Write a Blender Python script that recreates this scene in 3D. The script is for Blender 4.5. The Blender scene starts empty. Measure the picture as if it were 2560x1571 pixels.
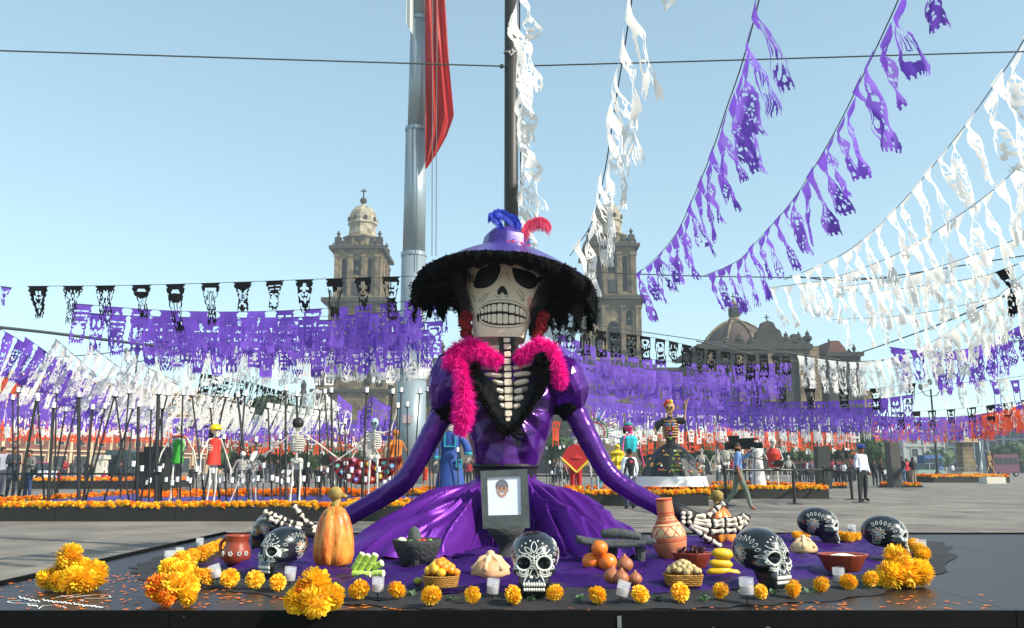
import bpy, math, random
from math import sin, cos, tan, pi, radians, sqrt, atan, atan2, exp, floor
from mathutils import Vector, Matrix, noise
R = random.Random(11)
V = Vector
SC = bpy.context.scene
COL = SC.collection

# ---------------------------------------------------------------- camera
FPX = 2136.0                      # focal length in pixels of the 2560 px wide photograph
PITCH = radians(10.27)
CAM = V((0, 0, 1.0))
cd = bpy.data.cameras.new('camera')
cd.sensor_width = 36.0
cd.lens = FPX / 2560 * 36
cd.clip_start = 0.05
cd.clip_end = 6000
cam = bpy.data.objects.new('camera', cd)
COL.objects.link(cam)
cam.location = CAM
cam.rotation_euler = (pi / 2 + PITCH, 0, 0)
SC.camera = cam

# ---------------------------------------------------------------- sky and sun
SUN_EL, SUN_AZ = radians(36), radians(116)     # sun to the right and a little behind the camera
w = bpy.data.worlds.new('World')
SC.world = w
w.use_nodes = True
nt = w.node_tree
bg = nt.nodes['Background']
sky = nt.nodes.new('ShaderNodeTexSky')
sky.sky_type = 'NISHITA'
sky.sun_disc = False
sky.sun_elevation = SUN_EL
sky.sun_rotation = SUN_AZ
sky.air_density = 1.0
sky.dust_density = 3.0
sky.ozone_density = 1.0
sky.altitude = 2200
skm = nt.nodes.new('ShaderNodeMix'); skm.data_type = 'RGBA'; skm.blend_type = 'MULTIPLY'; skm.inputs[0].default_value = 1
gam = nt.nodes.new('ShaderNodeGamma'); gam.inputs[1].default_value = 0.6
nt.links.new(sky.outputs[0], gam.inputs[0]); nt.links.new(gam.outputs[0], skm.inputs[6]); skm.inputs[7].default_value = (1.20, 1.42, 1.31, 1)
nt.links.new(skm.outputs[2], bg.inputs[0])
bg.inputs[1].default_value = 0.15
sd = bpy.data.lights.new('sun', 'SUN')
sd.energy = 3.4
sd.angle = radians(0.6)
sd.color = (1.0, 0.93, 0.82)
sun = bpy.data.objects.new('sun', sd)
COL.objects.link(sun)
tosun = V((sin(SUN_AZ) * cos(SUN_EL), cos(SUN_AZ) * cos(SUN_EL), sin(SUN_EL)))
sun.rotation_euler = tosun.to_track_quat('Z', 'Y').to_euler()
sun.location = (20, -10, 30)
SC.view_settings.view_transform = 'Standard'
SC.view_settings.look = 'None'
SC.view_settings.exposure = 1.1
SC.view_settings.gamma = 1.0
SC.cycles.max_bounces = 6
SC.cycles.diffuse_bounces = 3
SC.cycles.glossy_bounces = 3
SC.cycles.transmission_bounces = 4
SC.cycles.transparent_max_bounces = 16
SC.cycles.volume_bounces = 0

# ---------------------------------------------------------------- placing helpers
def ray(px, py):
    u = (px - 1280) / FPX
    v = -(py - 785.5) / FPX
    return V((u, cos(PITCH) - v * sin(PITCH), sin(PITCH) + v * cos(PITCH)))
def P(px, py, d):
    r = ray(px, py)
    return CAM + r * (d / r.y)
def G(px, py, z=0.0):
    r = ray(px, py)
    return CAM + r * ((z - CAM.z) / r.z)
def mpp(d, z=1.0):                 # metres per pixel at that distance
    return (d * cos(PITCH) + (z - 1) * sin(PITCH)) / FPX
def lerp(a, b, t):
    return a + (b - a) * t
def sstep(a, b, x):
    t = max(0, min(1, (x - a) / (b - a)))
    return t * t * (3 - 2 * t)
def interp(pts, x):
    if x <= pts[0][0]: return pts[0][1]
    for (a, b), (c, d) in zip(pts, pts[1:]):
        if x <= c:
            return b + (d - b) * (x - a) / (c - a)
    return pts[-1][1]
def smooth_path(pts, n):
    """Catmull-Rom through points (Vectors), n samples in all"""
    P_ = [V(p) for p in pts]
    if len(P_) == 2:
        return [P_[0].lerp(P_[1], i / (n - 1)) for i in range(n)]
    Q_ = [P_[0] * 2 - P_[1]] + P_ + [P_[-1] * 2 - P_[-2]]
    out = []
    m = len(P_) - 1
    for i in range(n):
        t = i / (n - 1) * m
        k = min(int(t), m - 1)
        f = t - k
        a, b, c, d = Q_[k:k + 4]
        out.append(0.5 * ((2 * b) + (c - a) * f + (2 * a - 5 * b + 4 * c - d) * f * f + (3 * b - a - 3 * c + d) * f ** 3))
    return out

# ---------------------------------------------------------------- materials
def lin(h):
    if isinstance(h, (tuple, list)): return tuple(h)[:3]
    h = h.lstrip('#')
    o = []
    for i in (0, 2, 4):
        c = int(h[i:i + 2], 16) / 255
        o.append(c / 12.92 if c <= 0.04045 else ((c + 0.055) / 1.055) ** 2.4)
    return tuple(o)
MATS = {}
def M(name, col, col2=None, rough=0.6, metal=0.0, nscale=6.0, contrast=0.25, bump=0.0, bscale=20.0, spec=0.5,
      transl=0.0, alpha=1.0, coat=0.0, sheen=0.0, objvar=0.0, stretch=None, emit=None, tint=None, wave=None, wpos=False):
    if name in MATS: return MATS[name]
    m = bpy.data.materials.new(name)
    m.use_nodes = True
    t = m.node_tree
    N, L = t.nodes, t.links
    b = N['Principled BSDF']
    out = N['Material Output']
    c1 = lin(col)
    tc = N.new('ShaderNodeTexCoord')
    vec = tc.outputs['Object']
    if wpos: vec = N.new('ShaderNodeNewGeometry').outputs['Position']
    if stretch:
        mp = N.new('ShaderNodeMapping')
        mp.inputs['Scale'].default_value = stretch
        L.new(vec, mp.inputs[0])
        vec = mp.outputs[0]
    last = None
    if col2 is not None:
        nz = N.new('ShaderNodeTexNoise')
        nz.inputs['Scale'].default_value = nscale
        nz.inputs['Detail'].default_value = 5
        nz.inputs['Roughness'].default_value = 0.6
        L.new(vec, nz.inputs['Vector'])
        cr = N.new('ShaderNodeValToRGB')
        cr.color_ramp.elements[0].position = 0.5 - contrast
        cr.color_ramp.elements[1].position = 0.5 + contrast
        cr.color_ramp.elements[0].color = (*c1, 1)
        cr.color_ramp.elements[1].color = (*lin(col2), 1)
        L.new(nz.outputs[0], cr.inputs[0])
        last = cr.outputs[0]
    else:
        rg = N.new('ShaderNodeRGB')
        rg.outputs[0].default_value = (*c1, 1)
        last = rg.outputs[0]
    if objvar:
        oi = N.new('ShaderNodeObjectInfo')
        mr = N.new('ShaderNodeMapRange')
        mr.inputs[3].default_value = 1 - objvar
        mr.inputs[4].default_value = 1 + objvar
        L.new(oi.outputs['Random'], mr.inputs[0])
        hs = N.new('ShaderNodeHueSaturation')
        L.new(mr.outputs[0], hs.inputs['Value'])
        L.new(last, hs.inputs['Color'])
        last = hs.outputs[0]
    L.new(last, b.inputs['Base Color'])
    b.inputs['Roughness'].default_value = rough
    b.inputs['Metallic'].default_value = metal
    b.inputs['Specular IOR Level'].default_value = spec
    b.inputs['Coat Weight'].default_value = coat
    b.inputs['Coat Roughness'].default_value = 0.15
    b.inputs['Sheen Weight'].default_value = sheen
    if tint: b.inputs['Specular Tint'].default_value = (*lin(tint), 1)
    if emit:
        b.inputs['Emission Color'].default_value = (*lin(emit[0]), 1)
        b.inputs['Emission Strength'].default_value = emit[1]
    if bump:
        n2 = N.new('ShaderNodeTexNoise')
        n2.inputs['Scale'].default_value = bscale
        n2.inputs['Detail'].default_value = 4
        L.new(vec, n2.inputs['Vector'])
        bp = N.new('ShaderNodeBump')
        bp.inputs['Strength'].default_value = bump
        bp.inputs['Distance'].default_value = 0.02
        L.new(n2.outputs[0], bp.inputs['Height'])
        L.new(bp.outputs[0], b.inputs['Normal'])
    sh = b.outputs[0]
    if transl:
        tr = N.new('ShaderNodeBsdfTranslucent')
        L.new(last, tr.inputs[0])
        mx = N.new('ShaderNodeMixShader')
        mx.inputs[0].default_value = transl
        L.new(sh, mx.inputs[1]); L.new(tr.outputs[0], mx.inputs[2])
        sh = mx.outputs[0]
    if alpha < 1:
        tp = N.new('ShaderNodeBsdfTransparent')
        mx = N.new('ShaderNodeMixShader')
        mx.inputs[0].default_value = alpha
        L.new(tp.outputs[0], mx.inputs[1]); L.new(sh, mx.inputs[2])
        sh = mx.outputs[0]
    L.new(sh, out.inputs[0])
    MATS[name] = m
    return m

# ---------------------------------------------------------------- objects
OFF = {}
def off(o):
    return OFF.get(o.name, V((0, 0, 0))) if o else V((0, 0, 0))
def tag(o, label=None, cat=None, group=None, kind=None):
    if label: o['label'] = label
    if cat: o['category'] = cat
    if group: o['group'] = group
    if kind: o['kind'] = kind
    return o
def thing(name, label, cat, loc=(0, 0, 0), group=None, rotz=0):
    o = bpy.data.objects.new(name, None)
    o.empty_display_size = 0.1
    COL.objects.link(o)
    o.location = loc
    o.rotation_euler = (0, 0, rotz)
    OFF[o.name] = V(loc)
    return tag(o, label, cat, group)
def kids(o):
    return [c for c in bpy.data.objects if c.parent == o]
KID = {}
def dup(root, loc, rotz=0, scale=1.0, label=None, group=None, swap=None):
    r = root.copy(); COL.objects.link(r)
    r.location = loc
    r.rotation_euler = (0, 0, rotz)
    if isinstance(scale, (int, float)): scale = (scale,) * 3
    r.scale = scale
    if label: r['label'] = label
    if group: r['group'] = group
    def rec(src, dst):
        for c in KID.get(src.name, []):
            d = c.copy(); COL.objects.link(d)
            d.parent = dst
            rec(c, d)
    rec(root, r)
    return r

class MB:
    def __init__(s):
        s.v, s.f, s.m = [], [], []
    def add(s, vs, fs, mi=0):
        b = len(s.v)
        s.v += [V(v) for v in vs]
        s.f += [tuple(i + b for i in f) for f in fs]
        s.m += [mi] * len(fs)
        return s
    def box(s, c, size, mi=0, rot=None, taper=1.0):
        c = V(c); hx, hy, hz = size[0] / 2, size[1] / 2, size[2] / 2
        vs = []
        for z in (-1, 1):
            k = taper if z > 0 else 1
            for x, y in ((-1, -1), (1, -1), (1, 1), (-1, 1)):
                p = V((x * hx * k, y * hy * k, z * hz))
                if rot is not None: p = rot @ p
                vs.append(c + p)
        return s.add(vs, [(3, 2, 1, 0), (4, 5, 6, 7), (0, 1, 5, 4), (1, 2, 6, 5), (2, 3, 7, 6), (3, 0, 4, 7)], mi)
    def bar(s, a, b, w, h=None, mi=0):
        a, b = V(a), V(b)
        d = (b - a); l = d.length
        q = d.to_track_quat('Z', 'Y').to_matrix()
        return s.box((a + b) / 2, (w, h or w, l), mi, q)
    def tube(s, path, rad, n=8, mi=0, cap=True, flat=1.0):
        path = [V(p) for p in path]
        k = len(path)
        if not isinstance(rad, (list, tuple)): rad = [rad] * k
        t0 = (path[1] - path[0]).normalized()
        ref = V((0, 0, 1)) if abs(t0.z) < 0.9 else V((1, 0, 0))
        nx = t0.cross(ref).normalized()
        vs = []
        for i, p in enumerate(path):
            t = (path[min(i + 1, k - 1)] - path[max(i - 1, 0)])
            if t.length < 1e-9: t = t0
            t.normalize()
            nx = (nx - t * nx.dot(t))
            if nx.length < 1e-6: nx = t.orthogonal()
            nx.normalize()
            ny = t.cross(nx)
            for j in range(n):
                a = 2 * pi * j / n
                vs.append(p + (nx * cos(a) + ny * sin(a) * flat) * rad[i])
        fs = [(i * n + j, i * n + (j + 1) % n, (i + 1) * n + (j + 1) % n, (i + 1) * n + j) for i in range(k - 1) for j in range(n)]
        if cap:
            fs.append(tuple(range(n - 1, -1, -1)))
            fs.append(tuple((k - 1) * n + j for j in range(n)))
        return s.add(vs, fs, mi)
    def lathe(s, prof, n=24, c=(0, 0, 0), mi=0, mat=None, sy=1.0, wob=None):
        c = V(c); vs = []
        for i, (r, z) in enumerate(prof):
            for j in range(n):
                a = 2 * pi * j / n
                rr = r * (wob(a, i) if wob else 1)
                p = V((rr * cos(a), rr * sin(a) * sy, z))
                if mat is not None: p = mat @ p
                vs.append(c + p)
        k = len(prof)
        fs = [(i * n + j, i * n + (j + 1) % n, (i + 1) * n + (j + 1) % n, (i + 1) * n + j) for i in range(k - 1) for j in range(n)]
        if prof[0][0] > 1e-6: fs.append(tuple(range(n - 1, -1, -1)))
        if prof[-1][0] > 1e-6: fs.append(tuple((k - 1) * n + j for j in range(n)))
        return s.add(vs, fs, mi)
    def ball(s, c, r, nu=12, nv=8, mi=0, fn=None, mat=None):
        if isinstance(r, (int, float)): r = (r, r, r)
        c = V(c); vs = []
        for i in range(nv + 1):
            e = -pi / 2 + pi * i / nv
            for j in range(nu):
                a = 2 * pi * j / nu
                d = V((cos(e) * cos(a), cos(e) * sin(a), sin(e)))
                k = fn(d) if fn else 1
                p = V((d.x * r[0], d.y * r[1], d.z * r[2])) * k
                if mat is not None: p = mat @ p
                vs.append(c + p)
        fs = [(i * nu + j, i * nu + (j + 1) % nu, (i + 1) * nu + (j + 1) % nu, (i + 1) * nu + j) for i in range(nv) for j in range(nu)]
        return s.add(vs, fs, mi)
    def grid(s, fn, nu, nv, closeu=False, mi=0, keep=None):
        vs = []
        cu = nu if closeu else nu + 1
        for j in range(nv + 1):
            for i in range(cu):
                vs.append(fn(i / nu, j / nv))
        fs = []
        for j in range(nv):
            for i in range(nu):
                if keep and not keep((i + .5) / nu, (j + .5) / nv): continue
                i2 = (i + 1) % cu
                fs.append((j * cu + i, j * cu + i2, (j + 1) * cu + i2, (j + 1) * cu + i))
        return s.add(vs, fs, mi)
    def prism(s, poly, a, b, mi=0):
        """poly: list of 2D->3D front verts; a, b: offset vectors of the two ends"""
        n = len(poly)
        vs = [V(p) + V(a) for p in poly] + [V(p) + V(b) for p in poly]
        fs = [tuple(range(n)), tuple(range(2 * n - 1, n - 1, -1))] + [(i, i + n, (i + 1) % n + n, (i + 1) % n) for i in range(n)]
        return s.add(vs, fs, mi)
    def build(s, name, mats, parent=None, smooth=False, world=True, solid=0, kind=None, label=None):
        if not isinstance(mats, (list, tuple)): mats = [mats]
        o_ = off(parent) if world else V((0, 0, 0))
        me = bpy.data.meshes.new(name)
        used = set()
        for f in s.f: used.update(f)
        if len(used) < len(s.v):
            mp = {}; vs = []
            for i in sorted(used):
                mp[i] = len(vs); vs.append(s.v[i])
            s.f = [tuple(mp[i] for i in f) for f in s.f]
            s.v = vs
        me.from_pydata([v - o_ for v in s.v], [], s.f)
        for m in mats: me.materials.append(m)
        if len(mats) > 1: me.polygons.foreach_set('material_index', s.m)
        if smooth: me.polygons.foreach_set('use_smooth', [True] * len(s.f))
        me.update()
        o = bpy.data.objects.new(name, me)
        COL.objects.link(o)
        if parent:
            o.parent = parent
            OFF[o.name] = off(parent) if world else V((0, 0, 0))
            KID.setdefault(parent.name, []).append(o)
        if solid:
            md = o.modifiers.new('solid', 'SOLIDIFY'); md.thickness = solid; md.offset = 0
        if kind: o['kind'] = kind
        if label: o['label'] = label
        return o
def part(mesh_obj, name, parent, loc=(0, 0, 0), rot=(0, 0, 0), scale=(1, 1, 1)):
    """another copy of an already built piece under the same or another thing"""
    o = mesh_obj.copy(); o.name = name; COL.objects.link(o)
    o.parent = parent
    o.location = loc; o.rotation_euler = rot; o.scale = scale
    KID.setdefault(parent.name, []).append(o)
    return o
def fbm(p, s=1.0):
    return noise.fractal(V(p) * s, 0.8, 2.0, 4)
# ================================================================ ground
slabm = M('slab_stone', '#7a746a', '#8a8378', rough=0.75, nscale=0.9, bump=0.15, bscale=60, objvar=0.09, wpos=True)
MATS['slab_stone'].node_tree.nodes['Principled BSDF'].inputs['Specular IOR Level'].default_value = 0.35
groundm = M('plaza_stone', '#78736a', '#868075', rough=0.8, nscale=0.25, bump=0.1, bscale=20)
def add_dirt(m):
    t = m.node_tree; N, L = t.nodes, t.links; b = N['Principled BSDF']; geo = N.new('ShaderNodeNewGeometry')
    old = b.inputs['Base Color'].links[0].from_socket
    def mul(old, fac_sock, lo):
        mr = N.new('ShaderNodeMapRange'); mr.inputs[3].default_value = lo; mr.inputs[4].default_value = 1.0
        L.new(fac_sock, mr.inputs[0])
        mx = N.new('ShaderNodeMix'); mx.data_type = 'RGBA'; mx.blend_type = 'MULTIPLY'; mx.inputs[0].default_value = 1
        L.new(old, mx.inputs[6]); L.new(mr.outputs[0], mx.inputs[7]); return mx.outputs[2], mr
    n1 = N.new('ShaderNodeTexNoise'); n1.inputs['Scale'].default_value = .45; n1.inputs['Detail'].default_value = 8; n1.inputs['Roughness'].default_value = .7
    L.new(geo.outputs['Position'], n1.inputs['Vector']); o1, m1 = mul(old, n1.outputs[0], .55); m1.inputs[1].default_value = .35; m1.inputs[2].default_value = .6
    v = N.new('ShaderNodeTexVoronoi'); v.inputs['Scale'].default_value = 2.2; v.inputs['Randomness'].default_value = 1
    L.new(geo.outputs['Position'], v.inputs['Vector']); o2, m2 = mul(o1, v.outputs['Distance'], .45); m2.inputs[1].default_value = .05; m2.inputs[2].default_value = .09
    L.new(o2, b.inputs['Base Color'])
add_dirt(slabm); add_dirt(groundm)
jointm = M('joint', '#5d5952', rough=0.9)
g = MB(); g.add([(-900, -60, -0.02), (900, -60, -0.02), (900, 2400, -0.02), (-900, 2400, -0.02)], [(0, 1, 2, 3)])
ground = g.build('ground', groundm); ground['kind'] = 'structure'
# paving slabs: one object each as far as their joints show, laid a few millimetres apart
sx, sy = 3.0, 2.4
proto = None
row = 0
y = 3.0
while y < 34:
    shift = 0.0 if row % 2 else sx * 0.5
    n = int((y * 0.75 + 4) / sx) + 2
    for i in range(-n, n + 1):
        x = i * sx + shift
        if proto is None:
            b = MB()
            e = 0.008
            b.add([(-sx/2+e,-sy/2+e,-.03),(sx/2-e,-sy/2+e,-.03),(sx/2-e,sy/2-e,-.03),(-sx/2+e,sy/2-e,-.03),
                   (-sx/2+e,-sy/2+e,-.004),(sx/2-e,-sy/2+e,-.004),(sx/2-e,sy/2-e,-.004),(-sx/2+e,sy/2-e,-.004),
                   (-sx/2+2*e,-sy/2+2*e,0),(sx/2-2*e,-sy/2+2*e,0),(sx/2-2*e,sy/2-2*e,0),(-sx/2+2*e,sy/2-2*e,0)],
                  [(0,1,5,4),(1,2,6,5),(2,3,7,6),(3,0,4,7),(4,5,9,8),(5,6,10,9),(6,7,11,10),(7,4,8,11),(8,9,10,11)])
            proto = b.build('paving_slab', slabm, ground)
            proto.location = (x, y, 0)
        else:
            part(proto, 'paving_slab', ground, (x, y, R.uniform(-.0015, .0015)))
    y += sy
    row += 1
Y_END = y - sy / 2
far = MB(); far.add([(-900, Y_END, -0.001), (900, Y_END, -0.001), (900, 2400, -0.001), (-900, 2400, -0.001)], [(0, 1, 2, 3)])
fo = far.build('plaza_paving', groundm); fo['kind'] = 'structure'
# air over the square
hz = MB().box((0, 180, 36.5), (900, 460, 75))
hm = bpy.data.materials.new('haze'); hm.use_nodes = True
hn = hm.node_tree; hn.nodes.remove(hn.nodes['Principled BSDF'])
pv = hn.nodes.new('ShaderNodeVolumePrincipled')
pv.inputs['Color'].default_value = (0.80, 0.90, 1.0, 1)
pv.inputs['Density'].default_value = 0.00065
hn.links.new(pv.outputs[0], hn.nodes['Material Output'].inputs['Volume'])
HAZE = hz.build('haze', hm); HAZE['kind'] = 'stuff'
# ================================================================ cathedral and the buildings round the square
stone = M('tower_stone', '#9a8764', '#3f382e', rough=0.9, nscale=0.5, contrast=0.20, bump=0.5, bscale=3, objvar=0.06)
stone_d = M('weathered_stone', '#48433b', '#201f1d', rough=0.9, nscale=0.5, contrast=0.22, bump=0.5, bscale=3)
stone_w = M('pale_stone', '#aaa18b', '#675d4a', rough=0.85, nscale=0.7, contrast=0.16)
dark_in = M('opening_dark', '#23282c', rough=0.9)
bellm = M('bell_bronze', '#5d7a66', '#3d5748', rough=0.5, metal=0.4)
tezontle = M('red_stone', '#7c4a3d', '#553832', rough=0.9, nscale=0.6, contrast=0.25, bump=.3, bscale=3)
cream = M('cream_stone', '#cdb994', '#a08f70', rough=0.85, nscale=0.8)
glassm = M('window_glass', '#39454d', '#1f2529', rough=0.2, nscale=0.8)

# courses of ashlar: fine joints in the relief of the tower stone
def add_blocks(m, sc=1.0, w=1.2, h=0.55):
    t = m.node_tree; N, L = t.nodes, t.links
    b = N['Principled BSDF']
    tc = N.new('ShaderNodeTexCoord'); sp = N.new('ShaderNodeSeparateXYZ'); cb = N.new('ShaderNodeCombineXYZ'); ad = N.new('ShaderNodeMath')
    L.new(tc.outputs['Object'], sp.inputs[0]); L.new(sp.outputs[0], ad.inputs[0]); L.new(sp.outputs[1], ad.inputs[1])
    L.new(ad.outputs[0], cb.inputs[0]); L.new(sp.outputs[2], cb.inputs[1])
    br = N.new('ShaderNodeTexBrick'); br.inputs['Scale'].default_value = 1.0
    br.inputs['Brick Width'].default_value = w; br.inputs['Row Height'].default_value = h; br.inputs['Mortar Size'].default_value = 0.05
    br.inputs['Color1'].default_value = (1, 1, 1, 1); br.inputs['Color2'].default_value = (.82, .82, .82, 1); br.inputs['Mortar'].default_value = (.45, .43, .4, 1)
    L.new(cb.outputs[0], br.inputs[0])
    old = b.inputs['Base Color'].links[0].from_socket
    mx = N.new('ShaderNodeMix'); mx.data_type = 'RGBA'; mx.blend_type = 'MULTIPLY'; mx.inputs[0].default_value = 1
    L.new(old, mx.inputs[6]); L.new(br.outputs[0], mx.inputs[7]); L.new(mx.outputs[2], b.inputs['Base Color'])
add_blocks(stone, w=1.3, h=0.6)
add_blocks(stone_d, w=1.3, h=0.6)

def arch_poly(x0, x1, z0, z1, n=8):
    r = (x1 - x0) / 2; cx = (x0 + x1) / 2
    pts = [(x0, z0), (x1, z0)]
    for i in range(n + 1):
        a = pi * i / n
        pts.append((cx + r * cos(a), z1 - r + r * sin(a)))
    return pts
def urn(mb, c, h, r, n=8):
    mb.lathe([(r*.9, 0), (r*.9, h*.12), (r*.45, h*.2), (r*.5, h*.3), (r, h*.45), (r*.9, h*.58), (r*.35, h*.68), (r*.5, h*.76), (r*.2, h*.86), (0.01, h)], n, c)

def tower(cx, D, label, dyp=0):
    Z = lambda py: P(cx, py + dyp, D).z
    X = P(cx, 690 + dyp, D).x
    th = thing('cathedral_bell_tower', label, 'tower', (X, D, 0), 'towers of the cathedral')
    Wd = 15.0
    yc = D + Wd / 2
    def slab(name, y0, y1, hw, hd=None, mat=stone, extra=None):
        z0, z1 = Z(y0), Z(y1)
        b = MB().box((X, yc, (z0 + z1) / 2), (2 * hw, (hd or Wd + (hw - 5.4) * 2), z1 - z0))
        return b.build(name, mat, th)
    # base block
    slab('base_wall', 1172, 984, 8.2)
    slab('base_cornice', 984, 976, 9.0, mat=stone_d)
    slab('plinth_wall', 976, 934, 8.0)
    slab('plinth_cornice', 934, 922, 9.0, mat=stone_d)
    for sx in (-1, 1):                                    # scroll buttresses at the corners
        for k in range(2):
            b = MB()
            zc = Z(958 - k * 4)
            b.lathe([(1.5, -0.7), (1.7, -0.3), (1.7, .3), (1.5, .7)], 14, (X + sx * (6.6 - k * 2.6), D - 1.4, zc), mat=Matrix.Rotation(pi / 2, 3, 'Y'))
            b.box((X + sx * (6.6 - k * 2.6), D - 1.0, zc - 1.9), (1.4, 1.2, 2.2))
            b.build('scroll_buttress', stone_d, th)
    b = MB().box((X, D - .9, Z(957)), (5.4, .4, 2.7)); b.build('relief_panel', cream, th)
    # balustrade
    bl = thing_part = None
    zb = Z(922)
    b = MB()
    for i in range(19):
        b.lathe([(.14, 0), (.24, .5), (.14, 1.1)], 6, (X - 8 + i * 16 / 18, D - 1.2, zb))
    b.box((X, D - 1.2, zb + 1.2), (17, .5, .25))
    b.build('balustrade', stone_d, th)
    def storey(y0, y1, hw, openings, name, dorder):
        z0, z1 = Z(y0), Z(y1)
        front = D + (5.4 - hw)
        depth = Wd + (hw - 5.4) * 2
        # dark core behind the openings
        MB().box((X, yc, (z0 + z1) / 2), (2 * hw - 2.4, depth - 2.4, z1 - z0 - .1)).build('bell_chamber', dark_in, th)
        # front wall as a plate with real holes: strips between the openings
        for face in range(3):                             # front, right, left
            if face == 0:
                T = lambda u, w, z: V((X + u, front + w, z)); half = hw
            elif face == 1:
                T = lambda u, w, z: V((X + hw - w, yc + u, z)); half = depth / 2
            else:
                T = lambda u, w, z: V((X - hw + w, yc - u, z)); half = depth / 2
            k = half / hw
            ops = sorted(openings)
            b = MB()
            cur = -half
            th_ = 1.0
            segs = []
            for (oc, ow, oz0, oz1, arch) in ops:
                a, c = oc * k - ow / 2, oc * k + ow / 2
                segs.append((cur, a)); cur = c
                for (p, q) in ((z0, z0 + (z1 - z0) * oz0), (z0 + (z1 - z0) * oz1, z1)):
                    b.prism([T(a, 0, p), T(c, 0, p), T(c, 0, q), T(a, 0, q)], (0, 0, 0), T(0, th_, 0) - T(0, 0, 0))
                if arch:
                    zt = z0 + (z1 - z0) * oz1; r = ow / 2
                    for sg in (-1, 1):
                        pl = [T(oc * k + sg * r, 0, zt - r), T(oc * k + sg * r, 0, zt)] + [T(oc * k + sg * r * sin(t), 0, zt - r + r * cos(t)) for t in (0, .4, .8, 1.2)]
                        b.prism(pl, (0, 0, 0), T(0, th_, 0) - T(0, 0, 0))
            segs.append((cur, half))
            for a, c in segs:
                b.prism([T(a, 0, z0), T(c, 0, z0), T(c, 0, z1), T(a, 0, z1)], (0, 0, 0), T(0, th_, 0) - T(0, 0, 0))
            b.build('arcade_wall', stone, th)
            if face == 2: continue
            # pilasters
            for u in dorder:
                pb = MB()
                a = T(u * k, -.35, z0); 
                pb.prism([T(u*k-.42, -.42, z0+.05), T(u*k+.42, -.42, z0+.05), T(u*k+.42, -.42, z1-.9), T(u*k-.42, -.42, z1-.9)], (0,0,0), T(0, .40, 0) - T(0, 0, 0))
                pb.prism([T(u*k-.62, -.6, z1-.9), T(u*k+.62, -.6, z1-.9), T(u*k+.62, -.6, z1-.2), T(u*k-.62, -.6, z1-.2)], (0,0,0), T(0, .58, 0) - T(0, 0, 0))
                pb.build('pilaster', stone, th)
            for (oc, ow, oz0, oz1, arch) in ops:
                if ow > 1.4:
                    zz = z0 + (z1 - z0) * (oz0 + (oz1 - oz0) * .35)
                    bb = MB(); r = ow * .3
                    bb.lathe([(r, 0), (r*.9, .15*r), (r*.66, .9*r), (r*.55, 1.5*r), (r*.25, 1.8*r), (.02, 1.85*r)], 10, T(oc * k, .5, zz))
                    bb.build('bell', bellm, th)
                    if face == 0:                          # moulding round the opening
                        mo = MB(); zt = z0 + (z1 - z0) * oz1; rr = ow / 2 + .28
                        if arch:
                            pts = [T(oc*k + rr*cos(pi*i/10), -.06, zt - ow/2 + rr*sin(pi*i/10)) for i in range(11)]
                            pts = [T(oc*k+rr, -.06, z0 + .3)] + pts + [T(oc*k-rr, -.06, z0 + .3)]
                        else:
                            pts = [T(oc*k+rr, -.06, z0 + (z1-z0)*oz0), T(oc*k+rr, -.06, zt+.28), T(oc*k-rr, -.06, zt+.28), T(oc*k-rr, -.06, z0 + (z1-z0)*oz0)]
                        mo.tube(pts, .2, 5); mo.build('archivolt', stone, th)
    storey(886, 768, 6.1, [(-3.6, 1.5, .55, .86, True), (0, 2.9, .04, .62, True), (3.6, 1.5, .55, .86, True), ], 'lower', (-5.5, -2.2, 2.2, 5.5))
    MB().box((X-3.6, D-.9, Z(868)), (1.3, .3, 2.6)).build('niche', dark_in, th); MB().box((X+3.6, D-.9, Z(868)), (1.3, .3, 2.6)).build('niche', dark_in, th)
    slab('belfry_sill', 922, 886, 6.5); slab('ledge', 889, 884, 7.0, mat=stone_d)
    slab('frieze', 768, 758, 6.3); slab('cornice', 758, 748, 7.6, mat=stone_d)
    storey(742, 634, 5.3, [(-3.0, 1.15, .06, .90, True), (0, 1.8, .50, .86, False), (0.001, 1.8, .06, .40, False), (3.0, 1.15, .06, .90, True)][:2] + [(3.0, 1.15, .06, .90, True)], 'upper', (-4.8, -1.6, 1.6, 4.8))
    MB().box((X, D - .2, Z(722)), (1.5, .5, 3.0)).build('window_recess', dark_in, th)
    slab('attic_step', 748, 742, 5.8)
    slab('upper_frieze', 634, 624, 5.5); slab('upper_cornice', 624, 616, 6.5, mat=stone_d)
    slab('parapet', 616, 610, 5.2)
    # octagon with oval windows
    z0, z1 = Z(610), Z(581)
    b = MB(); rot = Matrix.Rotation(pi / 8, 3, 'Z')
    b.lathe([(4.4, z0), (4.3, z1 - .5), (4.7, z1 - .4), (4.7, z1), (3.6, z1 + .05)], 8, (X, yc - 1.5, 0), mat=rot)
    b.build('octagon_drum', stone, th)
    for sx in (-1, 0, 1):
        a = sx * pi / 4
        o = MB().ball((0, 0, 0), (1.15 if sx == 0 else .6, .25, .62), 12, 6, mat=Matrix.Rotation(a, 3, 'Z'))
        for i, v in enumerate(o.v): o.v[i] = v + V((X + 4.05 * sin(a), yc - 1.5 - 4.05 * cos(a), (z0 + z1) / 2 + .3))
        o.build('oval_window', dark_in, th)
    for sx in (-1, 1):
        for sy in (-1, 1):
            b = MB(); c = (X + sx * 4.9, yc + sy * 5.6, Z(612))
            b.box((c[0], c[1], c[2] + 1.1), (1.5, 1.5, 2.2)); b.box((c[0]-sx*1.3, c[1], c[2] + .7), (1.6, 1, 1.4))
            urn(b, (c[0], c[1], c[2] + 2.2), 1.9, .5)
            b.build('corner_finial', stone_d, th)
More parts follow.
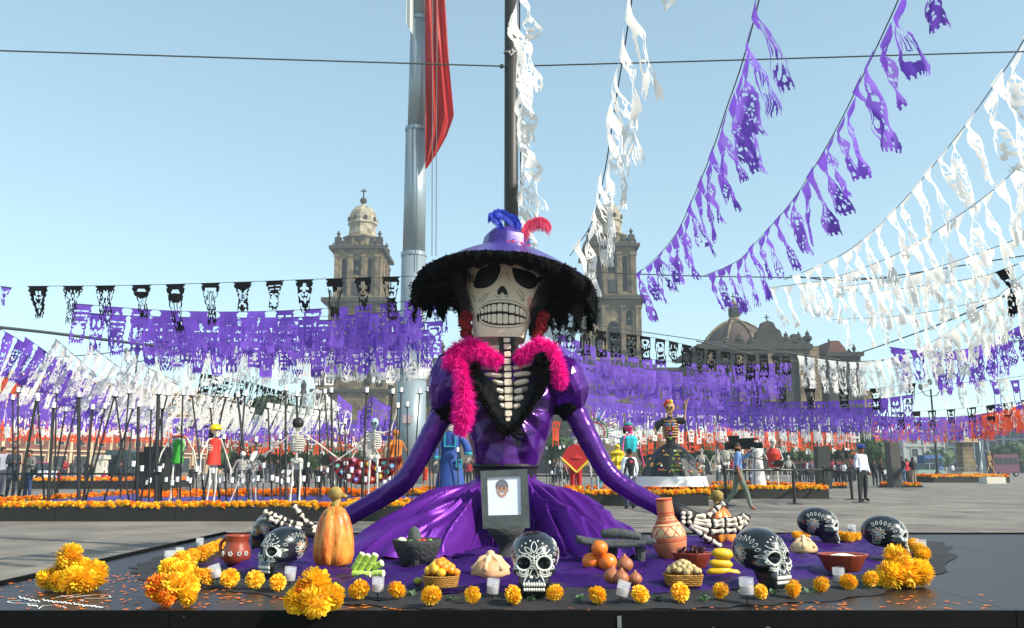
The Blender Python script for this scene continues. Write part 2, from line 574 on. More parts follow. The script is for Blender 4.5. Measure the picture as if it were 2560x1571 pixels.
    for i in range(10):
        b = MB(); urn(b, (X - 5.6 + i * 1.24, D - .3, Z(616)), .9 + .4 * (i % 2), .28); b.build('small_finial', stone_d, th)
    # bell shaped crown
    pr = [(37, 581), (35, 574), (33, 566), (32, 556), (33, 548), (36.5, 545), (36.5, 541), (34, 538), (34, 530), (32, 520), (28.5, 511), (23, 504), (16, 500), (6, 497), (5, 492)]
    k = mpp(D, 60)
    ridge = lambda a, i: 1 + (.05 if round(a / (2 * pi) * 32) % 4 == 0 else 0)
    b = MB(); b.lathe([(r * k, Z(y)) for r, y in pr], 32, (X, yc - 1.5, 0), wob=ridge); b.build('bell_dome', stone_w, th, smooth=False)
    for i in range(8):
        a = i * pi / 4 + pi / 8
        b = MB().box((X + 34.5 * k * cos(a), yc - 1.5 + 34.5 * k * sin(a), Z(534)), (.7, .7, .9)); b.build('dormer', stone_d, th)
    b = MB().ball((X, yc - 1.5, Z(483)), 9 * k, 14, 8); b.build('finial_ball', stone_d, th, smooth=True)
    b = MB().box((X, yc - 1.5, (Z(474) + Z(452)) / 2), (.3, .3, Z(452) - Z(474))); b.box((X, yc - 1.5, Z(458)), (1.4, .28, .3)); b.build('cross', stone_d, th)
    return th
tower(891, 195, 'sandstone cathedral bell tower beside the grey flagpole, pale bell-shaped dome with ball and cross', 0)
tower(1530, 193, 'sandstone cathedral bell tower behind the white paper strings, greenish bell in its arch', -6)

# main front between the towers
D = 196
fx0, fx1 = P(975, 950, D).x, P(1462, 950, D).x
Zf = lambda py: P(1200, py, D).z
cf = thing('cathedral_facade', 'stone cathedral front between its two bell towers, balustrade along the top', 'cathedral', ((fx0 + fx1) / 2, D, 0))
MB().box(((fx0 + fx1) / 2, D + 12, Zf(905) / 2), (fx1 - fx0, 24, Zf(905))).build('wall', stone, cf)
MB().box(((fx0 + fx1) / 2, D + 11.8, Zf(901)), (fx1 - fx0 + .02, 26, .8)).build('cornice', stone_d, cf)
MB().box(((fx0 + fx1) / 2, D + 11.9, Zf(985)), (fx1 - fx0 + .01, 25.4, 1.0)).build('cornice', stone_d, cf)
b = MB()
for i in range(34):
    b.lathe([(.14, 0), (.26, .5), (.14, 1.1)], 6, (fx0 + .6 + i * (fx1 - fx0 - 1.2) / 33, D - .7, Zf(901) + .4))
b.box(((fx0 + fx1) / 2, D - .7, Zf(901) + 1.6), (fx1 - fx0, .5, .3)); b.build('balustrade', stone_d, cf)
for i in range(9):
    x = fx0 + 1.6 + i * (fx1 - fx0 - 3.2) / 8
    MB().box((x, D - .5, Zf(905) / 2 - .3), (1.5, 1.2, Zf(905) - .8)).build('buttress', stone, cf)
    b = MB(); urn(b, (x, D - .7, Zf(901) + 1.8), 2.6, .7); b.build('finial', stone_d, cf)
b = MB(); cx = (fx0 + fx1) / 2
pl = [(-8, 0), (8, 0), (7.6, 2), (5.2, 3), (4.6, 6.2), (2.2, 8.4), (-2.2, 8.4), (-4.6, 6.2), (-5.2, 3), (-7.6, 2)]
b.prism([(cx + x, D - .2, Zf(901) + .4 + z) for x, z in pl], (0, 0, 0), (0, 4, 0)); b.build('clock_gable', stone, cf)
for i in range(3):
    x = cx + (i - 1) * 13.5
    b = MB(); w_ = 2.6 if i != 1 else 3.2
    b.prism([(px_, D - .08, pz) for px_, pz in arch_poly(x - w_, x + w_, 0, 10 + (i == 1) * 2)], (0, 0, 0), (0, .05, 0)); b.build('portal', dark_in, cf)
    b = MB(); b.prism([(px_, D - .08, pz) for px_, pz in arch_poly(x - 1.6, x + 1.6, 15, 19)], (0, 0, 0), (0, .05, 0)); b.build('window', glassm, cf)
# low walls of the cathedral precinct seen under the paper flags
bx = MB(); xa, xb = P(1440, 1090, 190).x, P(1760, 1090, 190).x
MB_ = bx.box(((xa + xb) / 2, 202, P(1500, 925, 190).z / 2), (xb - xa, 20, P(1500, 925, 190).z))
sc_ = thing('cathedral_side_chapel', 'low sandstone chapel wall joining the bell tower to the dark church', 'church', ((xa + xb) / 2, 192, 0))
bx.build('wall', stone, sc_)
MB().box(((xa + xb) / 2, 201.8, P(1500, 925, 190).z + .3), (xb - xa + .6, 21, .8)).build('cornice', stone_d, sc_)
for i in range(7):
    x = xa + 2 + i * (xb - xa - 4) / 6
    MB().box((x, 191.8, 9.5), (1.3, .5, 19)).build('pilaster', stone, sc_)
    b = MB(); b.prism([(a, 191.93, c) for a, c in arch_poly(x + 1.3, x + 3.0, 5, 9)], (0,0,0), (0,.05,0)); b.build('window', dark_in, sc_)

# dark baroque church with its red dome
D = 150
Zc = lambda py: P(1900, py, D).z
Xc = lambda px, py=900: P(px, py, D).x
ch = thing('baroque_church', 'dark carved stone church with stepped gable and finials, reddish dome behind', 'church', (Xc(1900), D, 0))
xa, xb = Xc(1752), Xc(2022)
MB().box(((xa + xb) / 2, D + 10, Zc(885) / 2), (xb - xa, 20, Zc(885))).build('wall', stone_d, ch)
MB().box((Xc(2034), D + 10.2, Zc(866) / 2), (1.9, 21, Zc(866))).build('lit_edge_pier', stone, ch)  # sunlit right edge of the church, painted in as paler stone
MB().box(((xa + xb) / 2, D + 9.7, Zc(868)), (xb - xa + 1.2, 21, .9)).build('cornice', stone_d, ch)
def gable(name, pts, y, d=1.6, mat=stone_d):
    b = MB(); b.prism([(Xc(px_), y, Zc(py_)) for px_, py_ in pts], (0, 0, 0), (0, d, 0)); return b.build(name, mat, ch)
gable('stepped_gable', [(1868, 884), (1980, 884), (1976, 852), (1958, 846), (1952, 828), (1942, 822), (1936, 808), (1922, 803), (1908, 808), (1903, 822), (1893, 832), (1890, 848), (1872, 858)], D - .6)
gable('parapet_crest', [(1755, 884), (1868, 884), (1866, 860), (1850, 846), (1838, 858), (1826, 844), (1812, 860), (1796, 850), (1782, 864), (1757, 862)], D - .55)
gable('parapet_crest', [(1976, 884), (2024, 884), (2020, 862), (2006, 850), (1996, 838), (1984, 836), (1976, 852)], D - .55)
for px_, top in ((1968, 832), (2000, 832), (2022, 828), (1880, 845), (1850, 835), (1812, 845), (1766, 855), (1990, 846)):
    b = MB(); urn(b, (Xc(px_), D, Zc(868)), Zc(top - 4) - Zc(868), .85); b.build('finial', stone_d, ch)
b = MB(); c = (Xc(1922), D, 0); b.box((c[0], D, Zc(797)), (.18, .18, 1.4)); b.box((c[0], D, Zc(794)), (.8, .17, .18)); b.build('cross', stone_d, ch)
for i in range(7):
    x = xa + 1.5 + i * (xb - xa - 3) / 6
    MB().box((x, D - .25, Zc(880) / 2), (.9, .5, Zc(880))).build('pilaster', stone_d if i % 2 else stone, ch)
for i in range(4):
    x = xa + 3.5 + i * 4.2
    b = MB(); b.prism([(a, D - .06, c_) for a, c_ in arch_poly(x, x + 1.3, Zc(985), Zc(935))], (0,0,0), (0,.04,0)); b.build('window', dark_in, ch)
dm = MB(); kk = mpp(D + 14, 30); dx = P(1838, 860, D + 14).x; Zd = lambda py: P(1838, py, D + 14).z
dm.lathe([(88 * kk, Zd(905)), (88 * kk, Zd(872)), (84 * kk, Zd(868)), (80 * kk, Zd(860)), (68 * kk, Zd(842)), (50 * kk, Zd(824)), (30 * kk, Zd(812)), (18 * kk, Zd(807))], 24, (dx, D + 14, 0))
dm.build('dome', M('dome_tile', '#57423a', '#38302b', rough=.85, nscale=.5), ch, smooth=True)
for i in range(8):
    a = i * pi / 4 + .3
    b = MB(); b.tube([(dx + r * kk * cos(a), D + 14 + r * kk * sin(a), Zd(y) + .1) for r, y in ((81, 860), (69, 842), (51, 824), (31, 812), (18, 807))], .28, 5); b.build('dome_rib', stone, ch)
b = MB(); b.lathe([(18 * kk, Zd(808)), (16 * kk, Zd(800)), (12 * kk, Zd(797)), (11 * kk, Zd(768)), (14 * kk, Zd(766)), (14 * kk, Zd(763)), (9 * kk, Zd(760)), (3 * kk, Zd(752)), (.05, Zd(748))], 8, (dx, D + 14, 0)); b.build('lantern', stone, ch)
for i in range(4):
    a = -pi / 2 + (i - 1.5) * pi / 4
    MB().box((dx + 11 * kk * cos(a), D + 14 + 11 * kk * sin(a), Zd(782)), (.6, .5, 1.6)).build('lantern_window', dark_in, ch)
b = MB().box((dx, D + 14, Zd(743)), (.16, .16, 1.6)); b.box((dx, D + 14, Zd(742)), (.9, .15, .16)); b.build('cross', stone_d, ch)
# red wall and the small end of the church
MB().box((Xc(2060), D + 24, P(2060, 925, D + 18).z / 2), (6, 12, P(2060, 925, D + 18).z)).build('red_wall', tezontle, ch)
ce = thing('church_annex', 'small dark church end with a sloped roof and one slim finial', 'church', (Xc(2115), D, 0))
xa, xb = Xc(2068), Xc(2152)
MB().box(((xa + xb) / 2, D + 8, Zc(888) / 2), (xb - xa, 16, Zc(888))).build('wall', stone_d, ce)
MB().box(((xa + xb) / 2, D + 7.8, Zc(886)), (xb - xa + .8, 17, .7)).build('cornice', stone_d, ce)
b = MB(); b.prism([(Xc(a), D + 1, Zc(c_)) for a, c_ in [(2074, 885), (2126, 885), (2120, 868), (2106, 850), (2086, 850), (2080, 868)]], (0,0,0), (0, 8, 0)); b.build('roof', tezontle, ce)
for px_, top in ((2139, 858), (2126, 870), (2150, 878)):
    b = MB(); urn(b, (Xc(px_), D + .4, Zc(884)), Zc(top) - Zc(884), .4); b.build('finial', stone_d, ce)
MB().box((Xc(2160), D + 9, Zc(975) / 2), (3, 16, Zc(975))).build('side_wall', stone, ce)
b = MB(); b.box((Xc(2096), D + 4, Zc(845)), (.14, .14, 1)); b.box((Xc(2096), D + 4, Zc(844)), (.5, .13, .14)); b.build('cross', stone_d, ce)

# -------- palaces round the square
def palace(name, label, ax, ay, bx_, by_, h, wall, trim, storeys=3, bay=4.2, arcade=False, depth=14, nb=None):
    a, b_ = V((ax, ay, 0)), V((bx_, by_, 0))
    d = (b_ - a); L_ = d.length; u = d.normalized(); n = V((u.y, -u.x, 0))       # n points to the square
    th = thing(name, label, 'building', tuple((a + b_) / 2))
    rot = Matrix(((u.x, n.x, 0), (u.y, n.y, 0), (0, 0, 1)))
    W = lambda s, o, z: a + u * s + n * o + V((0, 0, z))
    def bxp(s0, s1, o0, o1, z0, z1, nm, mat, par=th):
        m_ = MB().box(W((s0 + s1) / 2, (o0 + o1) / 2, (z0 + z1) / 2), (s1 - s0, abs(o1 - o0), z1 - z0), rot=rot)
        return m_.build(nm, mat, par)
    bxp(0, L_, -depth, 0, 0, h, 'wall', wall)
    bxp(-.3, L_ + .3, -depth - .2, .5, h, h + .5, 'cornice', trim)
    k = nb or max(2, int(L_ / bay)); w_ = L_ / k
    hs = h / storeys
    wp = None; pp = None
    for s in range(1, storeys):
        bxp(-.05, L_ + .05, 0, .3, s * hs - .15, s * hs + .15, 'string_course', trim)
    for i in range(k + 1):
        bxp(i * w_ - .3, i * w_ + .3, 0, .22, 0, h - .02, 'pilaster', trim)
    for i in range(k):
        s = (i + .5) * w_
        for j in range(storeys):
            z0 = j * hs + hs * .22; z1 = j * hs + hs * .80
            if j == 0: z0 = .05; z1 = hs * .78
            ww = w_ * (.30 if j else .62) / 2
            fr = bxp(s - ww - .22, s + ww + .22, .02, .14, z0, z1 + .25, 'window_surround', trim)
            bxp(s - ww, s + ww, .15, .17, z0 + .1, z1, 'window', glassm if j else dark_in)
    return th
palace('arcaded_palace', 'long reddish stone palace with cream pilasters, left of the leaning candle poles', -95, 118, -66, 205, 17, tezontle, cream, 4, 4.6)
palace('corner_building', 'grey low office block with rows of windows beyond the reddish palace', -66, 222, -34, 226, 9, M('grey_render', '#8b8d8c', '#74777a', nscale=.5), M('grey_trim', '#a7a7a2'), 2, 3.8)
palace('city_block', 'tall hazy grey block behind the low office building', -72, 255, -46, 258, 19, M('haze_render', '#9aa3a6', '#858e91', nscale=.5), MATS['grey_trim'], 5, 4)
palace('green_glass_block', 'dark teal building with few windows at the far corner of the square', 103, 205, 110.5, 205, 12, M('teal_render', '#3c5358', '#2c4046', nscale=.4), M('teal_trim', '#59676a'), 4, 4)
palace('pale_building', 'pale grey narrow building beside the dark teal one', 93, 205, 102.6, 205, 9.5, M('pale_render', '#a3a9a8', '#8b9190', nscale=.4), MATS['grey_trim'], 3, 4)
palace('hotel_block', 'dark blue-grey building with tall shuttered windows on the right of the square', 111, 204, 122, 196, 13, M('slate_render', '#4d5a61', '#3a454c', nscale=.4), M('slate_trim', '#9aa2a4'), 5, 4)
palace('brick_block', 'reddish brown building at the right edge of the square', 122.6, 195, 142, 180, 14, tezontle, M('brown_trim', '#9a7b68'), 5, 4)
# ================================================================ trees
leafm = M('leaf', '#3f5a26', '#24381a', rough=0.7, nscale=1.2, contrast=.2, transl=.25)
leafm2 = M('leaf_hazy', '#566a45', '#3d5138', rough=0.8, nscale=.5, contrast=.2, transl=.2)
barkm = M('bark', '#4a3d30', '#2f2720', rough=.9, nscale=4, bump=.4)
def tree(c, r, h, label, group=None, n=700, mat=leafm, boxy=.5, seed=1):
    rr = random.Random(seed)
    th = thing('clipped_tree' if boxy > .3 else 'large_tree', label, 'tree', c, group)
    c = V(c)
    b = MB(); top = h - r * .9
    b.tube([c, c + V((.05, 0, top * .5)), c + V((0, 0, top))], [r * .10, r * .08, r * .06], 7)
    for k in range(5):
        a = k * 1.26 + rr.random()
        b.tube([c + V((0, 0, top * .8)), c + V((cos(a) * r * .35, sin(a) * r * .35, top + r * .2)), c + V((cos(a) * r * .6, sin(a) * r * .6, top + r * .6))], [r * .05, r * .035, r * .015], 5)
    b.build('trunk', barkm, th)
    b = MB()
    cc = c + V((0, 0, h - r * .62))
    lumps = [(V((rr.uniform(-.55, .55), rr.uniform(-.55, .55), rr.uniform(-.35, .35))) * r, r * rr.uniform(.32, .5)) for _ in range(14)]
    for i in range(n):
        lc, lr = rr.choice(lumps)
        d = V((rr.gauss(0, 1), rr.gauss(0, 1), rr.gauss(0, 1))).normalized()
        p = cc + lc + d * lr * rr.uniform(.75, 1.05)
        s = r * rr.uniform(.05, .10)
        q = (d + V((rr.uniform(-.7, .7), rr.uniform(-.7, .7), rr.uniform(-.4, .7)))).normalized().to_track_quat('Z', 'Y').to_matrix()
        b.add([p + q @ V((-s, -s * .6, 0)), p + q @ V((s * .3, -s, s * .2)), p + q @ V((s, s * .5, 0)), p + q @ V((-s * .2, s, s * .2))], [(0, 1, 2, 3)])
    for lc, lr in lumps:
        b.ball(cc + lc, lr * .82, 8, 6)
    b.build('crown', mat, th)
    return th
GT = 'clipped round trees lining the square'
def tpx(px, py, d): return (P(px, py, d).x, d, 0)
for i, (px, d, r, lab) in enumerate([
    (588, 95, 2.6, 'clipped round tree just left of the small white skeleton'),
    (655, 92, 2.6, 'clipped round tree directly behind the white horse-headed skeleton'),
    (748, 92, 3.1, 'clipped round tree behind the black-haired skeleton with open arms'),
    (826, 95, 2.3, 'clipped round tree between the black-haired skeleton and the skeleton with raised arm'),
    (905, 96, 2.3, 'clipped round tree behind the raised-arm skeleton'),
    (1400, 88, 2.2, 'clipped round tree between the purple arm and the red poncho skeleton'),
    (1632, 90, 2.1, 'clipped round tree left of the flowered black dress'),
    (1752, 90, 2.0, 'clipped round tree right of the flowered black dress'),
    (1985, 92, 2.5, 'clipped round tree behind the red-dressed skeleton and left black panel'),
    (2085, 95, 2.9, 'clipped round tree above the two black loudspeakers'),
    (2190, 98, 3.3, 'widest clipped tree, behind the policeman and the tall grey panel')]):
    tree(tpx(px, 1140, d), r, 3.3 + r * .35, lab, GT, 520, seed=i + 3)
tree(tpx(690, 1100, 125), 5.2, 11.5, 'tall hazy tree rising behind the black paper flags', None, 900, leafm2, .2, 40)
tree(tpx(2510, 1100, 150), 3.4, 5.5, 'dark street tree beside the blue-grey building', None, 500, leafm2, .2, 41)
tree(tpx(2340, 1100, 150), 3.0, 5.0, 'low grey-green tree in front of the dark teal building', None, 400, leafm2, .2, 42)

# ================================================================ flagpole with hanging flag, tent pole, cables
steel = M('pole_steel', '#98a4aa', '#86939a', rough=.42, metal=.35, nscale=.6, contrast=.3)
D = 60
fp = thing('flagpole', 'huge stepped grey steel flagpole rising behind the skeleton lady', 'flagpole', (P(1028, 1172, D).x, D, 0))
def polec(py): return P(interp([(0, 1049), (320, 1041), (500, 1037), (940, 1029), (1172, 1026)], py), py, D)
lev = [(1172, 36.5), (942, 36), (941, 31.5), (634, 30.5), (633, 28), (322, 26.5), (321, 22), (46, 21), (45, 17.5), (-260, 15)]
for (y0, r0), (y1, r1) in zip(lev[0::2], lev[1::2]):
    k0, k1 = mpp(D, polec(y0).z), mpp(D, polec(y1).z)
    b = MB(); p0, p1 = polec(y0), polec(y1)
    if y0 == 1172: p0.z = 0
    b.tube([p0, p1], [r0 * k0, r1 * k1], 40)
    o = b.build('pole_section', steel, fp, smooth=False)
    for f in o.data.polygons: f.use_smooth = len(f.vertices) == 4
    b = MB(); b.tube([p1 + V((0, 0, -.25)), p1 + V((0, 0, .02))], [r1 * k1 + .05, r1 * k1 + .05], 40); b.build('pole_collar', steel, fp, smooth=False)
b = MB(); c = P(1019, 1048, D - 1.12); b.box(c, (.68, .05, .56)); b.build('small_plaque', M('plaque', '#b9a6a8', '#9c8789', nscale=9), fp)
redm = M('flag_red', '#c9150c', '#a5100a', rough=.55, nscale=.15, transl=.4, stretch=(6, 6, .5))
D2 = 59
fl = thing('hanging_flag', 'long red flag hanging in folds beside the grey flagpole', 'flag', tuple(P(1090, 200, D2)))
right = [(-200, 1100), (0, 1113), (150, 1122), (290, 1135), (340, 1117), (380, 1095), (422, 1067)]
def flagpt(u, v):
    py = lerp(-200, 422, v)
    xl = 1063; xr = interp(right, py)
    px = lerp(xl, xr, u)
    fold = sin(u * 17 + 1.2 * sin(v * 5)) * .22 + sin(u * 31 + v * 3) * .07
    return P(px, py, D2 + fold * (xr - xl) / 60)
b = MB(); b.grid(flagpt, 44, 60); o = b.build('red_cloth', redm, fl, smooth=True)
def flagw(u, v):
    py = lerp(-200, 90, v); return P(lerp(1016, 1034, u), lerp(-200, 90 * (1 - (1 - u) * .3), v), D2 + .3 + sin(u * 9) * .1)
b = MB(); b.grid(flagw, 8, 12, keep=lambda u, v: True); b.build('white_stripe', M('flag_white', '#e6e4de', rough=.7, transl=.3), fl, smooth=True)
wirem = M('wire', '#4c504e', rough=.5, metal=.3)
cordm = M('cord', '#2f2b33', rough=.8)
b = MB()
b.tube([P(1082, -150, 58.5), P(1080, 640, 58.5)], .03, 4); b.tube([P(1093, -150, 58.5), P(1090, 640, 58.5)], .03, 4)
b.build('halyard', wirem, fl)

Dp = 9.35
bp_ = thing('dark_post', 'tall dark steel post with rope tie behind the purple hat', 'post', (P(1278, 1300, Dp).x, Dp, 0))
postm = M('post_black', '#2b2a28', '#3a3734', rough=.5, metal=.2, nscale=2, contrast=.3, bump=.05, bscale=30)
px_ = P(1278, 400, Dp).x
b = MB(); b.tube([(px_, Dp, .0), (px_, Dp, 8)], [.082, .078], 28); o = b.build('post', postm, bp_)
for f in o.data.polygons: f.use_smooth = len(f.vertices) == 4
b = MB(); zc = P(1278, 133, Dp).z
b.tube([(px_ + .086 * cos(a), Dp + .086 * sin(a), zc + .02 * sin(a * 1)) for a in [2 * pi * i / 20 for i in range(21)]], .008, 5)
b.tube([(px_ + .012, Dp - .09, zc), (px_ + .03, Dp - .1, zc - .04), (px_, Dp - .105, zc - .08), (px_ - .03, Dp - .1, zc - .03)], .012, 6)
b.build('rope_tie', M('rope_pale', '#b5b2a8', rough=.8), bp_)
def wire(label, pts, d0, d1, r=.008, name='steel_cable', sag=0):
    ps = []
    n = len(pts)
    for i, (x, y) in enumerate(pts):
        ps.append(P(x, y, lerp(d0, d1, i / (n - 1))))
    b = MB(); b.tube(smooth_path(ps, 24), r, 5); o = b.build(name, wirem)
    return tag(o, label, 'cable')
wz = P(1278, 166, Dp - .09)
wire('thin steel cable running from the dark post towards the upper left sky', [(1262, 166), (800, 152), (320, 137), (-200, 121)], Dp - .06, Dp - .6, .009)
wire('thin steel cable running from the dark post across the purple and white strings', [(1294, 166), (1800, 152), (2300, 137), (2760, 124)], Dp - .06, Dp - .4, .009)
for sx in (-1, 1):
    c = P(1278 + sx * 24, 166, Dp); b = MB(); b.ball(c, (.028, .02, .028), 8, 6); b.build('cable_clamp', wirem, bp_)
wire('dark cable sloping down behind the slanted purple flags', [(-30, 816), (120, 832), (280, 852), (420, 869)], 22, 24, .045)
wire('faint cable stretched low behind the hat towards the right church', [(1400, 800), (1800, 858), (2100, 900)], 26, 30, .015)
wire('pale cable rising from the small church end to the upper right', [(2040, 920), (2300, 830), (2560, 720)], 60, 30, .04)
wire('pale cable rising gently over the white flags on the right', [(1975, 690), (2150, 700), (2560, 640)], 30, 24, .02)
wire('long horizontal cable crossing the sky at tower height', [(1460, 680), (1760, 691), (2250, 697)], 30, 30, .022)
wire('pale cable crossing in front of the dark church', [(1740, 853), (2000, 905), (2300, 893), (2560, 850)], 40, 40, .03)
wire('thin cable low above the left paper flags', [(-20, 895), (150, 893), (380, 872)], 40, 40, .025)

# ================================================================ papel picado: every string is a thing, its paper flags are its parts
pcol = {
    'k': M('paper_black', '#070708', rough=.85, spec=.15),
    'w': M('paper_white', '#edeae4', rough=.8, transl=.42, objvar=.05),
    'p': M('paper_purple', '#8459cc', '#6842b8', rough=.7, nscale=.8, contrast=.3, transl=.45, objvar=.14),
    'o': M('paper_orange', '#ef5a2c', '#e24c22', rough=.7, nscale=.8, transl=.38),
}
def hole_pattern(seed):
    rr = random.Random(seed)
    circ = []
    kind = rr.randrange(4)
    for _ in range(rr.randrange(7, 12)):
        circ.append((rr.uniform(.0, .40), rr.uniform(.16, .92), rr.uniform(.055, .12), rr.uniform(.035, .085)))
    cy = rr.uniform(.35, .65)
    cx0, ry = rr.uniform(.18, .3), rr.uniform(.1, .17)
    def solid(u, v):
        x = abs(u - .5)
        sc = .5 - .035 * abs(sin(v * 22))
        if x > sc: return False
        if v > .93 - .0 and (sin(u * 6 * pi) ** 2) * .07 + .93 < v: return False
        if v < .13: return True
        if x > .41 : return True
        if kind == 0 and ((x / cx0) ** 2 + ((v - cy) / ry) ** 2) < 1:           # face: ring with eyes
            q = (x / cx0) ** 2 + ((v - cy) / ry) ** 2
            return not (q > .62 or ((x - .1) ** 2 / .003 + (v - cy + .03) ** 2 / .0012) < 1 or (x < .12 and abs(v - cy - .07) < .012))
        if kind == 1 and abs(v - cy) < .17 and int((x * 14)) % 2 == 0: return False
        if kind == 2 and (int(v * 22) % 3 == 0) and .05 < x < .36: return False
        if kind == 3 and (x * 2.2 - abs(v - .5) * 1.1) % .22 < .07: return False
        for a, b_, r1, r2 in circ:
            if ((x - a) / r1) ** 2 + ((v - b_) / r2) ** 2 < 1: return False
        return True
    return solid
PATS = [hole_pattern(s) for s in range(40)]
def full_pattern(seed):
    rr = random.Random(seed); cs = [(rr.uniform(.02, .34), rr.uniform(.2, .9), rr.uniform(.03, .07), rr.uniform(.016, .035)) for _ in range(19)]
    def solid(u, v):
        x = abs(u - .5)
        if x > .5 - .05 * abs(sin(v * 20)): return False
        if v > .95 and int(u * 9) % 2: return False
        if v < .14 or x > .42: return True
        return not any(((x - a) / r1) ** 2 + ((v - b_) / r2) ** 2 < 1 for a, b_, r1, r2 in cs)
    return solid
FULL = [full_pattern(s) for s in range(24)]
NFLAG = [0]
def flag_mesh(name, p0, p1, h, drift, twist, taper, crumple, nx, ny, rr, mat, parent, lacy=1.0):
    W0 = (p1 - p0); wid = W0.length
    hor = V((W0.x, W0.y, 0))
    if hor.length < 1e-4: hor = V((1, 0, 0))
    hor = hor.normalized() * wid * .9
    # partly turn towards the camera so that the lower part does not hang edge on
    view = V((1, 0, 0)) * wid * .8
    hor = hor.lerp(view, .5)
    tw = twist * rr.choice((-1, 1)) * rr.uniform(.6, 1.1)
    fold = rr.uniform(0, 6)
    c0 = (p0 + p1) / 2
    solid = rr.choice(PATS) if (lacy > .8 or (lacy < .6 and rr.random() < .35)) else rr.choice(FULL)
    anchor = rr.uniform(-.5, .5) * .6
    sd_ = rr.uniform(0, 100)
    def pt(u, v):
        s = sstep(0, .45, v)
        Wv = W0.lerp(hor, s)
        a = tw * sstep(.05, 1, v)
        Wv = Matrix.Rotation(a, 3, 'Z') @ Wv
        k = 1 - taper * sstep(0, .6, v)
        base = c0 + W0 * anchor * (1 - k) * 1.0
        q = base + Wv * (u - .5) * k
        q += V((0, 0, -h * v)) + drift * (v ** 1.25)
        nrm = Wv.cross(V((0, 0, 1))).normalized()
        q += nrm * (sin(u * 7 * (1 - k * .5) + fold + v * 4) * .10 * wid * crumple * min(1, v * 4)) + nrm * sin(v * 5 + fold) * h * .04 * crumple
        q.x += noise.noise(V((v * 4 + sd_, u * 1.5, 0))) * .13 * wid * crumple * min(1, v * 3)
        q.z += noise.noise(V((v * 3, u * 2 + sd_, 5))) * .06 * h * crumple * min(1, v * 3)
        return q
    b = MB(); b.grid(pt, nx, ny, keep=solid)
    o = b.build(name, mat, parent)
    NFLAG[0] += 1
    return o
GARL = []
def garland(label, pts, colors, w=.5, h=1.1, gap=.1, drift=(0, 0, 0), twist=.4, taper=.15, crumple=.6, skip=.04, seed=None, sagr=.012, start=0.0, hv=.12, swing=.12, group=None, lacy=1.0):
    """pts: (px, py, distance)"""
    rr = random.Random(seed if seed is not None else hash(label) % 9999 if False else sum(ord(c) for c in label))
    ps = [P(*p) for p in pts]
    path = smooth_path(ps, 160)
    cum = [0]
    for a, b in zip(path, path[1:]): cum.append(cum[-1] + (b - a).length)
    def at(s):
        s = max(0, min(cum[-1], s))
        lo = 0
        for i in range(len(cum) - 1):
            if cum[i + 1] >= s: lo = i; break
        f = (s - cum[lo]) / max(1e-9, cum[lo + 1] - cum[lo])
        return path[lo].lerp(path[lo + 1], f)
    th = thing('paper_flag_string', label, 'bunting', tuple(path[0]), group or 'strings of cut paper flags over the square')
    b = MB(); b.tube(path[::4] + [path[-1]], sagr * .6, 4); b.build('cord', cordm, th)
    s = start
    i = 0
    while s + w < cum[-1]:
        a, c = at(s), at(s + w)
        c0 = (a + c) / 2
        pxw = w / mpp(c0.y, c0.z) * .4
        if rr.random() > skip:
            nx = int(max(5, min(32, pxw / 1.1))); ny = int(max(8, min(52, nx * h / w * .75)))
            hh = h * rr.uniform(1 - hv, 1 + hv)
            dr = V(drift) * rr.uniform(.6, 1.3) + V((rr.uniform(-1, 1) * swing * hh * .5, rr.uniform(-1, 1) * swing * hh, 0))
            m = pcol[colors[i % len(colors)] if colors[0] != '?' else rr.choice(colors[1:])]
            flag_mesh('paper_flag', a, c, hh, dr, twist, taper * rr.uniform(.5, 1.3), crumple, nx, ny, rr, m, th, lacy)
        s += w + gap * rr.uniform(.7, 1.3)
        i += 1
    return th
# --- steep strings on the right, coming down from high near the camera
garland('white paper flag string dropping steeply right beside the dark post', [(1298, -90, 6.2), (1299, 120, 7.2), (1301, 330, 8.4), (1303, 540, 10.0)], 'w', .36, .66, .04, (.14, 0, 0), .9, .2, 1.1, seed=4, lacy=.5, skip=0)
garland('white paper flag string falling from the top edge to the hat brim', [(1588, -60, 7.0), (1566, 90, 7.6), (1540, 250, 8.6), (1510, 440, 10.2), (1478, 560, 11.5), (1425, 640, 12.6)], 'w', .46, .90, .04, (.12, 0, 0), .8, .2, 1.0, seed=5, lacy=.5, skip=0)
garland('purple paper flag string curving steeply down to the right bell tower', [(1905, -30, 7.2), (1880, 70, 7.8), (1850, 175, 8.6), (1815, 275, 9.6), (1780, 380, 10.8), (1735, 490, 12.4), (1690, 585, 14), (1640, 645, 15.6), (1588, 690, 17)], 'p', .44, .86, .05, (.20, 0, 0), 1.0, .30, .9, seed=6, lacy=.5, skip=0, hv=.22)
garland('purple paper flag string sweeping down towards the red church dome', [(2255, -20, 7.4), (2205, 90, 8.2), (2150, 205, 9.2), (2095, 315, 10.4), (2035, 420, 11.8), (1975, 510, 13.4), (1900, 595, 15.2), (1840, 655, 17), (1755, 692, 19)], 'p', .47, .92, .08, (.20, 0, 0), 1.0, .30, .9, seed=7, lacy=.5, skip=0, hv=.25)
garland('short purple paper string cut off by the sky at the top right', [(2296, -140, 6.5), (2325, -40, 6.8)], 'p', .3, .62, .05, (.05, 0, 0), 1.2, .5, 1.1, seed=8, lacy=.5, skip=0)
garland('white paper scraps dangling at the top between purple and white strings', [(1640, -70, 6.5), (1700, -60, 6.5)], 'w', .17, .3, .01, (.0, 0, 0), .8, .2, 1, seed=8, lacy=.5, skip=0)
